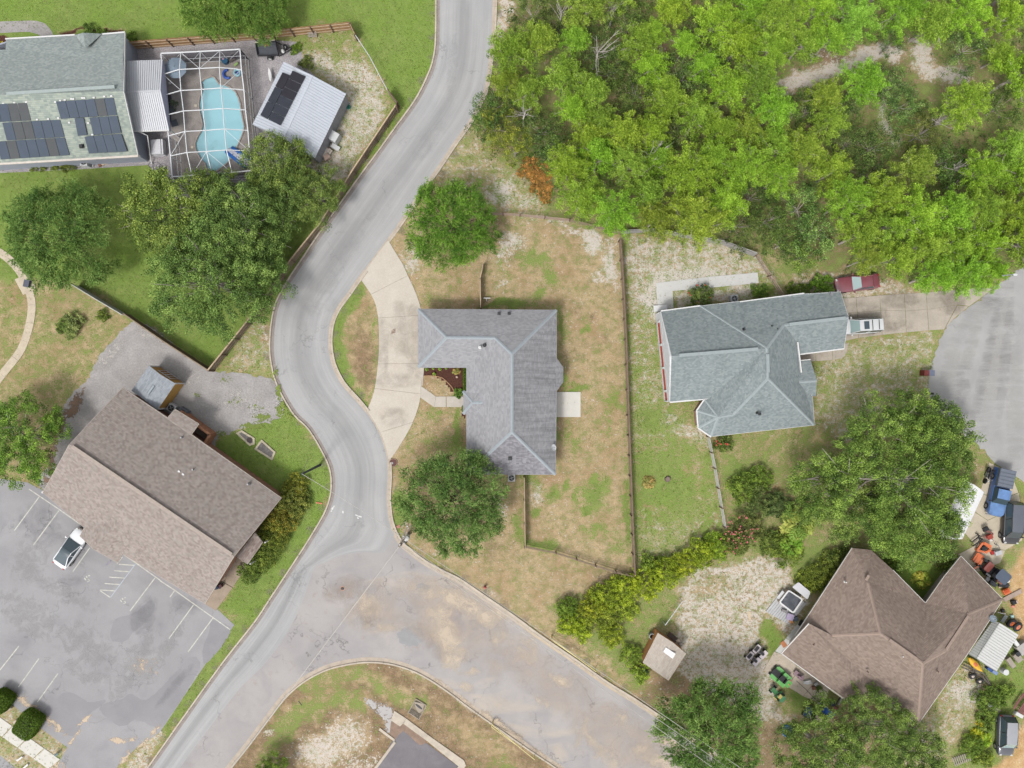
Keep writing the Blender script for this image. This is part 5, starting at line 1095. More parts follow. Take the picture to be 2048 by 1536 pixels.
# ================================================================ buildings
WHT = mat('white_trim', A(240, 240, 240), .6, .04, 2, fine=.04)
WALLW = mat('white_siding', A(236, 238, 242), .7, .05, 1.5)
BRICK = mat('brick_wall', A(176, 130, 108), .9, .22, 2.2, fine=.25)
STEEL = mat('metal_grey', A(170, 172, 176), .45, .1, 2, metal=.5)
DKM = mat('dark_metal', A(56, 58, 62), .5, .1, 2)
BLACKP = mat('black_plastic', A(44, 44, 48), .5, .1, 3)
def wall_under(parent, outline, m, ins=.45, z0=0.0, dz=.02, name='wall'):
    """one wall per side, standing under the eaves, its top following the eave"""
    pts = [W(*q) for q in outline]; inn = inset([(q.x, q.y) for q in pts], ins)
    for i in range(len(inn)):
        j = (i + 1) % len(inn); a_, b_ = inn[i], inn[j]
        if math.hypot(a_[0] - b_[0], a_[1] - b_[1]) < .15: continue
        za, zb = pts[i].z - dz, pts[j].z - dz
        d = Vector((b_[0] - a_[0], b_[1] - a_[1], 0)).normalized(); nn = Vector((-d.y, d.x, 0)) * .07
        vs = [Vector((a_[0], a_[1], z0)) - nn, Vector((b_[0], b_[1], z0)) - nn, Vector((b_[0], b_[1], z0)) + nn, Vector((a_[0], a_[1], z0)) + nn]
        vt = [Vector((v.x, v.y, za if k in (0, 3) else zb)) for k, v in enumerate(vs)]
        MB().add(vs + vt, [(0, 1, 5, 4), (1, 2, 6, 5), (2, 3, 7, 6), (3, 0, 4, 7), (4, 5, 6, 7)]).build(name, m, parent)
def roof_planes(parent, V, faces, m, th=.14, edge=WHT, outline=None, name='roof', fascia=True, fh=.16):
    """V: dict name -> (px, py, z); every face becomes part of one roof with its own thickness; fascia boards round the outline"""
    P_ = {k: W(*v) for k, v in V.items()}
    mb = MB()
    for f in faces: mb.poly([P_[k] for k in f])
    rf = mb.build(name, m, parent); roof_uv(rf)
    mu = MB()
    for f in faces: mu.poly([P_[k] - Vector((0, 0, th)) for k in f], True)
    mu.build('soffit', edge, parent)
    if fascia and outline:
        for a_, b_ in zip(outline, outline[1:] + outline[:1]):
            p_, q_ = P_[a_], P_[b_]
            if (p_ - q_).length < .1: continue
            mm = MB(); mm.beam(p_ - Vector((0, 0, .09)), q_ - Vector((0, 0, .09)), .06, fh); mm.build('fascia', edge, parent)
    return rf, P_
def ridge(parent, a_, b_, m, w_=.3, lift=.035):
    a3, b3 = (W(*a_), W(*b_)); d = (b3 - a3).normalized(); n_ = Vector((-d.y, d.x, 0)).normalized() * w_ / 2; u_ = Vector((0, 0, lift))
    mb = MB(); dn = Vector((0, 0, .045))
    mb.v = [tuple(q) for q in (a3 + n_ - dn + u_, a3 + u_ * 1.6, a3 - n_ - dn + u_, b3 + n_ - dn + u_, b3 + u_ * 1.6, b3 - n_ - dn + u_)]
    mb.f = [(0, 3, 4, 1), (1, 4, 5, 2)]; mb.m = [0, 0]
    return mb.build('ridge_cap', m, parent)
def vent_pipe(parent, px, py, z, r_=.07, h_=.35, m=None, name='vent_pipe'):
    c = W(px, py, z); mb = MB(); mb.cyl((c.x, c.y, c.z - .15), r_ * 2.2, .2, 10, r_ * 1.1); mb.cyl(c, r_, h_, 10); return mb.build(name, m or DKM, parent)
def roof_vent(parent, px, py, z, w_=.4, m=None, rz=0):
    c = W(px, py, z); mb = MB(); mb.box((c.x, c.y, c.z + .06), (w_ * 1.3, w_ * 1.3, .03), rz); mb.box((c.x, c.y, c.z + .16), (w_, w_, .18), rz); return mb.build('roof_vent', m or DKM, parent)

# ---------------- middle house, grey hip roof
ROOF_A = roof_mat('shingles_grey', A(160, 160, 164), A(178, 178, 182), None, .15, .3, streak=.0, blotch=.08)
ROOF_AE = roof_mat('shingles_grey_stained', A(160, 160, 164), A(178, 178, 182), None, .15, .3, streak=.34, blotch=.1)
CAP_A = mat('ridge_shingle_pale', A(170, 179, 185), .9, .06, 3)
gh = root('grey_hip_roof_house', 'middle house with grey L-shaped hip roof and pale blue ridge lines', 'house', (0, 0, 0))
E = 2.7
VA = dict(a=(836, 618, E), b=(1113, 620, E), c=(1111, 949, E), d=(933, 949, E), e=(933, 735, E), f=(836, 735, E), P=(893, 675, 4.15), Q=(990, 676, 4.15), Rr=(1024, 708, 4.95), T=(1024, 864, 4.95),
          g1=(1113, 716, E), g2=(1126, 735, 2.42), g3=(1126, 764, 2.42), g4=(1113, 782, E))
roof_planes(gh, VA, [('a', 'f', 'P'), ('f', 'e', 'Q', 'P'), ('e', 'd', 'T', 'Rr', 'Q'), ('b', 'a', 'P', 'Q', 'Rr')], ROOF_A, outline=None)
roof_planes(gh, VA, [('c', 'g4', 'g3', 'g2', 'g1', 'b', 'Rr', 'T')], ROOF_AE)
roof_planes(gh, VA, [('d', 'c', 'T')], roof_mat('shingles_grey_end', A(140, 138, 144), A(170, 168, 175), None, .15, .3, streak=.2, blotch=.1))
for a_, b_ in (('a', 'b'), ('b', 'g1'), ('g1', 'g2'), ('g2', 'g3'), ('g3', 'g4'), ('g4', 'c'), ('c', 'd'), ('d', 'e'), ('e', 'f'), ('f', 'a')):
    mm = MB(); mm.beam(W(*VA[a_]) - Vector((0, 0, .09)), W(*VA[b_]) - Vector((0, 0, .09)), .05, .15); mm.build('gutter', mat('gutter_grey', A(168, 172, 178), .5, .05), gh)
for a_, b_ in (('a', 'P'), ('f', 'P'), ('P', 'Q'), ('Q', 'Rr'), ('Rr', 'b'), ('Rr', 'T'), ('T', 'c'), ('T', 'd')): ridge(gh, VA[a_], VA[b_], CAP_A, .34)
wall_under(gh, [VA[k] for k in 'abcdef'], mat('brick_tan', A(190, 160, 140), .9, .2, 2, fine=.2))
pc = dict(a=(926, 782, 2.5), b=(926, 828, 2.5), c=(962, 828, 3.36), d=(962, 782, 3.36), p=(946, 805, 3.3), q=(966, 805, 3.5))
mbp = MB(); [mbp.poly([W(*pc[k]) for k in f]) for f in (('a', 'b', 'p'), ('b', 'c', 'q', 'p'), ('d', 'a', 'p', 'q'))]; o = mbp.build('porch_roof', ROOF_A, gh); roof_uv(o)
for a_, b_ in (('a', 'p'), ('b', 'p'), ('p', 'q')): ridge(gh, pc[a_], pc[b_], CAP_A, .32)
for y in (784, 826):
    c = W(928, y); MB().cyl((c.x + .2, c.y, 0), .09, 2.45, 10).build('porch_column', WHT, gh)
vent_pipe(gh, 969, 690, 4.0, .1, .3); vent_pipe(gh, 960, 694, 3.95, .1, .3, WHT)
for x in (998, 1018): roof_vent(gh, x, 627, 2.95, .24)
roof_vent(gh, 1020, 917, 3.6, .3)
def dish(parent, px, py, z, rr_, aim, m, h_=.6):
    c = W(px, py, z); T_ = Matrix.Rotation(aim, 3, 'Z') @ Matrix.Rotation(R(26), 3, 'Y'); mb = MB(); b = 0
    mb.v.append(tuple(c)); nn_ = 18
    for k_ in range(1, 4):
        for i in range(nn_):
            t_ = 2 * math.pi * i / nn_; q = k_ / 3; mb.v.append(tuple(c + T_ @ Vector((rr_ * q * math.cos(t_) * .86, rr_ * q * math.sin(t_), .22 * rr_ * q * q))))
    for i in range(nn_): mb.f.append((0, 1 + i, 1 + (i + 1) % nn_)); mb.m.append(0)
    for k_ in range(2):
        for i in range(nn_): mb.f.append((1 + k_ * nn_ + i, 1 + (k_ + 1) * nn_ + i, 1 + (k_ + 1) * nn_ + (i + 1) % nn_, 1 + k_ * nn_ + (i + 1) % nn_)); mb.m.append(0)
    o = mb.build('reflector', m, parent)
    e_ = c + T_ @ Vector((-.2 * rr_, 0, 1.05 * rr_)); mb = MB(); mb.tube([c + T_ @ Vector((-.8 * rr_, 0, .1)), e_], .02, 5); mb.ball(e_, (.14, .12, .12), 8, 6); mb.build('feed_arm', STEEL, parent)
    mb = MB(); mb.tube([c - Vector((0, 0, h_)), c], .03, 6); mb.build('mast', STEEL, parent)
sdish = root('satellite_dish', 'white satellite dish on the right edge of the grey hip roof', 'satellite dish', tuple(W(1106, 895, 2.9)))
dish(sdish, 1107, 895, 3.3, .34, R(20), mat('dish_pale', A(214, 216, 220), .5), .5)

# ---------------- sage-green house on the right
ROOF_B = roof_mat('shingles_sage', A(138, 149, 152), A(164, 173, 173), None, .15, .24, streak=.1, blotch=.08)
CAP_B = mat('ridge_shingle_sage', A(166, 176, 178), .9, .06, 3)
sg = root('sage_roof_house', 'sprawling house with sage-grey roof and white gable wall with red panels', 'house', (W(1480, 700).x, W(1480, 700).y, 0))
EB = 2.8; PK = 5.3
VB = dict(a=(1322, 623, EB), b=(1400, 612, EB), c=(1681, 584, EB), d=(1697, 635, 4.15), e=(1688, 697, EB), f=(1598, 709, EB), g=(1595, 685, 3.25), h=(1602, 745, 2.95), i=(1625, 795, EB), j=(1629, 850, EB), k=(1422, 873, EB),
          l=(1396, 856, EB), m=(1393, 821, EB), n=(1409, 798, EB), o=(1418, 797, 2.9), p=(1340, 804, EB), q=(1343, 712, PK - .1), r=(1534, 697, PK), s=(1536, 757, PK), t=(1467, 829, 3.9), u=(1437, 834, 3.75), v=(1568, 650, 4.15), w=(1608, 588, EB))
roof_planes(sg, VB, [('a', 'q', 'r', 'b'), ('b', 'r', 'v', 'd', 'c', 'w'), ('v', 'g', 'f', 'e', 'd'), ('q', 'p', 'o', 'r'), ('r', 'o', 'u', 't', 's'), ('s', 't', 'u', 'k', 'j'), ('r', 's', 'j', 'i', 'h', 'g', 'v'),
                     ('u', 'o', 'n'), ('u', 'n', 'm'), ('u', 'm', 'l'), ('u', 'l', 'k')], ROOF_B, outline=list('aqponmlkjihgfedcwb'))
for a_, b_ in (('b', 'r'), ('r', 's'), ('s', 'j'), ('s', 't'), ('t', 'u'), ('u', 'n'), ('u', 'm'), ('u', 'l'), ('u', 'k'), ('v', 'd'), ('v', 'r')): ridge(sg, VB[a_], VB[b_], CAP_B, .3)
def ridge_vent(parent, a_, b_, m, w_=.34):
    a3, b3 = W(*a_), W(*b_); mb = MB(); mb.beam(a3 + Vector((0, 0, .07)), b3 + Vector((0, 0, .07)), w_, .1); o = mb.build('ridge_vent', m, parent); return o
ridge_vent(sg, (1358, 711, PK + .02), (1516, 698, PK + .02), CAP_B); ridge_vent(sg, (1534.5, 708, PK + .02), (1535.6, 745, PK + .02), CAP_B); ridge_vent(sg, (1578, 649, 4.2), (1690, 636, 4.2), CAP_B)
# entry porch
ep = dict(a=(1601, 722, 2.7), b=(1621, 720, 2.7), c=(1634, 761, 3.25), d=(1598, 764, 3.25), e=(1632, 792, 2.75), f=(1600, 795, 2.75))
mbp = MB(); mbp.poly([W(*ep[k]) for k in 'abcd']); mbp.poly([W(*ep[k]) for k in 'dcef']); o = mbp.build('porch_roof', ROOF_B, sg); roof_uv(o); ridge(sg, ep['d'], ep['c'], CAP_B, .3)
MB().beam(W(1601, 721, 2.72), W(1621, 719, 2.72), .08, .14).build('porch_gutter', WHT, sg)
MB().beam(W(1594.5, 684, 3.35), W(1602, 745, 3.1), .12, .3).build('parapet_trim', WHT, sg)
MB().beam(W(1599, 709, 2.75), W(1688, 697.5, 2.75), .12, .14).build('gutter', WHT, sg); MB().beam(W(1322, 622, 2.8), W(1400, 611.5, 2.8), .12, .14).build('gutter', WHT, sg)
MB().beam(W(1480, 603.5, 2.8), W(1608, 586.5, 2.8), .1, .12).build('gutter', WHT, sg)
for a_, b_ in (((1418, 796), (1409, 798)), ((1409, 798), (1393, 821)), ((1393, 821), (1396, 856)), ((1396, 856), (1422, 874)), ((1340, 804.5), (1408, 798.5))):
    MB().beam(W(*a_, 2.8), W(*b_, 2.8), .14, .13).build('gutter', WHT, sg)
wall_under(sg, [VB[k] for k in ('c', 'e', 'f', 'g', 'h', 'i', 'j', 'k', 'l', 'm', 'n', 'p')], mat('brick_brown', A(176, 142, 126), .9, .2, 2, fine=.2))
# screened gable side: white wall with red panels between posts
ga_, gb_ = Vector((W(1322, 623, EB).x + .03, W(1322, 623, EB).y, 0)), Vector((W(1340, 804, EB).x + .03, W(1340, 804, EB).y, 0)); gp_ = W(*VB['q'])
def gpt(f, z): q = ga_.lerp(gb_, f); return Vector((q.x, q.y, z))
def gw(name, f0, f1, z0, z1, m, dx=0, t_=.08):
    a_, b_ = gpt(f0, z0), gpt(f1, z0); d = (b_ - a_).normalized(); nn = Vector((d.y, -d.x, 0)); o_ = nn * dx
    vs = [a_ - nn * t_ + o_, b_ - nn * t_ + o_, b_ + nn * t_ + o_, a_ + nn * t_ + o_]; vt = [Vector((v.x, v.y, z1)) for v in vs]
    MB().add(vs + vt, [(0, 1, 5, 4), (1, 2, 6, 5), (2, 3, 7, 6), (3, 0, 4, 7), (4, 5, 6, 7)]).build(name, m, sg)
REDP = mat('red_panel', A(206, 92, 72), .8, .06, 2)
nn_g = Vector(((gb_ - ga_).normalized().y, -(gb_ - ga_).normalized().x, 0)); sgn = -1 if nn_g.x > 0 else 1
gw('sill_wall', 0.0, 1.0, 0.0, .55, WALLW, 0); gw('header_wall', 0, 1, 1.75, 2.7, WALLW, 0)
ks = [0.0, .1, .36, .62, .88, 1.0]
for f_ in ks: gw('post', max(0, f_ - .012), min(1, f_ + .012), .5, 1.8, WHT, .06 * sgn)
for f0, f1 in ((.112, .348), (.372, .608), (.632, .868), (.892, .988)): gw('red_panel', f0, f1, .55, 1.75, REDP, .0, .05)
gw('white_panel', .012, .088, .55, 1.75, WALLW, .0, .05)
top_f = (gp_ - ga_).dot((gb_ - ga_).normalized()) / (gb_ - ga_).length
q0, q1, q2 = gpt(0, 2.7), gpt(1, 2.7), gpt(top_f, PK - .25); dd = Vector((.07, 0, 0))
MB().add([q0 - dd, q1 - dd, q2 - dd, q0 + dd, q1 + dd, q2 + dd], [(0, 1, 2), (5, 4, 3), (0, 3, 4, 1), (1, 4, 5, 2), (2, 5, 3, 0)]).build('gable_wall', WALLW, sg)
c = W(1320, 617); MB().box((c.x, c.y, .12), (1.5, .7, .24), R(4)).build('step', WHT, sg)
vent_pipe(sg, 1488, 659, 4.3, .09, .3); roof_vent(sg, 1519, 828, 4.0, .22); vent_pipe(sg, 1515, 826, 4.0, .07, .25); roof_vent(sg, 1662, 587, 3.0, .3, STEEL); vent_pipe(sg, 1544, 652, 4.2, .06, .25); vent_pipe(sg, 1554, 658, 4.2, .06, .25)

# ---------------- solar house top left
ROOF_C = roof_mat('shingles_moss', A(152, 162, 162), A(178, 187, 184), None, .15, .24, blotch=.06)
ROOF_CS = roof_mat('shingles_moss_south', A(150, 162, 156), A(184, 192, 180), None, .2, .36, blotch=.05)
CAP_C = mat('ridge_shingle_moss', A(176, 188, 186), .9, .06, 3)
so = root('solar_house', 'gable house with grey-green roof and black solar panels at the top left', 'house', (W(130, 190).x, W(130, 190).y, 0))
EC, RC = 2.8, 5.5
VC = dict(a=(12, 78, EC), b=(250, 65, EC), c=(246, 122, 4.1), r=(247, 182, RC), d=(276, 311, EC), e=(-60, 331, EC), f=(-90, 192, RC), g=(-70, 104, EC), h=(11, 99, 3.2))
roof_planes(so, VC, [('a', 'h', 'f', 'r', 'c', 'b')], ROOF_C, outline=['a', 'b']); roof_planes(so, VC, [('r', 'f', 'e', 'd')], ROOF_CS)
roof_planes(so, dict(g=(-70, 102, 3.2), h=(11, 99, 3.2), f=(-90, 192, RC), k=(-90, 150, 4.0)), [('h', 'g', 'k', 'f')], ROOF_C, name='roof_wing')
dr = dict(a=(150, 70.5, EC), b=(167, 66, 3.35), c=(205, 68, EC), d=(172, 97, 3.9)); mbp = MB(); mbp.poly([W(*dr[k]) for k in 'abd']); mbp.poly([W(*dr[k]) for k in 'bcd']); o = mbp.build('dormer_roof', ROOF_C, so); o.location.z += .06; roof_uv(o)
for a_, b_ in (((11, 78), (150, 70)), ((205, 68.5), (250, 64.5))): MB().beam(W(*a_, EC), W(*b_, EC), .14, .13).build('gutter', WHT, so)
MB().beam(W(-60, 331.5, EC), W(277, 312, EC), .2, .14).build('gutter', mat('gutter_rusty', A(232, 222, 212), .6, .12, 4), so)
for a_, b_ in (((250, 65), (247, 182)), ((247, 182), (276, 311))):
    za, zb = (EC, RC) if a_[1] == 65 else (RC, EC); MB().beam(W(*a_, za) - Vector((0, 0, .1)), W(*b_, zb) - Vector((0, 0, .1)), .05, .2).build('barge_board', WHT, so)
ridge_vent(so, (14, 188, RC + .02), (230, 174, RC + .02), CAP_C)
wall_under(so, [(12, 78, EC), (250, 65, EC), (276, 311, EC), (-60, 331, EC), (-70, 104, EC)], mat('lavender_siding', A(176, 182, 198), .8, .05, 2), ins=.3)
wl = W(250, 65, EC); wr = W(276, 311, EC); a3 = Vector((wl.x - .3, wl.y - .3, 2.75)); b3 = Vector((wr.x - .3, wr.y + .3, 2.75)); c3 = Vector(((a3.x + b3.x) / 2 + .0, W(247, 182, RC).y, RC - .2))
MB().poly([a3, b3, c3]).build('gable_wall', MATS['lavender_siding'], so)
PANEL = mat('solar_panel', A(70, 84, 102), .5, .08, 1.0, fine=.05, spec=.12); PANELB = mat('solar_panel_brown', A(80, 84, 88), .5, .08, 1.0, fine=.05, spec=.12); PEDGE = mat('panel_frame', A(34, 44, 58), .4, .1)
def panels(parent, tl, tr, bl, br, n_, zt, zb, lift=.14, brown=(), cols=1):
    """a row of n_ panels between four picture corners on a sloping roof"""
    tl, tr, bl, br = W(*tl, zt), W(*tr, zt), W(*bl, zb), W(*br, zb); up = Vector((0, 0, lift))
    for i in range(n_):
        f0, f1 = i / n_ + .012 / n_ * 1.6, (i + 1) / n_ - .012 / n_ * 1.6
        q = [tl.lerp(tr, f0), tl.lerp(tr, f1), bl.lerp(br, f1), bl.lerp(br, f0)]; q = [v + up for v in q]
        t0, b0 = q[0].lerp(q[3], .012), q[0].lerp(q[3], .988); t1, b1 = q[1].lerp(q[2], .012), q[1].lerp(q[2], .988)
        mb = MB(); mb.poly([t0, b0, b1, t1]); mb.mi = 1; dn = Vector((0, 0, -.05)); lp = [t0, b0, b1, t1]
        for k_ in range(4): a_, b_ = lp[k_], lp[(k_ + 1) % 4]; mb.add([a_, b_, b_ + dn, a_ + dn], [(0, 3, 2, 1)])
        mb.build('solar_panel', [PANELB if i in brown else PANEL, PEDGE], parent)
zr = lambda y: EC + (RC - EC) * (321 - y) / 139.0
panels(so, (-22.5, 210), (56, 206), (-15, 246), (64, 242), 4, zr(207), zr(243), brown=(2, 3))
panels(so, (6, 246), (122, 240), (15, 282), (131, 275), 6, zr(243), zr(279), brown=(1, 2))
panels(so, (-6, 284), (131, 275.5), (3, 320), (141, 311), 7, zr(279), zr(315), brown=(1, 5))
panels(so, (113, 204), (229, 196), (123, 239), (236, 231), 6, zr(200), zr(236), brown=(4,))
panels(so, (150, 237), (169, 236), (157, 273), (176, 271), 1, zr(236), zr(272)); panels(so, (180, 236), (236, 232), (188, 271), (244, 267), 3, zr(234), zr(270))
panels(so, (170, 274), (244, 268), (179, 308), (256, 304), 4, zr(271), zr(307))
for x, y in ((112, 205), (122, 202), (131, 201), (144, 199), (148, 199), (166, 197), (170, 197), (189, 196), (210, 194), (224, 193), (8, 207), (30, 206), (54, 205), (76, 240), (98, 239), (118, 237), (140, 246), (178, 247), (186, 270)):
    c = W(x, y, zr(y)); MB().box((c.x, c.y, c.z + .12), (.22, .16, .06)).build('panel_bracket', WHT, so)
roof_vent(so, 164, 293, zr(293), .34)
# downspout
MB().tube([W(272, 262, 2.6), W(284, 266, 2.55), W(295, 271, 2.3), W(303, 327, .15)], .06, 6).build('downspout', WHT, so)
MB().tube([W(274, 308, 2.7), W(280, 312, 2.3), W(279, 315, .3)], .05, 6).build('downspout', WHT, so)
# ribbed metal roof between house and pool cage
def ribbed(parent, quad, n_, m, rib=.05, name='metal_roof', along=0, rm=None):
    """quad of world points, ribs run from edge 0-1 to edge 3-2"""
    MB().poly(quad).build(name, m, parent); mb = MB()
    for i in range(n_ + 1):
        f = i / n_; a_ = quad[0].lerp(quad[1], f) + Vector((0, 0, .03)); b_ = quad[3].lerp(quad[2], f) + Vector((0, 0, .03)); mb.beam(a_, b_, rib, .05)
    return mb.build('roof_ribs', rm or m, parent, kind='stuff')
MET = mat('white_ribbed_metal', A(224, 226, 232), .35, .03, 2, metal=.1); METR = mat('metal_rib_shadow', A(206, 210, 218), .4, .03)
pr_ = root('porch_metal_roof', 'white ribbed metal roof over the porch between the solar house and the pool cage', 'roof', (W(290, 190).x, W(290, 190).y, 0))
q = [W(246, 122, 2.75), W(325, 119.5, 2.75), W(321, 181, 3.7), W(247, 185, 3.7)]; ribbed(pr_, q, 18, MET, rm=METR); q2 = [q[3], q[2], W(338, 260, 2.75), W(264, 262.5, 2.75)]; ribbed(pr_, q2, 18, MET, rm=METR)
MB().beam(q[3], q[2], .2, .06).build('ridge_flashing', MET, pr_); MB().beam(W(264, 263, 2.7), W(338, 260.5, 2.7), .14, .14).build('gutter', WHT, pr_)
e0, e1, e2 = q[1], q[2], q2[2]; LAV = mat('lavender_wall', A(190, 190, 214), .8, .04, 2)
MB().add([e0, e1, e2, Vector((e0.x, e0.y, 2.3)), Vector((e2.x, e2.y, 2.3))], [(0, 3, 4, 2, 1)]).build('gable_end', LAV, pr_)
for x, y in ((252, 124), (324, 122), (262, 260), (336, 258)):
    c = W(x, y, 2.7); MB().box((c.x, c.y, 1.35), (.12, .12, 2.7)).build('post', WHT, pr_)

# ---------------- pool, deck, cage
DECKM = mat('pool_deck_pavers', A(166, 158, 152), .9, .16, 1.2, fine=.22, col2=A(186, 178, 172))
dk = [W(x, y) for x, y in [(330, 112), (498, 118), (519, 344), (352, 366)]]; deck_z = .1
pool3 = smooth_line([W(x, y) for x, y in POOL], .5, True)
ptri = tessellate_polygon([[Vector((v.x, v.y, 0)) for v in dk], [Vector((v.x, v.y, 0)) for v in pool3]]); allp = dk + pool3
me = bpy.data.meshes.new('pool_deck'); fl = []
for tr in ptri:
    a_, b_, c_ = (allp[i] for i in tr); fl.append(tr if (b_ - a_).cross(c_ - a_).z > 0 else tr[::-1])
me.from_pydata([(v.x, v.y, deck_z) for v in allp], [], fl); me.materials.append(DECKM); o = bpy.data.objects.new('pool_deck', me); link(o); tag(o, kind='structure')
pool = root('swimming_pool', 'kidney-shaped light blue swimming pool with steps inside the screened cage', 'swimming pool', (W(445, 250).x, W(445, 250).y, 0))
BASIN = mat('pool_plaster', A(214, 238, 244, 1.6), .6, .04, 1.0, fine=.03)
PSTEP = mat('pool_step_white', A(226, 236, 238), .6, .04, 1)
mb = MB(); n_ = len(pool3)
mb.v = [(v.x, v.y, deck_z) for v in pool3] + [(v.x, v.y, -.9) for v in pool3]
area = sum(pool3[i].x * pool3[(i + 1) % n_].y - pool3[(i + 1) % n_].x * pool3[i].y for i in range(n_))
for i in range(n_):
    j = (i + 1) % n_; f = (i, n_ + i, n_ + j, j) if area > 0 else (j, n_ + j, n_ + i, i); mb.f.append(f); mb.m.append(0)
mb.poly([(v.x, v.y, -.9) for v in pool3]); mb.build('basin', BASIN, pool)
for i, (q, z_) in enumerate([([(403, 164), (410, 158), (424, 153), (430, 155), (434, 161), (420, 163), (407, 171)], -.2), ([(404, 171), (420, 163.5), (434.5, 161.5), (437, 166), (422, 168), (407, 177)], -.45), ([(405, 177.5), (422, 168.5), (437.5, 166.5), (440, 171), (424, 174), (408, 183)], -.7), ([(414, 329), (444, 331), (438, 341), (429, 345), (420, 344)], -.25)]):
    MB().prism([tuple(W(*c_)[:2]) for c_ in q], -.88, z_).build('step', PSTEP, pool)
cop = MB(); cl = pool3 + [pool3[0]]
cop.tube([Vector((v.x, v.y, deck_z + .01)) for v in cl], .11, 6); cop.build('coping', mat('coping', A(190, 176, 166), .9, .15, 3, fine=.15), pool)
m, t, n, l, p = nmat('pool_water'); l_ = n['Material Output']; tr_ = n.new('ShaderNodeBsdfTransparent'); tr_.inputs[0].default_value = (.80, .97, 1.0, 1); gl = n.new('ShaderNodeBsdfGlossy'); gl.inputs['Roughness'].default_value = .08
fr = n.new('ShaderNodeFresnel'); fr.inputs[0].default_value = 1.33; mx = n.new('ShaderNodeMixShader'); l.new(fr.outputs[0], mx.inputs[0]); l.new(tr_.outputs[0], mx.inputs[1]); l.new(gl.outputs[0], mx.inputs[2])
df = n.new('ShaderNodeBsdfDiffuse'); df.inputs[0].default_value = (*A(176, 226, 238, 1.5), 1); m2 = n.new('ShaderNodeMixShader'); m2.inputs[0].default_value = .55; l.new(mx.outputs[0], m2.inputs[1]); l.new(df.outputs[0], m2.inputs[2]); l.new(m2.outputs[0], l_.inputs['Surface'])
bm_ = n.new('ShaderNodeBump'); bm_.inputs['Strength'].default_value = .1; l.new(noise_node(t, gpos(t), 3, 3), bm_.inputs['Height']); l.new(bm_.outputs[0], gl.inputs['Normal'])
MB().poly([(v.x, v.y, .0) for v in pool3]).build('water', m, pool)
for x, y in ((425, 276), (419, 291)): c = W(x, y); MB().cyl((c.x, c.y, -.89), .12, .02, 10).build('drain', DKM, pool)
for x, y in ((392, 212), (385, 295)): c = W(x, y); MB().box((c.x, c.y, deck_z + .012), (.28, .26, .02)).build('skimmer_lid', mat('lid_cream', A(226, 218, 196), .8), pool)

def screen_mat(name, op):
    m, t, n, l, p = nmat(name); tr_ = n.new('ShaderNodeBsdfTransparent'); d_ = n.new('ShaderNodeBsdfDiffuse'); d_.inputs[0].default_value = (*A(96, 96, 108), 1)
    mx = n.new('ShaderNodeMixShader'); mx.inputs[0].default_value = op; l.new(tr_.outputs[0], mx.inputs[1]); l.new(d_.outputs[0], mx.inputs[2]); l.new(mx.outputs[0], n['Material Output'].inputs['Surface']); return m
SCR_T, SCR_S = screen_mat('screen_roof', .1), screen_mat('screen_wall', .5)
cage = root('pool_cage', 'white-framed screened pool cage over the swimming pool', 'pool cage', (W(420, 230).x, W(420, 230).y, 0))
ze, zt_ = 2.5, 3.3
rows = [  # left eave, x1, x2, x3, right eave
 [(322, 107, ze), (362, 105, ze), (401, 103, ze), (440, 101, ze), (480, 98.5, ze)],
 [(326, 149, ze), (359, 139, zt_), (399, 137, zt_), (439, 135, zt_), (483, 139, ze)],
 [(330, 190, ze), (362, 181, zt_), (403, 179, zt_), (442, 176, zt_), (488, 180, ze)],
 [(333, 230, ze), (367, 222, zt_), (406, 220, zt_), (446, 217, zt_), (491, 220, ze)],
 [(337, 272, ze), (370, 263, zt_), (411, 261, zt_), (449, 258, zt_), (496, 261, ze)],
 [(341, 312, ze), (374, 305, zt_), (413, 303, zt_), (453, 300, zt_), (499, 302, ze)],
 [(344.5, 354, ze), (384, 351, ze), (424, 347.5, ze), (464, 345, ze), (505, 341, ze)]]
RW = [[W(*q) for q in r_] for r_ in rows]
ALU = mat('white_aluminium', A(244, 246, 250), .4, .02, 2)
def bm(a_, b_, w_=.09, h_=.12): MB().beam(a_, b_, w_ * .72, h_ * .8).build('beam', ALU, cage)
for i, r_ in enumerate(RW):
    for a_, b_ in zip(r_, r_[1:]): bm(a_, b_, .1 if i not in (0, 6) else .15)
for c_ in range(5):
    for i in range(6): bm(RW[i][c_], RW[i + 1][c_], .13 if c_ in (0, 4) else .09)
for a_, b_ in [((0, 1), (1, 2)), ((0, 3), (1, 2)), ((1, 0), (2, 1)), ((1, 4), (2, 3)), ((4, 1), (5, 0)), ((4, 3), (5, 4)), ((5, 2), (6, 1)), ((5, 2), (6, 3))]:
    bm(RW[a_[0]][a_[1]], RW[b_[0]][b_[1]], .05, .06)
for i in range(6):
    for c_ in range(4): MB().poly([v - Vector((0, 0, .07)) for v in (RW[i][c_], RW[i + 1][c_], RW[i + 1][c_ + 1], RW[i][c_ + 1])]).build('roof_screen', SCR_T, cage)
def side(pts, out, brace=()):
    for k_, (a_, b_) in enumerate(zip(pts, pts[1:])):
        a0, b0 = Vector((a_.x, a_.y, .1)), Vector((b_.x, b_.y, .1)); ar, br_ = a0 + Vector((0, 0, .9)), b0 + Vector((0, 0, .9))
        MB().poly([a0, b0, b_, a_]).build('wall_screen', SCR_S, cage)
        for u_, v_ in ((a0, b0), (ar, br_)): MB().beam(u_, v_, .05, .06).build('rail', ALU, cage)
        MB().beam(a0, a_ - Vector((0, 0, .1)), .06, .06).build('post', ALU, cage)
        if k_ in brace: MB().beam(a0, b_, .04, .04).build('brace', ALU, cage)
    q = pts[-1]; MB().beam(Vector((q.x, q.y, .1)), q - Vector((0, 0, .1)), .06, .06).build('post', ALU, cage)
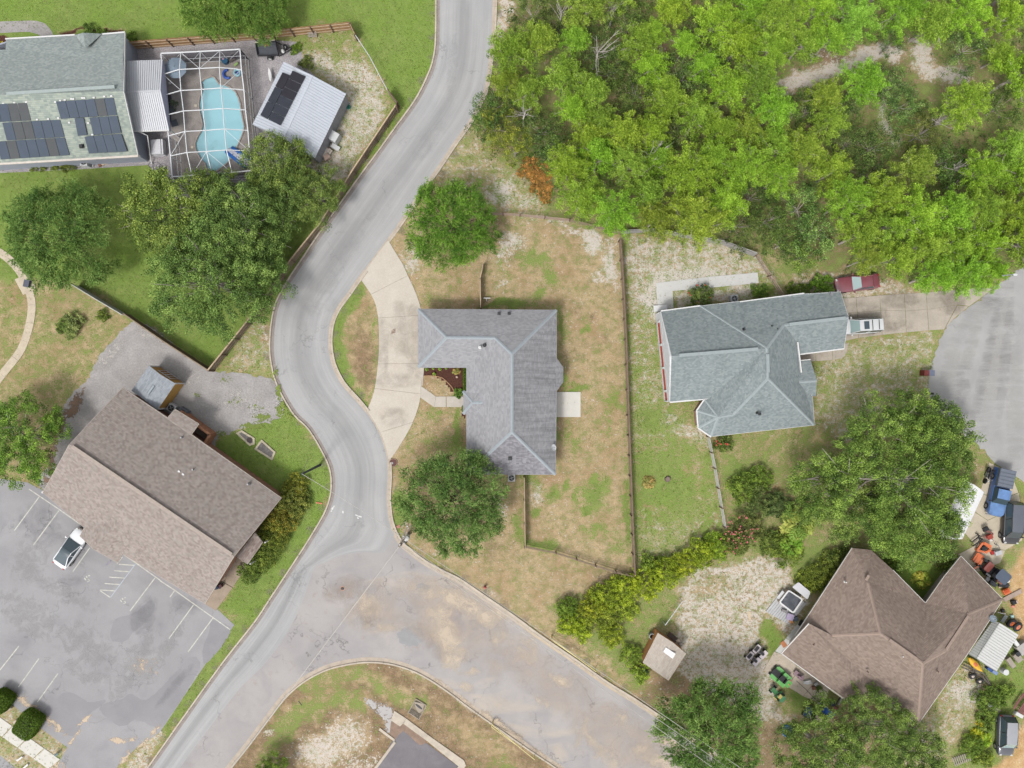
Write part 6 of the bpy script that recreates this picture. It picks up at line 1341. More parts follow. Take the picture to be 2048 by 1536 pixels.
side(RW[0], 1, (0, 1, 3)); side([r_[4] for r_ in RW], 1, (0, 2, 4)); side(RW[6], 1, (1,)); side([r_[0] for r_ in RW[4:]], 1, (0,))

# ---------------- metal-roofed workshop
WM = mat('pale_blue_metal', A(216, 222, 232), .4, .03, 2, metal=.1); WMR = mat('pale_blue_rib', A(200, 208, 220), .4, .03)
ws = root('workshop', 'workshop with pale blue-white ribbed metal roof beside the pool cage', 'workshop', (W(600, 215).x, W(600, 215).y, 0))
w1, w2, w3, w4, wa, wb = W(567, 124, 2.5), W(692, 188, 2.5), W(630, 316, 2.5), W(505, 249, 2.5), W(624, 151, 3.15), W(566, 276, 3.15)
ribbed(ws, [w1, w4, wb, wa], 26, WM, .035, rm=WMR); ribbed(ws, [wa, wb, w3, w2], 26, WM, .035, rm=WMR); MB().beam(wa, wb, .28, .05).build('ridge_cap', WM, ws)
wl_ = inset([(v.x, v.y) for v in (w1, w2, w3, w4)], .12); GW_ = mat('grey_metal_siding', A(172, 172, 180), .6, .06, 2); MB().prism(wl_, 0, 2.42, top=False).build('wall', GW_, ws)
for pk, a_, b_ in ((wa, w1, w2), (wb, w3, w4)):
    dn = Vector((0, 0, -.08)); mb = MB(); mb.poly([a_ + dn, b_ + dn, pk + dn]); n0 = (W(599, 215) - Vector((a_.x, a_.y, 0))); mb.build('gable_wall', GW_, ws)
for i in range(14):
    f = i / 13; q = Vector((*wl_[1], 0)).lerp(Vector((*wl_[2], 0)), f); MB().box((q.x, q.y, 1.2), (.05, .05, 2.4), R(-64)).build('siding_rib', GW_, ws)
cM = mat('aircon_white', A(226, 228, 230), .6, .05, 3)
# two columns of panels on the west slope
def zw(x, y): return 2.5 + .65 * min(1, max(0, ((x - 536) * .9 + (y - 186) * .45) / 57 + .0))
Pn = lambda x, y: (x, y)
def panel_quads(tl, tr, br, bl, n_, z_l, z_r, brown=()):
    A0, B0, C0, D0 = W(*tl, z_l), W(*tr, z_r), W(*br, z_r), W(*bl, z_l); up = Vector((0, 0, .12))
    for i in range(n_):
        f0, f1 = i / n_ + .006, (i + 1) / n_ - .006; q = [A0.lerp(D0, f0) + up, B0.lerp(C0, f0) + up, B0.lerp(C0, f1) + up, A0.lerp(D0, f1) + up]
        mb = MB(); mb.poly([q[0], q[3], q[2], q[1]]); mb.mi = 1; dn = Vector((0, 0, -.05)); lp = [q[0], q[3], q[2], q[1]]
        for k_ in range(4): a_, b_ = lp[k_], lp[(k_ + 1) % 4]; mb.add([a_, b_, b_ + dn, a_ + dn], [(0, 3, 2, 1)])
        mb.build('solar_panel', [mat('solar_panel_black', A(62, 66, 76), .5, .08, 1, spec=.12) if i not in brown else mat('solar_panel_black2', A(56, 54, 62), .5, .08, 1, spec=.12), PEDGE], ws)
panel_quads((586, 141.5), (612, 153), (561, 252), (536.8, 240), 6, 2.82, 3.05, (0, 1, 2)); panel_quads((566, 145), (580.5, 151), (535.8, 239), (521, 231.5), 3, 2.66, 2.8, (0,))
ac = root('evaporative_cooler', 'white box cooler against the wall of the metal-roofed workshop', 'cooler', tuple(W(667, 274)))
c = W(667, 273, 1.0); MB().box((c.x, c.y, .7), (1.1, 1.0, 1.1), R(-30)).build('cabinet', cM, ac); MB().box((c.x + .05, c.y - .95, .35), (1.0, .5, .06), R(-30)).build('drip_tray', cM, ac)
for dx_, dy_ in ((-.4, -.3), (.4, .3)): MB().box((c.x + dx_, c.y + dy_, .08), (.1, .1, .16), R(-30)).build('foot', DKM, ac)

# ---------------- brown shingled building lower left
ROOF_D = roof_mat('shingles_brown_mix', A(156, 142, 136), A(186, 174, 167), A(170, 167, 160), .18, .26, streak=.08, blotch=.06)
CAP_D = mat('ridge_shingle_brown', A(186, 172, 162), .9, .14, 4)
bb = root('brown_shingled_building', 'large building with mottled brown shingle roof beside the parking lot', 'building', (W(320, 990).x, W(320, 990).y, 0))
ED, RD = 3.2, 6.1
VD = dict(a=(245, 776, ED), b=(335, 836, ED), c=(350, 819, 2.95), d=(397, 848, 2.95), e=(382, 869, ED), f=(562, 996, ED), g=(468, 1112, RD), h=(410, 1207, ED), i=(244, 1107, ED), j=(235, 1125, 2.9), k=(187, 1098, 3.6), l=(160, 1072, 2.9), m=(169, 1055, ED), n=(86, 985, ED), o=(139, 889, RD), s=(238, 1040, 4.45))
roof_planes(bb, VD, [('a', 'o', 'g', 'f', 'e', 'b'), ('b', 'e', 'd', 'c')], ROOF_D, edge=mat('fascia_taupe', A(190, 178, 168), .7)); roof_planes(bb, VD, [('o', 'n', 'm', 's', 'i', 'h', 'g')], ROOF_D)
roof_planes(bb, VD, [('m', 'l', 'k', 's'), ('k', 'j', 'i', 's')], ROOF_D)
ol = list('abcdefghijklmno'); FT = MATS['fascia_taupe']
for a_, b_ in zip(ol, ol[1:] + ol[:1]): MB().beam(W(*VD[a_]) - Vector((0, 0, .08)), W(*VD[b_]) - Vector((0, 0, .08)), .1, .14).build('gutter', FT, bb)
ridge_vent(bb, (145, 893, RD + .02), (464, 1109, RD + .02), CAP_D, .4)
wall_under(bb, [VD[k_] for k_ in 'abefhin'], BRICK, ins=.6)
for pk, a_, b_ in (('o', 'n', 'a'), ('g', 'f', 'h')):
    dn = Vector((0, 0, -.15)); cc = W(320, 990); pull = lambda v: v + (Vector((cc.x, cc.y, v.z)) - v) * .03; MB().poly([pull(W(*VD[k_])) + dn for k_ in (a_, b_, pk)]).build('gable_wall', mat('gable_taupe', A(190, 176, 164), .8), bb)
for x, y, z_ in ((364, 875, 3.5), (315, 958, 5.0), (387, 939, 4.2), (361, 967, 4.6), (411, 1002, 4.4), (497, 968, 3.7)): vent_pipe(bb, x, y, z_, .08, .3, STEEL)
for x, y in ((359, 943), (367, 949)): c = W(x, y, 4.4); MB().box((c.x, c.y, c.z + .12), (.3, .22, .24), R(35)).build('skylight_vent', WHT, bb)
# brick yard wall and units behind it
yw = root('brick_enclosure', 'low brick enclosure wall at the back corner of the brown building', 'wall', (W(420, 862).x, W(420, 862).y, 0))
yp = [(372, 822, 0), (392, 838, 0), (432, 867, 0), (420, 887, 0)]
for a_, b_ in zip(yp, yp[1:]): MB().beam(W(*a_) + Vector((0, 0, .8)), W(*b_) + Vector((0, 0, .8)), .22, 1.6).build('wall_run', mat('brick_orange', A(196, 140, 108), .9, .2, 3, fine=.25), yw); 
for a_, b_ in zip(yp, yp[1:]): MB().beam(W(*a_) + Vector((0, 0, 1.64)), W(*b_) + Vector((0, 0, 1.64)), .28, .06).build('wall_cap', mat('brick_cap', A(206, 150, 116), .9, .15, 3), yw)
sheet('service_floor', GP([(378, 836), (394, 842), (430, 868), (419, 885), (380, 862)]), .03, mat('service_concrete', A(168, 152, 140), .9, .15, 2))
def aircon(px, py, sz, rz, label, m=None, h_=.8):
    r_ = root('air_conditioner', label, 'air conditioner', tuple(W(px, py))); c = W(px, py, h_)
    MB().box((c.x, c.y, h_ / 2), (sz, sz, h_), rz).build('cabinet', m or cM, r_)
    MB().cyl((c.x, c.y, h_), sz * .4, .03, 20).build('fan_well', DKM, r_); mb = MB()
    for k_ in range(4): mb.box((c.x + math.cos(k_ * 1.57 + .3) * sz * .17, c.y + math.sin(k_ * 1.57 + .3) * sz * .17, h_ + .04), (sz * .3, sz * .1, .01), k_ * 1.57 + .3, R(15))
    mb.build('fan_blades', STEEL, r_); MB().torus((c.x, c.y, h_ + .05), sz * .4, .02, 20, 5).build('guard_ring', STEEL, r_); MB().cyl((c.x, c.y, h_ + .03), sz * .09, .03, 10).build('fan_hub', STEEL, r_); return r_
aircon(1023, 956, .78, 0, 'air conditioner unit at the bottom wall of the middle house'); aircon(1469, 597, .8, R(5), 'air conditioner unit at the top wall of the sage-roofed house', mat('aircon_grey', A(200, 202, 206), .6)); aircon(167, 324, .78, 0, 'air conditioner unit below the rusty gutter of the solar house')
aircon(342, 816, .85, R(-32), 'pale air conditioner beside the blue-roofed barn'); aircon(364, 826, 1.0, R(-32), 'dark wide air conditioner half under the brown roof corner', mat('aircon_dark', A(120, 126, 136), .6))
# small porch roof on the east end
po = root('side_porch', 'small shingled porch roof on the road side of the brown building', 'porch', (W(500, 1100).x, W(500, 1100).y, 0))
q = [W(510, 1066, 2.5), W(525, 1085, 2.3), W(495, 1128, 2.3), W(472, 1113, 2.5)]; o = MB().poly(q).build('roof', roof_mat('shingles_porch', A(146, 130, 124), A(184, 170, 162), None, .2, .34), po); roof_uv(o)
for a_, b_ in zip(q, q[1:] + q[:1]): MB().beam(a_ - Vector((0, 0, .1)), b_ - Vector((0, 0, .1)), .06, .16).build('fascia', FT, po)
for v in q[1:3]: MB().box((v.x * .99, v.y, 1.15), (.12, .12, 2.3)).build('post', WHT, po)

# ---------------- blue-grey barn with yellow walls
ROOF_E = roof_mat('shingles_bluegrey', A(156, 162, 170), A(178, 184, 192), None, .15, .3, blotch=.05); YEL = mat('yellow_wall', A(214, 168, 92), .8, .06, 3); BRN = mat('tan_door', A(186, 142, 84), .8, .06, 3)
bn = root('storage_barn', 'barn shed with blue-grey roof and yellow walls beside the brown building', 'shed', (W(318, 775).x, W(318, 775).y, 0))
zb = 2.3; bq = [W(298, 731, zb), W(351, 767, zb), W(315, 820, zb), W(263, 781, zb)]; ba, bbp = W(322, 750, 2.75), W(288, 799.5, 2.75)
mb = MB(); mb.poly([bq[0], bq[3], bbp, ba]); mb.poly([ba, bbp, bq[2], bq[1]]); o = mb.build('roof', ROOF_E, bn); roof_uv(o)
iw = inset([(v.x, v.y) for v in bq], .06); MB().prism(iw, 0, zb - .03, top=False).build('wall', YEL, bn)
i0, i1, i2, i3 = (Vector((x, y, 0)) for x, y in iw)
for a_, b_, pk in ((i0, i1, ba), (i2, i3, bbp)): MB().poly([a_ + Vector((0, 0, zb - .04)), b_ + Vector((0, 0, zb - .04)), Vector((*(a_.lerp(b_, .5))[:2], 2.68))]).build('gable', YEL, bn)
out = ((i0 + i1) / 2 - (i2 + i3) / 2).normalized() * .05
for f0, f1 in ((.27, .5), (.52, .75)):
    a_, b_ = i0.lerp(i1, f0) + out, i0.lerp(i1, f1) + out; MB().add([a_, b_, b_ + Vector((0, 0, 1.95)), a_ + Vector((0, 0, 1.95))], [(0, 1, 2, 3)]).build('door', BRN, bn)
    for z0_ in (.06, 1.9): MB().beam(a_ + out * .6 + Vector((0, 0, z0_)), b_ + out * .6 + Vector((0, 0, z0_)), .05, .1).build('door_trim', WHT, bn)
    for v in (a_, b_, a_.lerp(b_, .5)): MB().beam(v + out * .6, v + out * .6 + Vector((0, 0, 1.95)), .05, .1).build('door_trim', WHT, bn)
for v in (i0, i1, i2): MB().beam(v + out * .5, v + out * .5 + Vector((0, 0, zb - .1)), .14, .14).build('corner_trim', WHT, bn)
a3, b3 = W(308, 771, 2.72), W(296, 788, 2.72); MB().beam(a3, b3, .3, .1).build('ridge_vent', mat('vent_dark', A(110, 122, 132), .8), bn); MB().beam(a3 + Vector((0, 0, .04)), b3 + Vector((0, 0, .04)), .2, .08).build('ridge_vent_cap', CAP_A, bn)

# ---------------- brown L-shaped house lower right
ROOF_F = roof_mat('shingles_brown', A(142, 124, 114), A(168, 150, 139), A(158, 143, 130), .15, .3, streak=.1, blotch=.08)
CAP_F = mat('ridge_shingle_tan', A(168, 148, 136), .9, .1, 4)
br = root('brown_roof_house', 'brown-roofed L-shaped house at the lower right', 'house', (W(1780, 1270).x, W(1780, 1270).y, 0))
VF = dict(a=(1704, 1096, 2.6), b=(1590, 1272, 2.6), c=(1618, 1247, 2.75), B=(1664, 1271, 3.8), A=(1761, 1267, 5.4), n=(1736, 1165, 3.95), m=(1786, 1140, 2.8), v=(1851, 1206, 2.8), C=(1846, 1327, 5.4), d=(1889, 1152, 2.8), e=(1922, 1112, 2.8), K=(1938, 1227, 4.9), L=(1891, 1302, 5.3), f=(2006, 1199, 2.7), g=(1936, 1307, 2.7), h=(1836, 1449, 2.9), i=(1742, 1387, 3.2), j=(1711, 1415, 2.6), k=(1563, 1307, 2.6), s=(1618, 1247, 3.6), q=(1742, 1100, 2.8), r=(1650, 1267, 3.95))
roof_planes(br, VF, [('a', 'b', 'c', 'B', 'A', 'n'), ('a', 'n', 'q'), ('n', 'A', 'C', 'v', 'm', 'q'), ('v', 'C', 'L', 'K', 'e', 'd'), ('e', 'K', 'f'), ('K', 'L', 'C', 'h', 'g', 'f'), ('s', 'k', 'j', 'i', 'h', 'C', 'A', 'B')], ROOF_F, edge=mat('fascia_white', A(228, 224, 220), .7, .05), outline=None)
WF = MATS['fascia_white']
for a_, b_ in (('a', 'b'), ('s', 'k'), ('k', 'j'), ('i', 'h'), ('d', 'v'), ('v', 'm'), ('h', 'g'), ('g', 'f'), ('f', 'e'), ('e', 'd'), ('j', 'i')):
    MB().beam(W(*VF[a_]) - Vector((0, 0, .05)), W(*VF[b_]) - Vector((0, 0, .05)), .1 if (a_, b_) in (('i', 'h'), ('k', 'j'), ('s', 'k')) else .05, .12).build('fascia', WF, br)
MB().beam(W(1662, 1379, 2.6), W(1704, 1409, 2.6), .16, .14).build('gutter', mat('gutter_cream', A(230, 222, 204), .6), br)
for a_, b_ in (('n', 'A'), ('A', 'B'), ('A', 'C'), ('C', 'L'), ('L', 'K'), ('K', 'f'), ('C', 'h')): ridge(br, VF[a_], VF[b_], CAP_F, .32, .03)
ridge_vent(br, (1778, 1279, 5.42), (1832, 1317, 5.42), CAP_F, .3); ridge_vent(br, (1892, 1298, 5.3), (1936, 1231, 4.95), CAP_F, .3); ridge_vent(br, (1731, 1160, 4.0), (1737, 1150, 4.0), CAP_F, .3)
wall_under(br, [VF[k_] for k_ in ('a', 'q', 'v', 'e', 'f', 'h', 'i', 'j', 'k', 'b')], mat('pale_wall', A(206, 196, 186), .8, .1, 2), ins=1.3)
for x, y, z_, m_ in ((1691, 1164, 3.6, WF), (1804, 1312, 5.0, WF), (1736, 1345, 4.1, CAP_F), (1627, 1290, 3.3, CAP_F), (1876, 1344, 4.6, CAP_F)): vent_pipe(br, x, y, z_, .07, .25, m_)
d2 = root('satellite_dish', 'grey satellite dish on the right edge of the brown roof above the metal carport', 'satellite dish', tuple(W(1986, 1237, 2.8))); dish(d2, 1986, 1237, 3.1, .42, R(200), mat('dish_grey', A(120, 134, 146), .5, .08), .4)
d3 = root('white_round_lid', 'white rounded plastic lid lying above the grey pallets near the silver car', 'lid', tuple(W(1980, 1410))); c = W(1980, 1410, .5); MB().ball(c, (.62, .4, .3), 12, 6, R(-40)).build('shell', cM, d3)

# ---------------- metal carport shed beside it
cp_ = root('metal_carport', 'small white and grey metal carport shed at the right edge beside the brown roof', 'carport', (W(1985, 1290).x, W(1985, 1290).y, 0))
GM = mat('grey_ribbed_metal', A(196, 198, 194), .45, .04, 2, metal=.1); WMt = mat('white_metal', A(232, 232, 230), .4, .03, 2)
c1, c2, c3, c4 = W(1986, 1241, 2.1), W(1937, 1308, 2.1), W(1953, 1317, 2.55), W(1999, 1246, 2.55); ribbed(cp_, [c1, c2, c3, c4], 16, GM, .03, rm=GM)
c5, c6 = W(2017, 1257, 2.35), W(1972, 1330, 2.35); ribbed(cp_, [c4, c3, c6, c5], 16, WMt, .03, rm=GM, name='metal_roof'); c7, c8 = W(2037, 1270, 2.1), W(1993, 1343, 2.1); ribbed(cp_, [c5, c6, c8, c7], 16, WMt, .03, rm=GM)
for v in (c1, c2, c7, c8): MB().box((v.x, v.y, v.z / 2), (.08, .08, v.z)).build('post', STEEL, cp_)
MB().beam(c3, c4, .1, .04).build('ridge_cap', GM, cp_)

# ---------------- tan shed by the side road
ts = root('tan_shed', 'small tan-roofed garden shed with white skylight and orange wall by the side road', 'shed', (W(1330, 1312).x, W(1330, 1312).y, 0))
TR = roof_mat('shingles_tan', A(196, 184, 172), A(212, 202, 190), None, .15, .3, blotch=.05)
z0 = 2.0; q = [W(1316, 1266, z0), W(1372, 1307, z0), W(1337, 1361, z0), W(1286, 1325, z0)]; ra_, rb_ = W(1346, 1285, 2.4), W(1312, 1344, 2.4)
mb = MB(); mb.poly([q[0], q[3], rb_, ra_]); mb.poly([ra_, rb_, q[2], q[1]]); o = mb.build('roof', TR, ts); roof_uv(o)
iw = inset([(v.x, v.y) for v in q], .08); MB().prism(iw, 0, z0 - .03, top=False).build('wall', mat('orange_wood', A(206, 148, 92), .85, .12, 3, fine=.15), ts)
for a_, b_ in zip(q, q[1:] + q[:1]): MB().beam(a_ - Vector((0, 0, .06)), b_ - Vector((0, 0, .06)), .05, .12).build('trim', mat('trim_pink', A(206, 182, 166), .8), ts)
cs = [W(1331, 1294, 2.32), W(1351, 1307, 2.42), W(1345, 1317, 2.42), W(1326, 1303, 2.32)]; mb = MB(); up = Vector((0, 0, .1)); mb.add([v for v in cs] + [v + up for v in cs], [(3, 2, 1, 0), (4, 5, 6, 7), (0, 1, 5, 4), (1, 2, 6, 5), (2, 3, 7, 6), (3, 0, 4, 7)]); mb.build('skylight', mat('skylight_white', A(250, 250, 250), .3), ts)
# ================================================================ fences, poles and wires
WOOD_W = mat('fence_wood_warm', A(190, 150, 108), .9, .18, 3, fine=.2); WOOD_G = mat('fence_wood_grey', A(158, 140, 118), .9, .18, 3, fine=.2); WOOD_P = mat('fence_wood_pale', A(214, 190, 160), .9, .15, 3, fine=.15)
WOOD_O = mat('fence_wood_old', A(132, 108, 92), .9, .2, 3, fine=.2); RAILW = mat('rail_white', A(206, 204, 200), .8, .1, 3)
def fence_line(label, pts, h_, m_p, m_r, m_b, post_d=2.4, rails=(.35, .95, 1.55), face=1, board=.14, top=None, name='wooden_fence'):
    """base points in photo pixels. Boards on one side (joined, too narrow to pick apart), rails and posts on the other"""
    q = [W(*p_) for p_ in pts]; r_ = root(name, label, 'fence', tuple(q[0]))
    boards = MB(); cnt = 0
    for a_, b_ in zip(q, q[1:]):
        d = b_ - a_; Ls = d.length; d.normalize(); nn = Vector((-d.y, d.x, 0)) * face
        k = max(1, round(Ls / post_d))
        for i in range(k + (1 if b_ is q[-1] else 0)):
            c = a_.lerp(b_, i / k); MB().box((c.x + nn.x * .08, c.y + nn.y * .08, h_ * .5), (.11, .11, h_), math.atan2(d.y, d.x)).build('post', m_p, r_)
        for i in range(k):
            u_, v_ = a_.lerp(b_, i / k), a_.lerp(b_, (i + 1) / k)
            for z_ in rails: MB().beam(u_ + nn * .05 + Vector((0, 0, z_)), v_ + nn * .05 + Vector((0, 0, z_)), .05, .1).build('rail', m_r, r_)
        if board:
            t_ = 0
            while t_ < Ls:
                c = a_ + d * (t_ + board / 2); hh = h_ * random.uniform(.97, 1.03); boards.box((c.x - nn.x * .01, c.y - nn.y * .01, hh / 2 + .03), (board * .9, .022, hh), math.atan2(d.y, d.x)); t_ += board
        if top: MB().beam(a_ + Vector((0, 0, h_ + .03)), b_ + Vector((0, 0, h_ + .03)), .12, .05).build('cap_rail', top, r_)
    if boards.v: boards.build('pickets', m_b, r_, kind='stuff')
    return r_
fence_line('tall warm-brown wooden fence along the top lawn behind the pool', [(265, 99), (512, 80), (706, 60)], 1.75, WOOD_O, WOOD_P, WOOD_W, 2.4, face=-1)
fence_line('short stretch of wooden fence at the upper corner of the sandy yard', [(706, 60), (716, 82)], 1.7, WOOD_O, WOOD_P, WOOD_W, 2.0, face=-1)
fence_line('short wooden fence at the right-hand point of the sandy yard', [(779, 190), (797, 214), (796, 225)], 1.6, WOOD_O, WOOD_O, WOOD_G, 2.0, face=1)
fence_line('long weathered picket fence following the left side of the road', [(796, 222), (712, 348), (650, 450), (590, 524), (528, 616), (428, 741)], 1.65, WOOD_O, WOOD_G, WOOD_G, 2.4, face=1, top=WOOD_P)
fence_line('wooden fence between the lower lawn and the gravel yard', [(428, 741), (340, 684), (262, 630)], 1.6, WOOD_O, WOOD_P, WOOD_O, 2.4, face=1, top=WOOD_G)
fence_line('brown picket fence dividing the two back yards', [(1238, 484), (1243, 560), (1249, 680), (1254, 830), (1260, 990), (1266, 1143)], 1.5, WOOD_O, WOOD_G, mat('fence_pinkish', A(164, 134, 116), .9, .2, 3, fine=.2), 2.4, face=-1, top=WOOD_O)
fence_line('dark rail fence along the lower end of the dry back yard', [(1051, 1092), (1111, 1104), (1152, 1117), (1190, 1130), (1230, 1142), (1264, 1149)], 1.2, WOOD_O, WOOD_G, WOOD_G, 2.4, rails=(.3, .65, 1.0), face=1, board=0, name='rail_fence')
fence_line('thin picket fence below the air conditioner of the middle house', [(1049, 952), (1051, 1092)], 1.2, WOOD_O, WOOD_P, WOOD_G, 2.4, face=-1, board=.14)
fence_line('rail fence at the top of the dry back yard', [(972, 430), (1040, 434), (1138, 444)], 1.2, WOOD_O, mat('rail_pink', A(184, 160, 146), .9, .1, 3), WOOD_G, 2.4, rails=(.3, .7, 1.1), face=1, board=0, name='rail_fence')
fence_line('rail fence hidden by the pines behind the back yards', [(1138, 444), (1240, 470)], 1.2, WOOD_O, WOOD_G, WOOD_G, 2.4, rails=(.3, .7, 1.1), face=1, board=0, name='rail_fence')
fence_line('thin fence from the grey house up to the bright elm', [(963, 618), (962, 560), (968, 532)], 1.1, WOOD_O, WOOD_P, WOOD_G, 2.2, face=1)
fence_line('white three-rail fence from the sage-roofed house down to the oleanders', [(1414, 872), (1427, 935), (1447, 1052)], 1.3, WOOD_O, RAILW, RAILW, 2.3, rails=(.3, .75, 1.2), face=-1, board=0, name='rail_fence')
fence_line('pinkish rail fence above the small bushes by the sage-roofed house', [(1509, 512), (1562, 594)], 1.3, WOOD_O, mat('rail_pink', A(184, 160, 146), .9), WOOD_G, 2.3, rails=(.35, .8, 1.25), face=-1, board=0, name='rail_fence')
fence_line('grey fence glimpsed under the pines at the top of the sandy yard', [(1240, 468), (1300, 464), (1380, 478), (1440, 488), (1505, 512)], 1.4, WOOD_G, RAILW, mat('fence_greywhite', A(186, 182, 180), .9, .1, 3), 2.4, face=1)
def metal_fence(label, pts, h_, m, name='chain_link_fence', op=True):
    q = [W(*p_) for p_ in pts]; r_ = root(name, label, 'fence', tuple(q[0]))
    for a_, b_ in zip(q, q[1:]):
        up = Vector((0, 0, h_)); MB().tube([a_ + up, b_ + up], .045, 6).build('top_rail', m, r_); k = max(1, round((b_ - a_).length / 2.5))
        for i in range(k + 1): c = a_.lerp(b_, i / k); MB().tube([c, c + up], .035, 6).build('post', m, r_)
        MB().poly([a_, b_, b_ + up, a_ + up]).build('mesh', MESH_M, r_) if op else MB().beam(a_ + up * .5, b_ + up * .5, .05, h_).build('panel', m, r_)
MESH_M = screen_mat('chain_mesh', .12)
metal_fence('chain-link fence with white top rail round the sandy shed yard', [(716, 82), (744, 124), (766, 166), (779, 190)], 1.4, mat('galvanised', A(222, 224, 226), .5, .05))
metal_fence('white sheet fence between the field and the left lawn', [(258, 632), (204, 600), (158, 572)], 1.4, mat('white_sheet', A(222, 222, 222), .6, .06, 2), 'sheet_fence', False)
metal_fence('pale wire fence leading to the tan garden shed', [(1326, 1243), (1360, 1196)], 1.2, mat('galvanised', A(222, 224, 226), .5, .05))
for i, (a_, b_, w__, lab) in enumerate([((1986, 1436), (2000, 1421), 1.5, 'grey wooden fence panel fallen over beside the silver car'), ((1910, 1532), (1940, 1520), 1.1, 'grey wooden fence panel lying at the bottom edge')]):
    r_ = root('fallen_fence_panel', lab, 'fence panel', tuple(W(*a_))); A3, B3 = W(*a_), W(*b_); d = (B3 - A3).normalized(); nn = Vector((-d.y, d.x, 0)) * (1 if i == 0 else 1)
    for k in range(9): c = A3.lerp(B3, k / 8); MB().beam(c + Vector((0, 0, .12)), c + nn * w__ + Vector((0, 0, .2 + .02 * k)), .1, .03).build('plank', mat('grey_plank', A(176, 168, 158), .9, .15, 4, fine=.2), r_)
    for f in (.2, .8): MB().beam(A3 + nn * w__ * f + Vector((0, 0, .1)), B3 + nn * w__ * f + Vector((0, 0, .1)), .06, .05).build('rail', WOOD_G, r_)
# utility pole at the junction
POLE = mat('pole_wood', A(150, 140, 130), .9, .15, 3, fine=.2)
ub = W(818, 1067); up_ = root('utility_pole', 'utility pole with white transformer at the road junction', 'utility pole', tuple(ub)); zp = 6.6
MB().tube([ub, ub + Vector((-.05, .1, zp))], [.2, .14], 10).build('pole', POLE, up_)
pt = ub + Vector((0, 0, zp))
MB().beam(W(817, 1047, 6.5), W(798, 1094, 6.5), .16, .14).build('crossarm', POLE, up_); MB().beam(W(822, 1050, 6.2), W(802, 1092, 6.2), .1, .12).build('crossarm', POLE, up_)
mb = MB(); c = W(813, 1076, 5.6); mb.cyl((c.x, c.y, 5.0), .28, .9, 14); mb.cyl((c.x, c.y, 5.9), .28, .12, 14, .1); mb.build('transformer', WHT, up_); MB().cyl((c.x - .1, c.y - .45, 4.9), .14, .7, 10).build('switch_box', BLACKP, up_)
for p_ in ((815, 1052), (807, 1072), (800, 1089)): c = W(*p_, 6.65); MB().cyl(c, .06, .18, 8).build('insulator', WHT, up_)
MB().torus(W(800, 1073, 5.2), .35, .02, 16, 5, .8).build('cable_loop', mat('cable_grey', A(190, 190, 190), .6), up_)
sb = W(640, 930); sp_ = root('guy_pole', 'leaning dark service pole in the lawn left of the road', 'utility pole', tuple(sb)); st = W(604, 948, 7.0)
MB().tube([sb, st], [.15, .1], 10).build('pole', mat('pole_dark', A(78, 84, 86), .9, .15, 3), sp_)
WIRE = mat('overhead_wire', A(206, 202, 194), .7, .05)
def wire(label, a_, b_, r__=.03, sag=.35):
    n_ = 18; pts = [Vector(a_).lerp(Vector(b_), i / n_) - Vector((0, 0, sag * 4 * (i / n_) * (1 - i / n_))) for i in range(n_ + 1)]
    o = MB().tube(pts, r__, 5).build('overhead_wire', WIRE); tag(o, label, 'power line'); return o
wire('overhead wire from the leaning pole across the road to the utility pole', st, W(800, 1072, 6.4), .025); wire('thick overhead cable running from the utility pole over the junction to the lower left', W(798, 1093, 6.4), W(170, 1925, 6.4), .05, .1)
wire('guy wire rising up the lawn from the leaning dark pole', st, W(617, 915, 1.0), .02, 0)
for i, (x0, y0, x1, y1, lab) in enumerate([(812, 1080, 1640, 1645, 'upper'), (806, 1086, 1622, 1652, 'middle'), (801, 1092, 1600, 1660, 'lowest')]):
    wire(f'{lab} of the three power lines along the right side of the side road', W(x0, y0, 6.6), W(x1, y1, 6.6), .028, .2)
wire('service wire from the roof vents of the workshop to its antenna mast', W(575, 114, 2.8), W(589, 141, 3.0), .02, 0)
# street lamp arm at the cul-de-sac
lb = W(2010, 556); sl = root('street_lamp', 'street lamp arm reaching over the top of the cul-de-sac', 'street lamp', tuple(lb)); z_ = 6.5
MB().tube([lb, W(2006, 551, 6)], [.1, .07], 8).build('pole', STEEL, sl); MB().tube([W(2006, 551, 6), W(2028, 549, 6.4)], .05, 6).build('arm', STEEL, sl); c = W(2031, 549, 6.4); MB().ball(c, (.5, .25, .16), 12, 6).build('lamp_head', cM, sl)
# yellow pipe barriers
YP = mat('barrier_cream', A(240, 226, 160), .6, .06, 3)
def barrier(a_, b_, c_, label):
    r_ = root('pipe_barrier', label, 'barrier', tuple(W(*a_)))
    z = .95; A3, B3, C3 = W(*a_, z), W(*b_, z), W(*c_, z)
    MB().tube([Vector((A3.x, A3.y, 0)), A3], .07, 8).build('post', YP, r_); MB().tube([Vector((B3.x, B3.y, 0)), B3], .05, 8).build('post', YP, r_)
    MB().tube([A3, B3], .05, 8).build('bar', YP, r_); D3 = C3 - Vector((0, 0, .55)); MB().tube([D3, A3.lerp(B3, .62)], .045, 8).build('brace_bar', YP, r_)
    MB().tube([Vector((A3.x, A3.y, .3)), D3], .04, 8).build('brace_bar', YP, r_)
barrier((985, 1450), (1069, 1519), (983, 1459), 'cream-yellow pipe barrier on the grass island below the side road'); barrier((1104, 1278), (1192, 1343), (1110, 1288), 'cream-yellow pipe barrier at the right edge of the side road')

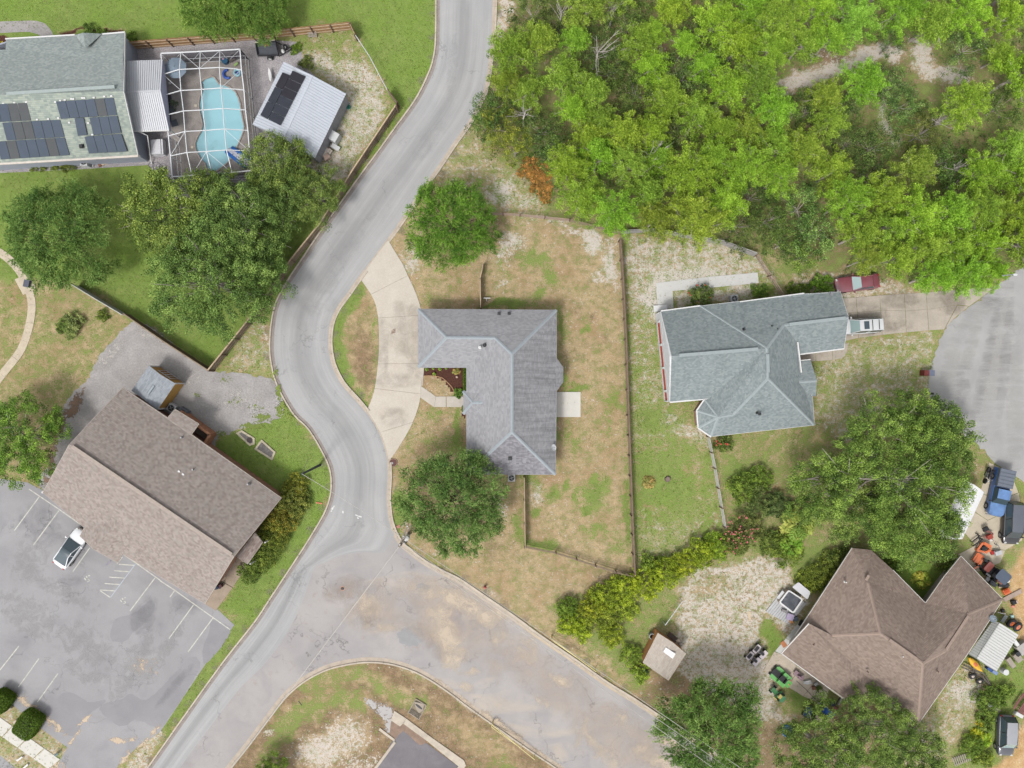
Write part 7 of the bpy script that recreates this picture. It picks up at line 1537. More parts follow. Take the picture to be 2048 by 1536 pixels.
# ================================================================ vehicles
TYRE = mat('tyre', A(52, 52, 54), .8, .1, 5); RIM = mat('wheel_rim', A(176, 176, 178), .35, .06, metal=.6); GLS = glass_mat('car_glass', (.03, .045, .055)); GLS2 = glass_mat('car_glass_pale', (.16, .22, .22)); GLS.node_tree.nodes['Principled BSDF'].inputs['Specular IOR Level'].default_value = .45
GLS2.node_tree.nodes['Principled BSDF'].inputs['Roughness'].default_value = .2
REDL = mat('tail_light', A(190, 36, 34), .3, .05); HEAD = mat('headlight', A(220, 222, 220), .2, .05)
def car(name, label, cat, px, py, ang, L_, Wd, Ht, body, *, roofm=None, belt=.62, hood=.62, prof=None, glass=None, sun=False, rails=0, mir=True):
    """prof: x stations (0 rear .. 1 front) for: boot end, rear glass top, windscreen top, windscreen base"""
    bt, rg_, wt, wb_ = prof; c = W(px, py, Ht * .5); r_ = root(name, label, cat, (c.x, c.y, 0), rz=ang); o3 = Vector((c.x, c.y, 0)); g_ = glass or GLS
    X = lambda f: (f - .5) * L_; zb_ = Ht * belt; zh = Ht * hood
    def bld(mb, nm, m, par=None, smooth=False):
        mb.v = [tuple(Vector(v) + o3) for v in mb.v]; return mb.build(nm, m, par or r_, smooth=smooth)
    # lower body: stations of rounded cross-sections
    st_ = [(0.0, .74, zb_ * .78, zb_ * .5), (.012, .84, zb_ * .9, .36), (.05, .95, zb_ * .97, .28), (.16, 1.0, zb_, .26), (.5, 1.0, zb_, .24), (wb_, 1.0, zh * 1.0, .24), (.86, .98, zh * .96, .26), (.95, .92, zh * .88, .28), (.99, .8, zh * .74, .34), (1.0, .66, zh * .6, .42)]
    mb = MB(); K = 8
    for f, wf, zt, z0_ in st_:
        hw = Wd / 2 * wf
        for y, z in ((-hw * .94, z0_), (-hw, z0_ + .16), (-hw * .99, zt * .82), (-hw * .86, zt), (hw * .86, zt), (hw * .99, zt * .82), (hw, z0_ + .16), (hw * .94, z0_)): mb.v.append((X(f), y, z))
    for i in range(len(st_) - 1):
        for k in range(K): mb.f.append((i * K + k, i * K + (k + 1) % K, (i + 1) * K + (k + 1) % K, (i + 1) * K + k)[::-1]); mb.m.append(0)
    mb.f.append(tuple(range(K))); mb.m.append(0); mb.f.append(tuple(range((len(st_) - 1) * K, len(st_) * K))[::-1]); mb.m.append(0)
    bod = bld(mb, 'body', body, None, True); md = bod.modifiers.new('round', 'SUBSURF'); md.levels = md.render_levels = 2
    # greenhouse
    hb, ht_ = Wd / 2 * .88, Wd / 2 * .66; zr_ = Ht
    def quad(pts, nm, m, par=None): mb = MB(); mb.add([Vector(p_) for p_ in pts], [(0, 1, 2, 3)]); return bld(mb, nm, m, par)
    B0, B1, T0, T1 = X(bt), X(wb_), X(rg_), X(wt)
    quad([(B1, hb * .96, zb_ * .99), (B1, -hb * .96, zb_ * .99), (T1, -ht_, zr_ * .985), (T1, ht_, zr_ * .985)][::-1], 'windscreen', g_)
    quad([(B0, -hb * .94, zb_ * .99), (B0, hb * .94, zb_ * .99), (T0, ht_ * .96, zr_ * .975), (T0, -ht_ * .96, zr_ * .975)][::-1], 'rear_window', GLS)
    for s in (-1, 1):
        q = [(B1, s * hb, zb_ * .98), (B0, s * hb, zb_ * .98), (T0, s * ht_, zr_ * .97), (T1, s * ht_, zr_ * .97)]; quad(q if s < 0 else q[::-1], 'side_window', GLS)
        mb = MB(); mb.beam((B1, s * hb * .99, zb_), (T1, s * ht_, zr_ * .985), .07, .06); mb.beam((T1, s * ht_, zr_ * .985), (T0, s * ht_, zr_ * .975), .07, .06); mb.beam((T0, s * ht_ * .98, zr_ * .975), (B0, s * hb * .97, zb_), .09, .06)
        mx_ = (B0 + B1) / 2; mb.beam((mx_, s * hb * .99, zb_), ((T0 + T1) / 2, s * ht_, zr_ * .97), .06, .05); bld(mb, 'pillar', body)
        if mir: mb = MB(); mb.box((B1 - .12, s * (Wd / 2 + .08), zb_ * 1.02), (.14, .2, .13)); bld(mb, 'wing_mirror', body)
        mb = MB(); mb.box((X(.962), s * Wd * .33, zh * .8), (.16, .24, .06), s * -.35); bld(mb, 'headlight', HEAD)
        mb = MB(); mb.box((X(.022), s * Wd * .35, zb_ * .84), (.1, .22, .1), s * .3); bld(mb, 'tail_light', REDL)
        for f in (.18, .81):
            mb = MB(); mb.tube([(X(f), s * (Wd / 2 - .2), .33), (X(f), s * (Wd / 2 + .015), .33)], .33, 18); w_ = bld(mb, 'wheel', TYRE); mb = MB(); mb.tube([(X(f), s * (Wd / 2 - .1), .33), (X(f), s * (Wd / 2 + .03), .33)], .2, 12); bld(mb, 'rim', RIM, w_)
    # roof panel, gently crowned
    mb = MB(); n_ = 6
    for i in range(n_ + 1):
        x = T0 + (T1 - T0) * i / n_; z_ = zr_ * (.975 + .025 * math.sin(math.pi * i / n_))
        for j in range(7): y = -ht_ + 2 * ht_ * j / 6; mb.v.append((x, y * (1 - .03 * (2 * i / n_ - 1) ** 2), z_ + .035 * (1 - (2 * j / 6 - 1) ** 2)))
    for i in range(n_):
        for j in range(6): b = i * 7 + j; mb.f.append((b, b + 7, b + 8, b + 1)); mb.m.append(0)
    rf_ = bld(mb, 'roof', roofm or body)
    if sun: mb = MB(); xs = T0 + (T1 - T0) * .72; mb.box((xs, 0, zr_ + .05), (.55, .85, .02)); bld(mb, 'sunroof', GLS, rf_)
    for k in range(rails): mb = MB(); xs = T0 + (T1 - T0) * (.2 + .28 * k); mb.box((xs, 0, zr_ + .09), (.06, ht_ * 1.9, .04)); bld(mb, 'roof_rail', BLACKP, rf_)
    mb = MB(); mb.box((X(.62), 0, zh + .004), (.01, 0.01, .004)); 
    return r_
def ang(dx, dy): return math.atan2(-dy, dx)
white_car = car('white_sedan', 'white sedan with large dark glass roof parked half under the brown building eave', 'car', 141, 1097, ang(53, -76), 4.75, 1.9, 1.44, paint('paint_white', A(244, 246, 250)), belt=.64, hood=.6, prof=(.1, .36, .5, .71), roofm=GLS)
car('maroon_sedan', 'maroon sedan with faded hood parked on the sandy verge under the trees', 'car', 1715, 566, ang(-740, 90), 4.9, 1.78, 1.42, paint('paint_maroon', A(146, 82, 92)), belt=.62, hood=.62, prof=(.15, .22, .48, .63), glass=GLS2)
car('white_suv', 'white sport utility with sunroof and black roof rails at the garage driveway', 'car', 1721, 652, ang(-722, 45), 4.5, 1.74, 1.7, paint('paint_white2', A(226, 228, 230)), belt=.56, hood=.58, prof=(.01, .03, .6, .76), sun=True, rails=2, glass=GLS2)
car('black_minivan', 'black minivan with grey reflecting roof at the right edge by the blue pickup', 'car', 2026, 1046, ang(-20, 345), 4.8, 2.0, 1.75, paint('paint_black', A(46, 42, 46)), belt=.55, hood=.56, prof=(.02, .06, .68, .84), roofm=paint('paint_black_roof_sheen', A(98, 104, 116)))  # sky reflection put into the roof colour, greyer than the black body
car('silver_suv', 'dark silver sport utility with grey roof at the lower right corner', 'car', 2014, 1472, ang(-40, 980), 4.55, 1.82, 1.72, paint('paint_gunmetal', A(84, 86, 94)), belt=.56, hood=.6, prof=(.03, .1, .62, .78), roofm=paint('paint_silver_roof', A(170, 172, 178)), glass=GLS2)
# blue pickup with ribbed grey bed cover
def pickup():
    a_ = ang(-22, 98); c = W(2000, 985, .8); r_ = root('blue_pickup', 'faded blue pickup truck with ribbed grey bed cover beside the huge oak', 'pickup truck', (c.x, c.y, 0), rz=a_); o3 = Vector((c.x, c.y, 0)); BLU = paint('paint_blue', A(60, 108, 178)); BL2 = mat('paint_blue_faded', A(112, 148, 200), .4, .25, 1.6); L_ = 5.3; Wd = 1.8
    def b_(mb, nm, m, par=None): mb.v = [tuple(Vector(v) + o3) for v in mb.v]; return mb.build(nm, m, par or r_)
    mb = MB(); mb.box((-.2, 0, .62), (4.9, Wd, .62)); b_(mb, 'body', BLU)
    mb = MB(); q = [(1.1, -.88, .6), (1.1, .88, .6), (2.35, .8, .55), (2.6, .5, .5), (2.62, -.5, .5), (2.35, -.8, .55)]; mb.prism([(p_[0], p_[1]) for p_ in q], .5, .98); b_(mb, 'hood', BL2)
    mb = MB(); mb.add([(-.55, -.82, .93), (1.25, -.82, .93), (1.25, .82, .93), (-.55, .82, .93), (-.4, -.7, 1.55), (.65, -.7, 1.57), (.65, .7, 1.57), (-.4, .7, 1.55)], [(4, 5, 6, 7)]); b_(mb, 'roof', BL2)
    for nm, q in (('windscreen', [(1.25, -.8, .96), (1.25, .8, .96), (.65, .69, 1.56), (.65, -.69, 1.56)]), ('rear_window', [(-.55, .8, .96), (-.55, -.8, .96), (-.4, -.69, 1.55), (-.4, .69, 1.55)]), ('side_window', [(-.55, -.82, .95), (1.25, -.82, .95), (.65, -.7, 1.56), (-.4, -.7, 1.55)]), ('side_window', [(1.25, .82, .95), (-.55, .82, .95), (-.4, .7, 1.55), (.65, .7, 1.56)])):
        mb = MB(); mb.add(q, [(0, 1, 2, 3)]); b_(mb, nm, GLS)
    mb = MB(); mb.box((-1.65, 0, 1.12), (2.0, Wd * .98, .5)); b_(mb, 'bed_cap', mat('cover_grey', A(106, 116, 130), .6, .06, 2)); 
    for k in range(5): mb = MB(); mb.box((-2.45 + k * .4, 0, 1.385), (.3, Wd * .92, .04)); b_(mb, 'cover_panel', mat('cover_grey_l', A(118, 126, 140), .6, .06, 2))
    for s in (-1, 1):
        for x in (-1.6, 1.75): mb = MB(); mb.tube([(x, s * (Wd / 2 - .2), .37), (x, s * (Wd / 2 + .03), .37)], .37, 16); w_ = b_(mb, 'wheel', TYRE); mb = MB(); mb.tube([(x, s * (Wd / 2 - .1), .37), (x, s * (Wd / 2 + .045), .37)], .2, 10); b_(mb, 'rim', RIM, w_)
        mb = MB(); mb.box((1.1, s * (Wd / 2 + .12), 1.02), (.14, .2, .16)); b_(mb, 'wing_mirror', BLACKP)
    mb = MB(); mb.box((2.62, 0, .5), (.1, 1.6, .2)); b_(mb, 'bumper', STEEL)
pickup()
# things seen through the huge oak
r_ = root('white_canopy', 'large bright white canopy half hidden under the huge oak beside the blue pickup', 'canopy', tuple(W(1915, 1020))); WC = mat('canopy_white', A(250, 250, 252), .6, .03, 1); mb = MB(); n_ = 12
A0, B0, C0, D0 = W(1928, 958, 2.1), W(1968, 985, 2.1), W(1925, 1078, 2.1), W(1872, 1075, 2.1)
for i in range(n_ + 1):
    f = i / n_; z_ = .45 * math.sin(math.pi * f)
    for j in range(9): g2 = j / 8; p_ = A0.lerp(B0, f).lerp(D0.lerp(C0, f), g2); mb.v.append((p_.x, p_.y, p_.z + z_))
for i in range(n_):
    for j in range(8): b = i * 9 + j; mb.f.append((b, b + 1, b + 10, b + 9)); mb.m.append(0)
mb.build('fabric', WC, r_, smooth=True)
for v in (A0, B0, C0, D0): MB().tube([Vector((v.x, v.y, 0)), v], .04, 6).build('post', STEEL, r_)
car('pale_grey_car', 'pale grey car glimpsed through gaps in the huge oak', 'car', 1835, 955, ang(-60, 26), 4.6, 1.8, 1.5, paint('paint_palegrey', A(176, 186, 200)), belt=.6, hood=.6, prof=(.1, .2, .5, .66), glass=GLS2)
# riding mowers, quad bikes, utility vehicle, golf cart: one builder with a plan for each
def cart(name, label, cat, px, py, a_, parts):
    """parts: (name, shape, x, y, z, dx, dy, dz, material). x forward"""
    c = W(px, py, .4); r_ = root(name, label, cat, (c.x, c.y, 0), rz=a_); o3 = Vector((c.x, c.y, 0))
    for nm, sh, x, y, z, dx, dy, dz, m in parts:
        mb = MB()
        if sh == 'box':
            mb.box((x, y, z), (dx, dy, dz)); bmx = True
        elif sh == 'rbox':
            k = .13 * min(dx, dy); mb.prism([(x - dx / 2 + k, y - dy / 2), (x + dx / 2 - k, y - dy / 2), (x + dx / 2, y - dy / 2 + k), (x + dx / 2, y + dy / 2 - k), (x + dx / 2 - k, y + dy / 2), (x - dx / 2 + k, y + dy / 2), (x - dx / 2, y + dy / 2 - k), (x - dx / 2, y - dy / 2 + k)], z - dz / 2, z + dz / 2)
        elif sh == 'wheel': mb.tube([(x, y - dy / 2, z), (x, y + dy / 2, z)], dx, 14)
        elif sh == 'ball': mb.ball((x, y, z), (dx, dy, dz), 14, 8)
        elif sh == 'ring': mb.torus((x, y, z), dx, .02, 16, 5)
        elif sh == 'bar': mb.tube([(x, y, z), (x + dx, y + dy, z + dz)], .022, 6)
        mb.v = [tuple(Vector(v) + o3) for v in mb.v]; mb.build(nm, m, r_)
    return r_
def wheels(fx, fy, fr_, rx_, ry, rr_, w_=.16):
    return [('wheel', 'wheel', fx, s * fy, fr_, fr_, w_, 0, TYRE) for s in (-1, 1)] + [('wheel', 'wheel', rx_, s * ry, rr_, rr_, w_ * 1.3, 0, TYRE) for s in (-1, 1)]
GRN = paint('paint_mower_green', A(110, 190, 96)); GRN2 = paint('paint_tractor_green', A(60, 128, 72)); ORG = paint('paint_orange', A(230, 116, 56)); PNK = paint('paint_pinkwhite', A(222, 210, 214)); YEP = paint('paint_yellow', A(232, 214, 130)); DRED = paint('paint_dull_red', A(150, 84, 76))
mower = lambda body, seatm: wheels(.62, .38, .16, -.42, .45, .26) + [('mower_deck', 'rbox', .12, 0, .25, .95, 1.15, .18, body), ('chassis', 'rbox', 0, 0, .42, 1.5, .5, .22, BLACKP), ('fender', 'rbox', -.42, .38, .6, .7, .34, .14, body), ('fender', 'rbox', -.42, -.38, .6, .7, .34, .14, body), ('engine_cover', 'rbox', -.82, 0, .62, .42, .6, .3, body), ('seat', 'rbox', -.2, 0, .72, .46, .48, .14, seatm), ('seat_back', 'box', -.44, 0, .9, .1, .46, .36, seatm), ('control_lever', 'bar', .12, .3, .5, .1, -.2, .5, BLACKP), ('control_lever', 'bar', .12, -.3, .5, .1, .2, .5, BLACKP)]
cart('zero_turn_mower', 'lime green riding mower on the concrete beside the brown house wall', 'mower', 1559, 1352, ang(-.75, -.65), [(a, b, x * 1.35, y * 1.35, z, dx * 1.35 if b != 'wheel' else dx, dy * 1.35, dz, m) for a, b, x, y, z, dx, dy, dz, m in mower(GRN, BLACKP)] + [('gas_cap', 'ball', -1.0, -.4, .8, .14, .14, .1, ORG), ('gas_cap', 'ball', -1.2, .0, .8, .16, .16, .1, ORG)])
cart('lawn_tractor', 'small dark green lawn tractor with yellow seat standing on the sand', 'mower', 1554, 1387, ang(-.7, -.7), wheels(-.55, .42, .26, .55, .36, .18) + [('mower_deck', 'rbox', -.45, 0, .3, .7, 1.1, .2, GRN2), ('hood', 'rbox', .55, 0, .62, .8, .5, .34, GRN2), ('seat', 'rbox', -.3, 0, .7, .4, .46, .14, YEP), ('steering_wheel', 'ring', .12, 0, .92, .18, 0, 0, BLACKP), ('steering_column', 'bar', .2, 0, .6, -.08, 0, .3, BLACKP), ('rear_cover', 'rbox', -.75, 0, .6, .4, .7, .2, mat('lt_green', A(120, 190, 140), .4, .1)), ('yellow_guard', 'box', -.2, .52, .45, .5, .1, .1, YEP)])
quad_ = lambda m: wheels(.5, .42, .27, -.5, .42, .27, .2) + [('body', 'rbox', 0, 0, .6, 1.3, .34, .24, m), ('fender', 'rbox', .5, 0, .66, .5, 1.0, .1, m), ('fender', 'rbox', -.5, 0, .66, .5, 1.0, .1, m), ('seat', 'rbox', -.15, 0, .8, .6, .3, .12, BLACKP), ('handlebar', 'bar', .35, -.38, .95, 0, .76, 0, BLACKP), ('rack', 'box', .55, 0, .78, .35, .6, .03, BLACKP)]
cart('quad_bike', 'pale pink quad bike on the sand, the left one of the pair', 'quad bike', 1505, 1316, ang(-.7, -.6), quad_(PNK)); cart('quad_bike', 'pale pink quad bike on the sand, the right one of the pair', 'quad bike', 1519, 1302, ang(-.7, -.6), quad_(PNK))
roofp = [('roof_panel', 'rbox', -.1, 0, 1.85, 1.45, 1.3, .07, None), ('roof_post', 'bar', .5, .55, .7, .0, 0, 1.15, BLACKP), ('roof_post', 'bar', .5, -.55, .7, .0, 0, 1.15, BLACKP), ('roof_post', 'bar', -.75, .55, .7, 0, 0, 1.15, BLACKP), ('roof_post', 'bar', -.75, -.55, .7, 0, 0, 1.15, BLACKP)]
utv = lambda rm_, bm_: wheels(.85, .58, .3, -.85, .58, .3, .22) + [('chassis', 'rbox', 0, 0, .5, 2.3, 1.0, .2, BLACKP), ('hood', 'rbox', .95, 0, .78, .7, 1.1, .3, bm_), ('seat', 'rbox', -.1, 0, .85, .5, 1.05, .2, BLACKP), ('seat_back', 'box', -.4, 0, 1.1, .12, 1.05, .45, BLACKP), ('cargo_bed', 'rbox', -1.0, 0, .85, .7, 1.2, .25, bm_), ('steering_wheel', 'ring', .35, .3, 1.1, .17, 0, 0, BLACKP)] + [(a, b, x, y, z, dx, dy, dz, m or rm_) for a, b, x, y, z, dx, dy, dz, m in roofp]
cart('golf_cart', 'golf cart with cream roof and blue hood by the oaks at the lower edge', 'golf cart', 1628, 1430, ang(-.8, -.5), utv(mat('cream_roof', A(232, 220, 190), .5, .05), paint('paint_steel_blue', A(64, 100, 140))))
cart('utility_vehicle', 'black utility buggy with slate-grey roof beside the orange implements', 'utility vehicle', 1985, 1143, ang(-.75, -.66), [(a, b, x + (.0 if a != 'roof_panel' else -.2), y, z, dx, dy, dz, m) for a, b, x, y, z, dx, dy, dz, m in utv(mat('slate_roof', A(88, 100, 118), .6, .06), DRED)] + [('spare_wheel', 'wheel', 1.5, -.35, .4, .4, .25, 0, TYRE), ('spare_wheel', 'wheel', 1.5, .5, .35, .34, .22, 0, TYRE)])
cart('small_tractor', 'dark little tractor with grey seat parked against the brown roof corner', 'tractor', 1975, 1160, ang(.75, .62), wheels(.5, .38, .24, -.5, .45, .34, .22) + [('hood', 'rbox', .45, 0, .7, .8, .42, .4, mat('dark_grey_paint', A(90, 94, 98), .4, .1)), ('seat', 'rbox', -.35, 0, .8, .4, .4, .16, mat('grey_seat', A(160, 160, 160), .6)), ('fender', 'box', -.5, .4, .72, .6, .2, .06, STEEL), ('fender', 'box', -.5, -.4, .72, .6, .2, .06, STEEL), ('steering_wheel', 'ring', 0, 0, 1.0, .17, 0, 0, BLACKP)])
cart('motorcycle', 'black motorcycle parked at the left side of the blue pickup', 'motorcycle', 1975, 951, ang(-.3, .9), [('wheel', 'wheel', .65, 0, .31, .31, .12, 0, TYRE), ('wheel', 'wheel', -.65, 0, .31, .31, .16, 0, TYRE), ('fuel_tank', 'ball', .15, 0, .85, .55, .32, .26, paint('paint_black', A(46, 42, 46))), ('seat', 'rbox', -.35, 0, .8, .6, .26, .12, BLACKP), ('handlebar', 'bar', .4, -.35, 1.0, 0, .7, 0, STEEL), ('engine', 'box', 0, 0, .45, .5, .35, .4, STEEL), ('headlight', 'ball', .62, 0, .85, .16, .2, .2, HEAD), ('exhaust', 'bar', .1, -.22, .4, -.8, 0, .02, STEEL), ('pannier', 'box', -.6, .3, .62, .4, .2, .3, BLACKP), ('pannier', 'box', -.6, -.3, .62, .4, .2, .3, BLACKP)])
# orange implements
def frame_thing(name, label, cat, segs, m, w_=.1, z=.45, extra=()):
    q0 = segs[0][0]; r_ = root(name, label, cat, tuple(W(*q0)))
    for a_, b_ in segs: MB().beam(W(*a_) + Vector((0, 0, z)), W(*b_) + Vector((0, 0, z * random.uniform(.7, 1.2))), w_, w_ * .8).build('frame_bar', m, r_)
    for x, y in {s[0] for s in segs} | {s[1] for s in segs}: c = W(x, y); MB().box((c.x, c.y, z / 2), (.07, .07, z)).build('leg', m, r_)
    for nm, x, y, z_, d_, mm, rz in extra: c = W(x, y); MB().box((c.x, c.y, z_), d_, rz).build(nm, mm, r_)
frame_thing('orange_implement', 'orange square-framed tractor implement on the tan driveway', 'implement', [((1949, 1097), (1958, 1083)), ((1958, 1083), (1975, 1094)), ((1975, 1094), (1968, 1103)), ((1968, 1103), (1949, 1099)), ((1962, 1103), (1975, 1098))], ORG, .22, .5, [('gearbox', 1961, 1094, .5, (.5, .4, .3), BLACKP, .4), ('cross_plate', 1968, 1087, .62, (.9, .25, .06), ORG, -.5)])
frame_thing('orange_implement', 'orange raked loader frame in front of the black buggy', 'implement', [((1950, 1104), (1940, 1118)), ((1955, 1106), (1944, 1122)), ((1950, 1104), (1962, 1112)), ((1962, 1112), (1950, 1128)), ((1958, 1118), (1952, 1130)), ((1952, 1130), (1938, 1138))], ORG, .2, .45, [('tray', 1951, 1115, .5, (.5, 1.0, .06), ORG, -.55), ('tray_mount', 1954, 1120, .45, (.4, .4, .12), mat('white_plastic', A(230, 224, 216), .5), -.55)])
frame_thing('red_rotary_tiller', 'red and black garden tiller above the orange implements', 'tiller', [((1967, 1060), (1980, 1065)), ((1980, 1065), (1972, 1077)), ((1972, 1077), (1962, 1072)), ((1975, 1070), (1981, 1080))], DRED, .14, .5, [('engine', 1972, 1071, .55, (.55, .45, .4), mat('engine_red', A(170, 70, 56), .5, .1), .5), ('tank', 1964, 1056, .6, (.6, .4, .25), BLACKP, .5), ('tine_cover', 1977, 1078, .35, (.4, .3, .2), mat('white_plastic', A(230, 224, 216), .5), .2)])
frame_thing('black_harrow', 'black disc harrow under the oak edge left of the orange implements', 'implement', [((1940, 1082), (1956, 1070)), ((1942, 1090), (1960, 1076)), ((1950, 1066), (1958, 1086))], BLACKP, .1, .4)
frame_thing('push_mower', 'tiny red and white push mower with thin handle on the tan driveway', 'mower', [((1983, 1101), (1988, 1087)), ((1986, 1103), (1991, 1089))], STEEL, .03, .5, [('deck', 1983, 1104, .22, (.5, .4, .2), mat('mower_red', A(190, 50, 50), .4), .3), ('grass_bag', 1991, 1104, .35, (.7, .45, .4), mat('bag_grey', A(206, 208, 210), .8), .3)])
def boxes(name, label, cat, lst, rz=0.0):
    x, y = lst[0][0:2]; r_ = root(name, label, cat, tuple(W(x, y)))
    for x, y, z, d_, m, a_ in lst: c = W(x, y); MB().box((c.x, c.y, z), d_, a_ + rz).build('piece', m, r_)
    return r_
def single(name, label, cat, mb, m, smooth=False): o = mb.build(name, m, smooth=smooth); return tag(o, label, cat)
# orange-wheeled tractor wheels lying by the orange sand
for x, y, a_, lab in ((2024, 1247, .2, 'large tyre with orange rim by the carport, upper of the two'), (2036, 1254, .6, 'large tyre with orange rim by the carport, lower of the two')):
    r_ = root('tractor_wheel', lab, 'wheel', tuple(W(x, y))); c = W(x, y, .35); T_ = Matrix.Rotation(a_, 3, 'Z') @ Matrix.Rotation(R(25), 3, 'X'); MB().torus((c.x, c.y, .3), .42, .17, 22, 8, tilt=T_).build('tyre', TYRE, r_); mb = MB(); mb.tube([Vector((c.x, c.y, .3)) + T_ @ Vector((0, 0, -.1)), Vector((c.x, c.y, .3)) + T_ @ Vector((0, 0, .1))], .29, 16); mb.build('rim', ORG, r_); MB().ball((c.x, c.y, .42), (.14, .14, .08), 8, 6).build('hub', DRED, r_)
boxes('orange_crate', 'orange plastic toy bin on the grass beside the brown roof corner', 'bin', [(2009, 1181, .22, (.75, .6, .4), ORG, .5), (2008, 1180, .46, (.5, .35, .06), mat('orange_dark', A(206, 90, 40), .6), .5)])
boxes('toy_vehicle', 'red and white toy vehicle on the grass right of the dark tractor', 'toy', [(2007, 1157, .25, (.6, .45, .3), mat('toy_red', A(214, 66, 50), .5), .4), (2012, 1160, .2, (.35, .4, .25), WHT, .4)])
boxes('scrap_pile', 'black scrap pile between the red toy and the orange bin', 'scrap', [(2003, 1170, .15, (.9, .35, .25), BLACKP, -.1), (2011, 1170, .18, (.5, .3, .25), DKM, .5), (1999, 1172, .12, (.4, .25, .15), mat('pale_pink_scrap', A(222, 190, 176), .7), .3)])
boxes('dark_bucket', 'dark bucket and pale rag near the walk planks at the right edge', 'bucket', [(2024, 1203, .2, (.45, .4, .4), BLACKP, .3), (2030, 1204, .1, (.4, .3, .12), mat('rag_pink', A(214, 190, 186), .8), .6)])
single('pink_tub', 'small pink tub on the grass near the orange sand', 'tub', MB().ball((W(2025, 1212).x, W(2025, 1212).y, .12), (.48, .32, .24), 12, 8), mat('tub_pink', A(228, 150, 132), .6), True)
single('plank_walk', 'grey plank laid from the brown roof corner to the orange sand', 'plank', MB().beam(W(2007, 1199, 0) + Vector((0, 0, .08)), W(2042, 1181, 0) + Vector((0, 0, .08)), .5, .1), mat('plank_pinkgrey', A(186, 166, 152), .9, .12, 3))
boxes('hand_truck', 'grey hand cart with white handle beside the grey satellite dish', 'cart', [(2003, 1235, .4, (.9, .4, .1), mat('cart_grey', A(150, 156, 156), .6), .95), (1998, 1224, .4, (.9, .06, .06), WHT, -.2), (2003, 1220, .2, (.3, .3, .3), BLACKP, .3)])
boxes('pale_blue_box', 'small pale blue box on the grass above the large tyres', 'box', [(2022, 1232, .14, (.32, .3, .26), mat('box_blue', A(200, 234, 230), .5), .2)])
boxes('machine_trailer', 'grey machine parts piled along the right side of the white carport', 'machinery', [(2038, 1292, .5, (1.1, 1.3, .6), mat('mach_grey', A(190, 186, 180), .7, .1), -.95), (2026, 1302, .7, (.5, .4, .4), DKM, -.95), (2030, 1312, .35, (1.0, .7, .4), mat('mach_tan', A(176, 166, 152), .7, .1), -.95), (2016, 1322, .35, (1.2, .5, .4), mat('mach_tan', A(176, 166, 152), .7, .1), -.95), (2024, 1282, .6, (.7, .35, .3), WHT, -.95)])
single('white_drum', 'white drum at the lower corner of the white carport', 'drum', MB().cyl((W(2004, 1340).x, W(2004, 1340).y, 0), .32, .7, 16), cM)
boxes('blue_tarp_bundle', 'blue tarp bundle at the lower edge of the white carport', 'tarp', [(1977, 1336, .3, (.9, .45, .4), mat('tarp_blue', A(60, 92, 160), .7, .12), -.6), (1984, 1341, .35, (.6, .4, .4), mat('tarp_pale', A(140, 160, 200), .7, .12), -.6)])
# kayak: a shaped hull with a cockpit
def hull(name, label, cat, a_, b_, w_, m, z=.35, seat=None, h_=.28):
    A3, B3 = W(*a_), W(*b_); d = (B3 - A3); L_ = d.length; d.normalize(); nn = Vector((-d.y, d.x, 0)); r_ = root(name, label, cat, tuple(A3)); mb = MB(); n_, k = 12, 8
    for i in range(n_ + 1):
        f = i / n_; wd = w_ / 2 * max(.04, math.sin(math.pi * f) ** .6); c = A3 + d * L_ * f + Vector((0, 0, z + .12 * (2 * f - 1) ** 2))
        for j in range(k): t_ = 2 * math.pi * j / k; mb.v.append(tuple(c + nn * wd * math.cos(t_) + Vector((0, 0, h_ / 2 * math.sin(t_)))))
    for i in range(n_):
        for j in range(k): mb.f.append((i * k + j, i * k + (j + 1) % k, (i + 1) * k + (j + 1) % k, (i + 1) * k + j)[::-1]); mb.m.append(0)
    mb.build('hull', m, r_, smooth=True)
    if seat: c = A3.lerp(B3, .5); mb = MB(); mb.ball((c.x, c.y, z + h_ * .42), (L_ * .3, w_ * .55, .1), 14, 6, math.atan2(d.y, d.x)); mb.build('cockpit', seat, r_); c = A3.lerp(B3, .72); mb = MB(); mb.ball((c.x, c.y, z + h_ * .42), (L_ * .14, w_ * .4, .08), 12, 6, math.atan2(d.y, d.x)); mb.build('hatch', seat, r_)
    return r_
hull('kayak', 'yellow-orange kayak beside the white carport', 'kayak', (1930, 1311), (1957, 1338), .75, mat('kayak_yellow', A(244, 190, 50), .4, .08, 2), .5, ORG, .34)
hull('surfboard', 'white board leaning at the left edge of the workshop', 'board', (541, 140), (545, 168), .4, WHT, .5, None, .08)
# boat trailer: dark frame, two wheels, long tongue
bt_ = root('boat_trailer', 'dark boat trailer frame with long tongue below the yellow kayak', 'trailer', tuple(W(1945, 1340)))
for a_, b_ in (((1919, 1331), (1960, 1350)), ((1924, 1326), (1965, 1346)), ((1960, 1350), (1978, 1372)), ((1965, 1346), (1978, 1372)), ((1978, 1372), (2001, 1384)), ((1940, 1336), (1944, 1342))): MB().beam(W(*a_) + Vector((0, 0, .4)), W(*b_) + Vector((0, 0, .4)), .12, .1).build('frame_bar', mat('trailer_dark', A(106, 98, 92), .7, .1), bt_)
for x, y in ((1942, 1350), (1956, 1360)): c = W(x, y); mb = MB(); mb.torus((c.x, c.y, .3), .33, .13, 20, 8, tilt=Matrix.Rotation(R(35), 3, 'X')); w_ = mb.build('wheel', TYRE, bt_); MB().ball((c.x, c.y, .34), (.36, .36, .16), 12, 6).build('rim', mat('rim_cream', A(214, 200, 184), .5), w_)
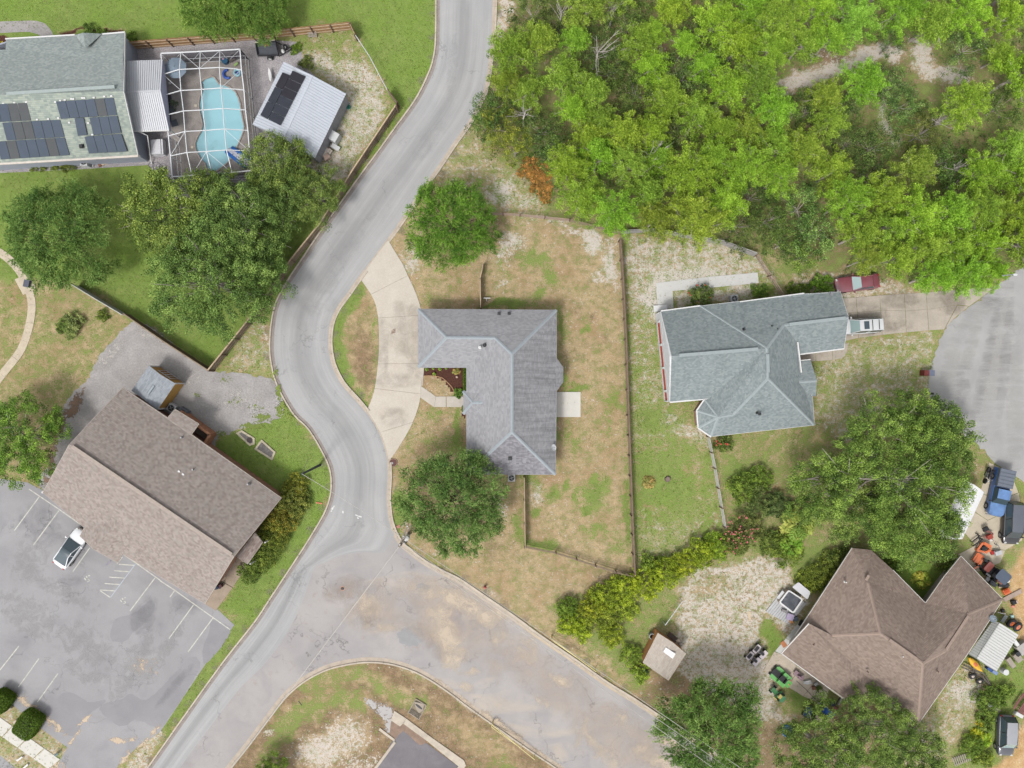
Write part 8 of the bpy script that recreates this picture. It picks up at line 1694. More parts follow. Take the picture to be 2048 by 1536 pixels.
single('wood_plank', 'pale plank standing in the weeds below the boat trailer', 'plank', MB().beam(W(1964, 1368) + Vector((0, 0, .1)), W(1961, 1392) + Vector((0, 0, .25)), .16, .06), WOOD_P)
single('wood_plank', 'short pale plank left of the trailer wheels', 'plank', MB().beam(W(1930, 1352) + Vector((0, 0, .08)), W(1938, 1363) + Vector((0, 0, .1)), .12, .06), WOOD_P)
# picnic table at the lower right edge
pt_ = root('picnic_table', 'weathered reddish picnic table at the right edge above the silver car', 'picnic table', tuple(W(2038, 1412))); RW_ = mat('table_reddish', A(142, 98, 92), .9, .15, 3)
dA, dB = W(2051, 1390), W(2031, 1420); d = (dB - dA).normalized(); nn = Vector((-d.y, d.x, 0))
for k in range(4): o_ = nn * (k - 1.5) * .17; MB().beam(dA + o_ + Vector((0, 0, .75)), dB + o_ + Vector((0, 0, .75)), .14, .04).build('plank', RW_, pt_)
for s in (-1, 1): MB().beam(dA + nn * s * .62 + Vector((0, 0, .45)), dB + nn * s * .62 + Vector((0, 0, .45)), .24, .04).build('bench', RW_, pt_)
for f in (.2, .8): c = dA.lerp(dB, f); MB().beam(c - nn * .65 + Vector((0, 0, .4)), c + nn * .65 + Vector((0, 0, .4)), .08, .08).build('leg_frame', WOOD_O, pt_)
boxes('white_cooler', 'white cooler box below the picnic table', 'cooler', [(2033, 1427, .2, (.85, .35, .35), WHT, -.55), (2034, 1427, .4, (.87, .37, .05), WHT, -.55)])
# hot tub on its deck
hd = root('hot_tub', 'white hot tub with crumpled black cover on a grey deck', 'hot tub', tuple(W(1582, 1200)))
deckp = [(1532, 1222), (1555, 1192), (1596, 1165), (1622, 1184), (1625, 1196), (1602, 1222), (1577, 1249)]; DG = mat('deck_grey', A(204, 204, 206), .8, .08, 2)
P4 = [W(*p_) for p_ in ((1531, 1222), (1563, 1182), (1613, 1206), (1578, 1249))]
for k in range(11):
    f0, f1 = k / 11 + .004, (k + 1) / 11 - .004; q = [P4[0].lerp(P4[3], f0), P4[0].lerp(P4[3], f1), P4[1].lerp(P4[2], f1), P4[1].lerp(P4[2], f0)]; MB().prism([(v.x, v.y) for v in q], 0, .12).build('deck_board', DG, hd)
tq = [W(x, y, .85) for x, y in ((1577, 1179), (1607, 1199), (1587, 1228), (1557, 1205))]
outer = []; 
def rounded(q, r__=.22, n_=5):
    out = []
    for i in range(4):
        a_, b_, c_ = Vector(q[i - 1][:2]), Vector(q[i][:2]), Vector(q[(i + 1) % 4][:2]); u_, v_ = (a_ - b_).normalized(), (c_ - b_).normalized()
        for k in range(n_ + 1): t_ = k / n_; p0, p2 = b_ + u_ * r__, b_ + v_ * r__; out.append(((1 - t_) ** 2 * p0 + 2 * t_ * (1 - t_) * b_ + t_ * t_ * p2))
    return [(p_.x, p_.y) for p_ in out]
outer = rounded(tq, .3); MB().prism(outer, .12, .8).build('cabinet', mat('tub_cabinet', A(176, 160, 144), .8, .1), hd)
inn_ = inset(outer, .17); mb = MB(); n_ = len(outer); mb.v = [(x, y, .86) for x, y in outer] + [(x, y, .86) for x, y in inn_] + [(x, y, .78) for x, y in outer] + [(x, y, .6) for x, y in inn_]
for i in range(n_): j = (i + 1) % n_; mb.f += [(i, j, n_ + j, n_ + i), (2 * n_ + i, 2 * n_ + j, j, i), (n_ + i, n_ + j, 3 * n_ + j, 3 * n_ + i)]; mb.m += [0, 0, 0]
mb.build('rim', WHT, hd)
mb = MB(); k = 12; bb_ = [Vector((x, y, 0)) for x, y in inset([(v.x, v.y) for v in tq], .17)]; rg = np.random.default_rng(5)
for i in range(k + 1):
    for j in range(k + 1): p_ = bb_[0].lerp(bb_[1], i / k).lerp(bb_[3].lerp(bb_[2], i / k), j / k); mb.v.append((p_.x, p_.y, .84 + .12 * float(vnoise(np.array([p_.x * 30.]), np.array([p_.y * 30.]), 4, 3, 16)[0]) - .06 * (abs(2 * i / k - 1) ** 6)))
for i in range(k):
    for j in range(k): b = i * (k + 1) + j; mb.f.append((b, b + 1, b + k + 2, b + k + 1)[::-1]); mb.m.append(0)
mb.build('cover', mat('cover_black', A(84, 88, 96), .5, .15, 2), hd)
fc = [W(x, y, .9) for x, y in ((1584, 1174), (1597, 1164), (1621, 1184), (1615, 1199))]; MB().prism(rounded(fc, .18), .82, .93).build('folded_lid', mat('lid_grey', A(222, 222, 226), .6, .05), hd)
boxes('white_cover_board', 'white oval board leaning at the upper left of the hot tub', 'board', [(1559, 1188, .5, (1.0, .5, .06), cM, .9)])
boxes('patio_clutter', 'purple-grey chair and small things at the foot of the hot tub', 'chair', [(1578, 1232, .35, (.8, .7, .08), mat('lilac', A(190, 176, 206), .7, .1), -.3), (1566, 1220, .3, (.6, .25, .2), mat('towel_grey', A(150, 146, 150), .8), -.4), (1581, 1242, .15, (.4, .35, .25), mat('pot_orange', A(222, 160, 112), .7), .2), (1590, 1236, .2, (.45, .45, .35), mat('box_slate', A(110, 120, 134), .7), .3)])
slabs('side_patio', [[(1603, 1238), (1612, 1246), (1586, 1283), (1572, 1276)], [(1571.6, 1276.5), (1585.6, 1283.5), (1566, 1310), (1550, 1302)]], .05, mat('concrete_side', A(222, 221, 217)))
slabs('back_patio', [[(1548, 1303), (1566, 1310), (1600, 1336), (1574, 1372), (1527, 1340)], [(1600.6, 1336.4), (1632, 1360), (1606, 1392), (1574.6, 1372.4)], [(1632.6, 1360.4), (1658, 1378), (1650, 1400), (1632, 1402), (1606.6, 1392.4)]], .05, mat('patio_sandy', A(212, 198, 180), .9, .1, 1.5))
boxes('purple_chairs', 'faded purple outdoor chairs against the brown house', 'chair', [(1591, 1345, .4, (.7, .55, .08), mat('chair_purple', A(168, 142, 152), .8, .1), -.6), (1599, 1352, .4, (.6, .55, .08), mat('chair_purple', A(168, 142, 152), .8, .1), -.6), (1595, 1349, .6, (.5, .1, .4), mat('chair_purple', A(168, 142, 152), .8, .1), -.6)])
boxes('white_buckets', 'white tubs and planters on the patio below the brown gutter', 'planter', [(1615, 1362, .2, (.5, .4, .35), WHT, .2), (1608, 1363, .15, (.3, .3, .3), cM, .2), (1630, 1366, .2, (.4, .3, .3), mat('pot_grey', A(200, 200, 196), .7), .5), (1626, 1374, .2, (.35, .35, .3), mat('pot_brown', A(150, 104, 80), .8), .1)])
bush(1637, 1376, 6, 'small potted plant on the patio below the brown gutter', (.8, 1.1, .6))
boxes('door_mat_orange', 'orange mat on the side patio of the brown house', 'mat', [(1567, 1288, .07, (.5, .7, .02), mat('mat_orange', A(206, 140, 100), .9), .6)])
boxes('black_planter', 'black rectangular box on the side patio', 'box', [(1601, 1245, .2, (.35, .7, .3), BLACKP, -.55)])
single('garden_hose', 'dark hose snaking over the patio slabs', 'hose', MB().tube(smooth_line([W(1592, 1361) + Vector((0, 0, .08)), W(1602, 1370) + Vector((0, 0, .08)), W(1615, 1382) + Vector((0, 0, .08)), W(1630, 1398) + Vector((0, 0, .08)), W(1650, 1407) + Vector((0, 0, .06))], .3), .025, 5), mat('hose_dark', A(96, 96, 100), .7))
# blue reclining frame, swing, and wading pool
sw_ = root('lounger_frame', 'blue cushioned lounger frame beside the golf cart', 'lounger', tuple(W(1645, 1412)))
for a_, b_ in (((1632, 1402), (1644, 1403)), ((1644, 1403), (1663, 1425)), ((1632, 1402), (1632, 1414)), ((1632, 1414), (1656, 1436)), ((1644, 1403), (1640, 1414)), ((1652, 1428), (1658, 1418))): MB().tube([W(*a_) + Vector((0, 0, .5)), W(*b_) + Vector((0, 0, .5))], .035, 6).build('frame_bar', WHT, sw_)
for x, y, d_, m_ in ((1638, 1408, (.5, .5, .1), mat('cushion_dark', A(70, 80, 96), .8)), (1648, 1419, (.9, .7, .12), mat('cushion_blue', A(52, 110, 206), .7, .12)), (1659, 1426, (.55, .6, .12), mat('cushion_sky', A(120, 190, 214), .7, .1))): c = W(x, y); MB().box((c.x, c.y, .5), d_, R(-38)).build('cushion', m_, sw_)
for x, y in ((1632, 1402), (1644, 1403), (1656, 1436), (1663, 1425)): c = W(x, y); MB().box((c.x, c.y, .24), (.05, .05, .48)).build('leg', WHT, sw_)
boxes('dark_scrap', 'dark scrap and posts between the lounger and the brown gutter end', 'scrap', [(1663, 1406, .2, (.5, .4, .3), mat('scrap_navy', A(60, 66, 86), .7), .3), (1672, 1398, .5, (.1, 1.0, .1), DKM, -.55), (1677, 1400, .4, (.1, .8, .08), WHT, -.4), (1666, 1416, .1, (1.0, .6, .12), mat('scrap_rust', A(140, 96, 84), .9, .2), -.5)])
wp = root('wading_pool', 'blue round wading pool rim half hidden by the oak at the bottom', 'wading pool', tuple(W(1574, 1460))); c = W(1574, 1460); MB().torus((c.x, c.y, .28), .62, .06, 30, 8).build('rim', mat('pool_blue', A(64, 150, 216), .4, .05), wp); MB().cyl((c.x, c.y, .02), .58, .2, 26).build('floor', mat('pool_teal', A(60, 100, 120), .5, .1), wp); MB().tube([(c.x, c.y, .0), (c.x, c.y, .26)], .63, 26, False).build('side', mat('pool_blue', A(64, 150, 216)), wp)
# small shed surroundings
bl = root('metal_barrel', 'open grey barrel at the upper corner of the tan shed', 'barrel', tuple(W(1304, 1272))); c = W(1304, 1272, .6); MB().tube([(c.x, c.y, 0), (c.x, c.y, .8)], .3, 18, False).build('shell', STEEL, bl); MB().torus((c.x, c.y, .8), .3, .04, 20, 6).build('rim', mat('rim_pale', A(200, 200, 206), .5), bl); MB().cyl((c.x, c.y, .3), .28, .02, 18).build('dark_inside', BLACKP, bl)
for x, y, lab in ((1285, 1336, 'upper'), (1292, 1343, 'lower')): c = W(x, y); mb = MB(); mb.cyl((c.x, c.y, 0), .2, .42, 14, .24); single('blue_bucket', f'{lab} of the two blue buckets at the tan shed', 'bucket', mb, mat('bucket_blue', A(104, 160, 206), .5, .08))
lp_ = root('lumber_pile', 'dark lumber stacked at the top wall of the tan shed', 'lumber', tuple(W(1342, 1273)))
for k in range(5): A3, B3 = W(1333 + k * 1.2, 1269 - k * 1.6), W(1350 + k * 1.2, 1283 - k * 1.6); MB().beam(A3 + Vector((0, 0, .2 + .05 * (k % 2))), B3 + Vector((0, 0, .2 + .05 * (k % 2))), .1, .08).build('board', mat('lumber_dark', A(110, 94, 84), .9, .2, 3), lp_)
single('sand_bag', 'pale sack at the end of the lumber pile', 'sack', MB().ball((W(1355, 1280).x, W(1355, 1280).y, .15), (.7, .45, .3), 12, 8, -.5), mat('sack_pale', A(226, 206, 188), .8), True)
single('sand_bag', 'second pale sack below the first one at the tan shed', 'sack', MB().ball((W(1362, 1288).x, W(1362, 1288).y, .12), (.5, .4, .24), 12, 8, -.2), mat('sack_grey', A(210, 200, 190), .8), True)
single('paper_scrap', 'pale flat sheet lying on the sandy yard near the hot tub', 'sheet', MB().box((W(1499, 1232).x, W(1499, 1232).y, .02), (.3, 1.0, .03), .05), mat('paper_tan', A(226, 206, 176), .8))
# right-hand garden details
tr_ = root('tree_stump', 'dark round stump on the right-hand lawn beside the sago', 'stump', tuple(W(1335, 958))); c = W(1335, 958); MB().cyl((c.x, c.y, 0), .34, .22, 14, .3).build('wood', mat('stump_dark', A(112, 98, 92), .9, .2, 4), tr_); MB().cyl((c.x, c.y, .22), .26, .01, 14).build('cut_face', mat('stump_face', A(140, 122, 112), .9, .2, 6), tr_)
gb2 = root('trash_bin', 'dark red and blue-grey wheeled bin at the cul-de-sac edge', 'bin', tuple(W(1853, 746))); c = W(1853, 746, .5); MB().box((c.x - .22, c.y, .5), (.55, .6, .95), -.05).build('body', mat('bin_maroon', A(124, 56, 50), .6), gb2); MB().box((c.x + .3, c.y, .92), (.7, .64, .1), -.05).build('lid', mat('bin_slate', A(120, 128, 150), .5), gb2); MB().box((c.x + .3, c.y, .4), (.5, .5, .8), -.05).build('second_body', mat('bin_slate', A(120, 128, 150)), gb2)
mbx = root('mailbox', 'black mailbox on a short post at the cul-de-sac below the bins', 'mailbox', tuple(W(1850, 787))); c = W(1850, 787); MB().box((c.x, c.y, .5), (.08, .08, 1.0)).build('post', WOOD_O, mbx); mb = MB(); mb.tube([(c.x - .35, c.y, 1.08), (c.x + .3, c.y, 1.08)], .12, 10); mb.build('box', BLACKP, mbx); MB().box((c.x + .33, c.y, 1.08), (.04, .2, .2)).build('door', STEEL, mbx)
pp = root('drain_pipe', 'white pvc pipe cross standing above the roof of the middle house', 'pipe', tuple(W(971, 599))); MB().tube([W(967, 597) + Vector((0, 0, .4)), W(981, 597) + Vector((0, 0, .4))], .06, 8).build('bar', WHT, pp); MB().tube([W(973, 603) + Vector((0, 0, .05)), W(973, 597) + Vector((0, 0, .4))], .05, 8).build('stem', WHT, pp)
# left side: trailer, hoses, chest, yard bits
ut = root('utility_trailer', 'dark grey utility trailer on the gravel above the workshop', 'trailer', tuple(W(538, 104))); q = [W(x, y) for x, y in ((516, 93), (555, 88), (561, 116), (520, 117))]; DKG = mat('trailer_bed', A(92, 96, 104), .6, .08)
MB().prism([(v.x, v.y) for v in q], .45, .55, bottom=True).build('bed', DKG, ut)
for a_, b_ in zip(q, q[1:] + q[:1]): MB().beam(a_ + Vector((0, 0, .72)), b_ + Vector((0, 0, .72)), .06, .34).build('side_board', mat('trailer_side', A(64, 66, 72), .6), ut)
for k in range(5): a_, b_ = q[0].lerp(q[3], (k + .5) / 5), q[1].lerp(q[2], (k + .5) / 5); MB().beam(a_ + Vector((0, 0, .57)), b_ + Vector((0, 0, .57)), .26, .03).build('floor_plank', DKG, ut)
MB().beam(q[0] + Vector((0, 0, .92)), q[1] + Vector((0, 0, .92)), .1, .05).build('top_rail', mat('rail_cream', A(226, 216, 196), .7), ut); c = W(537, 95); MB().box((c.x, c.y, .65), (.6, .3, .12)).build('toolbox', mat('tool_red', A(140, 92, 84), .7), ut)
for x, y in ((542, 119), (536, 90)): c = W(x, y); mb = MB(); mb.tube([(c.x, c.y - .1, .32), (c.x, c.y + .1, .32)], .32, 16); w_ = mb.build('wheel', TYRE, ut); mb = MB(); mb.tube([(c.x, c.y - .13, .32), (c.x, c.y + .12, .32)], .18, 10); mb.build('rim', WHT, w_)
for a_ in (q[1], q[2]): MB().beam(a_ + Vector((0, 0, .42)), W(586, 101) + Vector((0, 0, .4)), .08, .08).build('tongue', BLACKP, ut)
c = W(573, 99); mb = MB(); mb.torus((c.x, c.y, .5), .24, .11, 18, 8, tilt=Matrix.Rotation(R(60), 3, 'Y')); mb.build('spare_tyre', TYRE, ut); MB().ball((c.x, c.y, .5), (.2, .3, .3), 10, 6).build('spare_rim', HEAD, ut)
single('white_jug', 'white jug beside the trailer tongue', 'jug', MB().ball((W(567, 104).x, W(567, 104).y, .2), (.4, .55, .4), 12, 8, .5), WHT, True)
plt = root('pallet', 'grey slatted pallet leaning on the wooden fence', 'pallet', tuple(W(626, 70)))
for k in range(6): A3, B3 = W(617, 65 + k * 2.0), W(635, 63.5 + k * 2.2); MB().beam(A3 + Vector((0, 0, .7 - k * .1)), B3 + Vector((0, 0, .7 - k * .1)), .1, .03).build('slat', mat('grey_plank', A(176, 168, 158)), plt)
for x in (619, 633): MB().beam(W(x, 63) + Vector((0, 0, .7)), W(x + 1, 76) + Vector((0, 0, .1)), .08, .05).build('stringer', WOOD_G, plt)
hr = root('hose_reel', 'green hose reel at the right corner of the workshop', 'hose reel', tuple(W(698, 216))); c = W(698, 216); MB().torus((c.x, c.y, .3), .2, .07, 16, 8).build('coil', mat('reel_green', A(40, 130, 110), .5, .1), hr); MB().cyl((c.x, c.y, .2), .12, .2, 10).build('hub', mat('reel_dark', A(30, 90, 80), .5), hr)
boxes('pale_boxes', 'pale cardboard boxes at the lower corner of the workshop', 'boxes', [(652, 305, .25, (.9, .6, .5), mat('carton_pale', A(232, 220, 208), .8, .06), .6), (660, 305, .2, (.6, .5, .4), mat('carton_pale', A(232, 220, 208), .8), .9), (655, 315, .2, (.7, .6, .4), mat('carton_pink', A(224, 196, 180), .8), .5), (650, 296, .2, (.4, .4, .4), mat('carton_pink', A(224, 196, 180), .8), .5)])
boxes('black_crate', 'black crate against the lower corner of the workshop', 'crate', [(643, 311, .3, (.5, .7, .6), BLACKP, -.4)])
boxes('white_storage_chest', 'white storage chest standing left of the pool cage', 'chest', [(320, 299, .5, (1.05, 1.6, .9), mat('chest_white', A(236, 236, 242), .5, .04), .06), (331, 298, .45, (.24, 1.65, .8), mat('chest_white', A(236, 236, 242)), .06)])
hc = root('hose_coil', 'tangled dark hose coils on the gravel below the white chest', 'hose', tuple(W(320, 333)))
for x, y, r__ in ((303, 330, .3), (313, 332, .42), (318, 334, .34), (326, 335, .42), (329, 340, .3)): c = W(x, y); MB().torus((c.x, c.y, .05), r__, .02, 22, 5).build('coil', mat('hose_grey', A(120, 118, 126), .7), hc)
boxes('yard_tools', 'small tools and pots beside the air conditioner of the solar house', 'tools', [(185, 326, .1, (.5, .1, .08), WHT, -.3), (187, 330, .1, (.1, .5, .08), WHT, 0), (192, 326, .12, (.35, .2, .15), mat('tool_teal', A(60, 90, 104), .6), .2), (201, 331, .1, (.3, .3, .15), mat('pot_brown', A(150, 104, 80)), .4), (183, 318, .08, (.6, .15, .1), mat('tool_red', A(140, 92, 84)), -.2)])
for x, y, lab in ((206, 328, 'left'), (213, 326, 'right')): boxes('paving_stone', f'{lab} of the two cream stepping stones by the solar house', 'stone', [(x, y, .06, (.36, .33, .1), mat('stone_cream', A(226, 208, 182), .9), .1)])
# in the pool cage
um = root('patio_umbrella', 'grey-blue octagonal umbrella inside the pool cage', 'umbrella', tuple(W(352, 136))); c = W(351, 135, 2.1); mb = MB(); GB = mat('umbrella_blue', A(142, 160, 178), .8, .05); nn8 = 8
for k in range(8):
    a0, a1 = R(22.5 + 45 * k), R(22.5 + 45 * (k + 1)); rr_ = 1.2; mb = MB(); mb.add([(c.x, c.y, 2.4), (c.x + rr_ * math.cos(a0), c.y + rr_ * math.sin(a0), 2.0), (c.x + rr_ * math.cos(a1), c.y + rr_ * math.sin(a1), 2.0)], [(0, 1, 2)]); mb.build('canopy_panel', GB, um)
MB().tube([(c.x, c.y, .1), (c.x, c.y, 2.38)], .03, 6).build('pole', STEEL, um); MB().ball((c.x, c.y, 2.43), (.1, .1, .1), 8, 6).build('finial', DKM, um)
tf = root('tub_float', 'round teal tub near the top right of the pool deck', 'tub', tuple(W(453, 125))); c = W(453, 125); MB().cyl((c.x, c.y, .1), .33, .5, 18, .36).build('tub', mat('teal_dark', A(40, 96, 130), .5, .1), tf); MB().ball((c.x - .12, c.y + .15, .62), (.25, .25, .12), 10, 6).build('toy', mat('toy_pink', A(214, 170, 190), .6), tf)
single('arc_float', 'blue crescent-shaped pool float on the deck', 'pool float', MB().torus((W(457, 150).x, W(457, 150).y, .25), .45, .15, 20, 8, .58, R(90)), mat('float_blue', A(40, 92, 190), .35, .06), True)
rf2 = root('ring_float', 'pale blue inflatable ring at the right side of the pool deck', 'pool float', tuple(W(476, 147))); c = W(476, 147); MB().torus((c.x, c.y, .22), .33, .13, 22, 10).build('tube', mat('float_sky', A(160, 210, 226), .35, .05), rf2, smooth=True); MB().ball((c.x, c.y, .12), (.4, .4, .1), 12, 6).build('cushion', mat('float_blue', A(40, 92, 190)), rf2)
boxes('dark_chair', 'dark lounge chair at the top right corner of the pool deck', 'chair', [(466, 121, .4, (.7, .6, .08), mat('chair_brown', A(96, 88, 84), .8), .5), (470, 117, .6, (.6, .1, .5), mat('chair_brown', A(96, 88, 84)), .5), (474, 131, .3, (.5, .25, .06), mat('leaf_green', A(170, 200, 120), .6), .7)])
single('white_bowl', 'small white bowl on the deck under the umbrella edge', 'bowl', MB().ball((W(341, 168).x, W(341, 168).y, .2), (.36, .3, .2), 12, 8), WHT, True)
boxes('lounge_chair', 'dark seats and table in the shade at the left side of the pool deck', 'chair', [(340, 200, .4, (.7, .7, .1), DKM, .1), (344, 222, .4, (.7, .8, .1), mat('seat_slate', A(70, 82, 92), .8), .1), (340, 240, .4, (.6, .8, .1), DKM, .1), (352, 249, .4, (.7, .7, .06), mat('seat_slate', A(70, 82, 92)), .3)])
bush(345, 210, 9, 'potted plant between the dark seats in the pool cage', (.6, .85, .8))
mt = root('pool_mat', 'white and blue striped inflatable slide at the lower right of the pool', 'pool float', tuple(W(483, 315)))
qA, qB, qC, qD = W(453, 305), W(468, 297), W(508, 322), W(492, 338)
for k, m_ in enumerate((mat('float_blue2', A(36, 112, 200), .4, .06), mat('float_white', A(214, 216, 232), .5, .06), mat('float_white', A(214, 216, 232)), mat('float_blue2', A(36, 112, 200)))):
    a0, a1 = qA.lerp(qB, (k + .5) / 4), qD.lerp(qC, (k + .5) / 4); up = Vector((0, 0, .3)); MB().tube([a0 + up, a1 + up], .26, 10).build('stripe', m_, mt, smooth=True)
for k in range(7): c = qA.lerp(qB, .5 + (.18 if k % 2 else -.18)).lerp(qD.lerp(qC, .5 + (.18 if k % 2 else -.18)), .3 + .09 * k) + Vector((0, 0, .56)); MB().ball(c, (.12, .1, .05), 8, 6).build('valve', BLACKP, mt)
# manholes, drain boxes, valve covers
for x, y, r__, lab, m_ in ((787, 925, .4, 'rusty round manhole cover beside the driveway tip', mat('manhole_rust', A(110, 76, 70), .8, .15, 3)), ):
    r_ = root('manhole', lab, 'manhole', tuple(W(x, y))); c = W(x, y); MB().cyl((c.x, c.y, .0), r__, .06, 22).build('cover', m_, r_); MB().torus((c.x, c.y, .05), r__ + .02, .04, 22, 6).build('frame', mat('manhole_frame', A(170, 140, 120), .8), r_); MB().cyl((c.x - .15, c.y - .06, .06), .13, .03, 10).build('cap', STEEL, r_)
r_ = root('valve_cover', 'small dark valve cover with rusty stain in the junction', 'valve cover', tuple(W(685, 1177))); c = W(685, 1177); MB().cyl((c.x, c.y, .012), .26, .016, 16).build('stain', mat('rust_stain', A(206, 160, 136), .9, .1), r_); MB().ball((c.x, c.y, .03), (.42, .34, .05), 14, 6).build('cover', BLACKP, r_)
for (q, lab) in (([(472, 866), (484, 860), (510, 876), (510, 888), (500, 892)], 'upper left of the two weathered concrete septic slabs'), ([(519, 884), (524, 879), (552, 904), (545, 921), (509, 898)], 'lower right of the two weathered concrete septic slabs')):
    r_ = root('concrete_slab', lab, 'slab', tuple(W(*q[0]))); pts = [tuple(W(*p_)[:2]) for p_ in q]; MB().prism(pts, 0, .12).build('rim', mat('slab_cream', A(206, 196, 172), .9, .2, 2, fine=.15), r_); MB().prism(inset(pts, .22), .1, .135).build('top', mat('slab_dark', A(122, 118, 116), .95, .3, 3, fine=.3), r_)
c = W(500, 880); single('round_lid', 'dark round lid on the upper left septic slab', 'lid', MB().cyl((c.x, c.y, .13), .3, .04, 16), mat('lid_dark', A(86, 76, 76), .9))
dn_ = root('storm_drain', 'concrete storm drain box with dark opening on the grass island', 'drain', tuple(W(833, 1412))); SD = mat('drain_concrete', A(182, 170, 156), .9, .15, 2, fine=.12)
P5 = [W(x, y) for x, y in ((832, 1397), (853, 1410), (838, 1438), (817, 1424))]; MB().prism([(v.x, v.y) for v in P5], 0, .06).build('pad', mat('drain_pad', A(150, 138, 116), .9, .2, 3), dn_)
for a_, b_ in zip(P5, P5[1:] + P5[:1]): MB().beam(a_ + Vector((0, 0, .08)), b_ + Vector((0, 0, .08)), .08, .12).build('border', SD, dn_)
P6 = [W(x, y) for x, y in ((829, 1402), (849, 1407), (846, 1420), (838, 1425), (832, 1416))]; MB().prism([(v.x, v.y) for v in P6], .06, .16).build('collar', SD, dn_); c = W(838, 1412); mb = MB(); mb.ball((c.x, c.y, .165), (.95, .26, .03), 16, 6, R(-38)); mb.build('opening', BLACKP, dn_)
for k in range(6): a_, b_ = P5[3].lerp(P5[0], .05 + k * .05), P5[2].lerp(P5[1], .05 + k * .05); MB().beam(a_ + Vector((0, 0, .1)), b_ + Vector((0, 0, .1)), .025, .04).build('grate_bar', SD, dn_)
for x, y, a_, lab in ((947, 1437, 1.4, 'thin dark stake standing in the dry grass of the island'), (597, 1402, -.9, 'dark stick lying on the grass left of the island'),): 
    A3 = W(x, y); single('stake', lab, 'stake', MB().beam(A3 + Vector((0, 0, .03)), A3 + Vector((math.cos(a_) * .6, math.sin(a_) * .6, .5 if x == 947 else .05)), .05, .05), BLACKP)
cb2 = root('control_box', 'dark square utility box on the concrete pad of the curved path', 'utility box', tuple(W(53, 568))); c = W(53, 567, .4); MB().box((c.x, c.y, .25), (.55, .75, .4), R(-12)).build('cabinet', mat('box_slate2', A(84, 88, 104), .6, .1), cb2); MB().box((c.x, c.y, .46), (.6, .8, .03), R(-12)).build('lid', mat('box_slate3', A(92, 96, 112), .6), cb2)
cb3 = root('cable_box', 'pale cable box at the left tip of the lawn by the hedge', 'utility box', tuple(W(601, 978))); c = W(601, 978, .5); MB().box((c.x, c.y, .35), (.4, .3, .7), .5).build('cabinet', mat('cable_pale', A(206, 214, 224), .5), cb3); MB().ball((c.x, c.y, .72), (.42, .32, .14), 10, 6, .5).build('cap', mat('cable_pale', A(206, 214, 224)), cb3)
single('orange_flag', 'orange marker lying on the lawn near the road bend', 'marker', MB().beam(W(632, 1005) + Vector((0, 0, .06)), W(645, 1007) + Vector((0, 0, .06)), .14, .04), mat('flag_orange', A(222, 140, 110), .8))
for x, y, lab in ((657, 970, 'faded red utility plate in the grass strip by the right kerb, lower'), ): single('valve_plate', lab, 'plate', MB().box((W(797, 1053).x, W(797, 1053).y, .03), (.4, .3, .05), .3), mat('plate_pink', A(206, 140, 126), .8))
hy = root('fire_hydrant', 'small faded red fire hydrant stub on the verge of the side road', 'hydrant', tuple(W(970, 1173))); c = W(970, 1173); MB().cyl((c.x, c.y, 0), .14, .5, 12, .12).build('barrel', mat('hydrant_red', A(196, 112, 104), .7, .1), hy); MB().ball((c.x, c.y, .52), (.28, .28, .22), 12, 8).build('bonnet', mat('hydrant_red', A(196, 112, 104)), hy); MB().tube([(c.x - .22, c.y, .35), (c.x + .22, c.y, .35)], .06, 8).build('outlet', mat('hydrant_red', A(196, 112, 104)), hy)
for (x, y, a_, lab) in ((18, 1416, .6, 'concrete and brick pillar stub next to the left-edge hedge'), (35, 1441, .5, 'pale stone block beside the clipped hedge')): single('stone_block', lab, 'block', MB().box((W(x, y).x, W(x, y).y, .2), (.9 if x < 20 else .45, .4 if x < 20 else .3, .4), a_), mat('block_pale', A(222, 204, 186), .9, .12, 3))
for (x, y, x2, y2, lab) in ((36, 1520, 47, 1512, 'upper short white kerb stripe block at the street corner'), (48, 1536, 58, 1527, 'lower short white kerb stripe block at the street corner')): single('marker_block', lab, 'block', MB().beam(W(x, y) + Vector((0, 0, .12)), W(x2, y2) + Vector((0, 0, .12)), .18, .2), WHT)
gs = root('sign_post', 'small dark bent sign lying at the lot exit', 'sign', tuple(W(118, 1506))); MB().beam(W(112, 1508) + Vector((0, 0, .3)), W(124, 1499) + Vector((0, 0, .6)), .05, .05).build('post', DKM, gs); MB().beam(W(113, 1509) + Vector((0, 0, .32)), W(120, 1503) + Vector((0, 0, .45)), .3, .02).build('plate', mat('sign_teal', A(110, 130, 134), .6), gs)
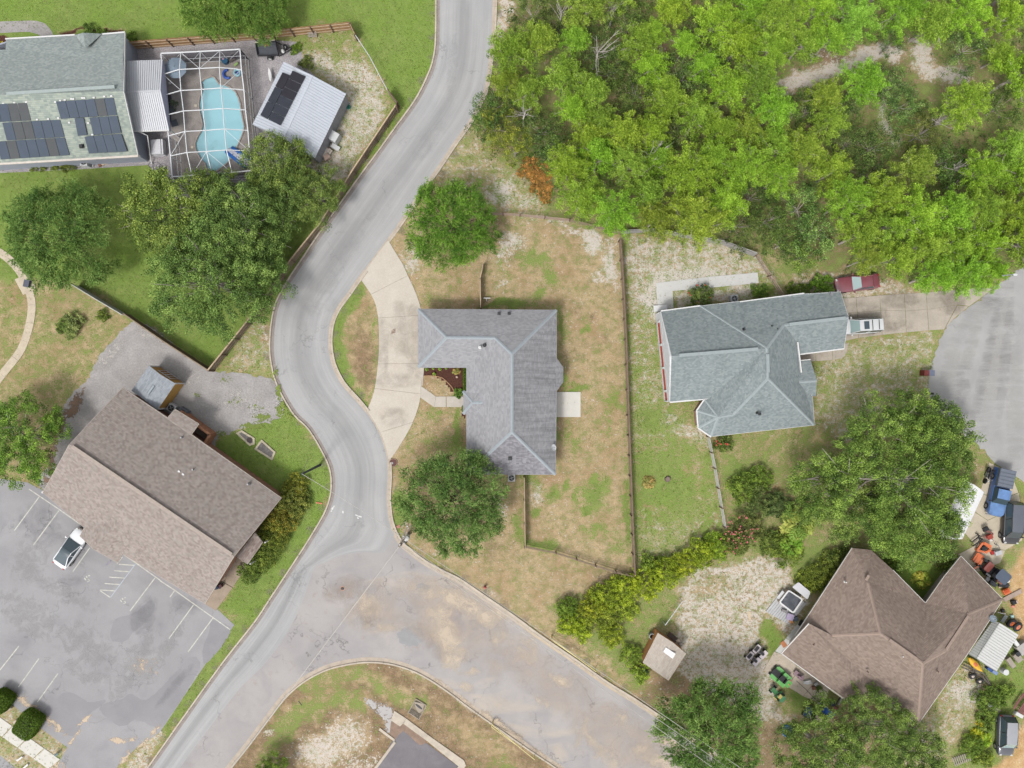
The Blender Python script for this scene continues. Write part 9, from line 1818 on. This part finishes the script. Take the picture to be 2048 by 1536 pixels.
bs = root('covered_cart', 'dark covered cart on the walk at the lower end of the brown building', 'cart', tuple(W(437, 1172))); c = W(437, 1172); MB().ball((c.x, c.y, .45), (.8, .5, .7), 14, 8, .4).build('cover', mat('cover_navy', A(50, 60, 84), .7, .12), bs); MB().box((c.x + .45, c.y + .15, .4), (.3, .35, .5), .4).build('side_bag', mat('bag_dark_red', A(96, 60, 64), .8), bs)
for s in (-1, 1): mb = MB(); mb.cyl((c.x + s * .2, c.y - .2 * s, .0), .1, .12, 10); mb.build('wheel', TYRE, bs)
ss = root('gutter_spout', 'grey wall lantern and spout at the lower left corner of the brown building roof', 'lantern', tuple(W(88, 984))); c = W(87, 984, 2.6); MB().box((c.x, c.y, 2.6), (.3, .2, .25), .4).build('lamp_box', cM, ss); MB().tube([(c.x, c.y, 2.5), (c.x + .1, c.y, .1)], .04, 6).build('pipe', STEEL, ss); MB().box((c.x + .5, c.y + .1, 2.9), (.25, .2, .2), .4).build('bracket', DKM, ss)
single('porch_lamp_pole', 'thin dark pole leaning off the porch gable onto the parking lot', 'pole', MB().beam(W(221, 1122, 1.0), W(212, 1130, .1), .06, .06), mat('pole_lilac', A(150, 140, 170), .7))
# stones along the mulch bed
eb = root('bed_edging', 'curved brick edging of the mulch bed in front of the middle house', 'edging', tuple(W(870, 752)))
el = even_line(smooth_line([W(x, y) for x, y in ((848, 752), (862, 751.5), (876, 753.5), (887, 757), (894, 764), (902, 772), (908, 782), (909, 790))], .3), 24)
for a_, b_ in zip(el, el[1:]): MB().beam(a_.lerp(b_, .04) + Vector((0, 0, .04)), b_.lerp(a_, .04) + Vector((0, 0, .04)), .09, .1).build('brick', mat('edging_brick', A(196, 158, 120), .9, .2, 4), eb)
for x, y, s_, lab in ((914, 754, .32, 'pale boulder in the mulch bed'), (929, 739, .26, 'pinkish stone at the corner of the mulch bed')): single('garden_rock', lab, 'rock', MB().ball((W(x, y).x, W(x, y).y, s_ * .3), (s_, s_ * .85, s_ * .7), 8, 6), mat('rock_pale', A(216, 186, 172), .9, .15, 5))
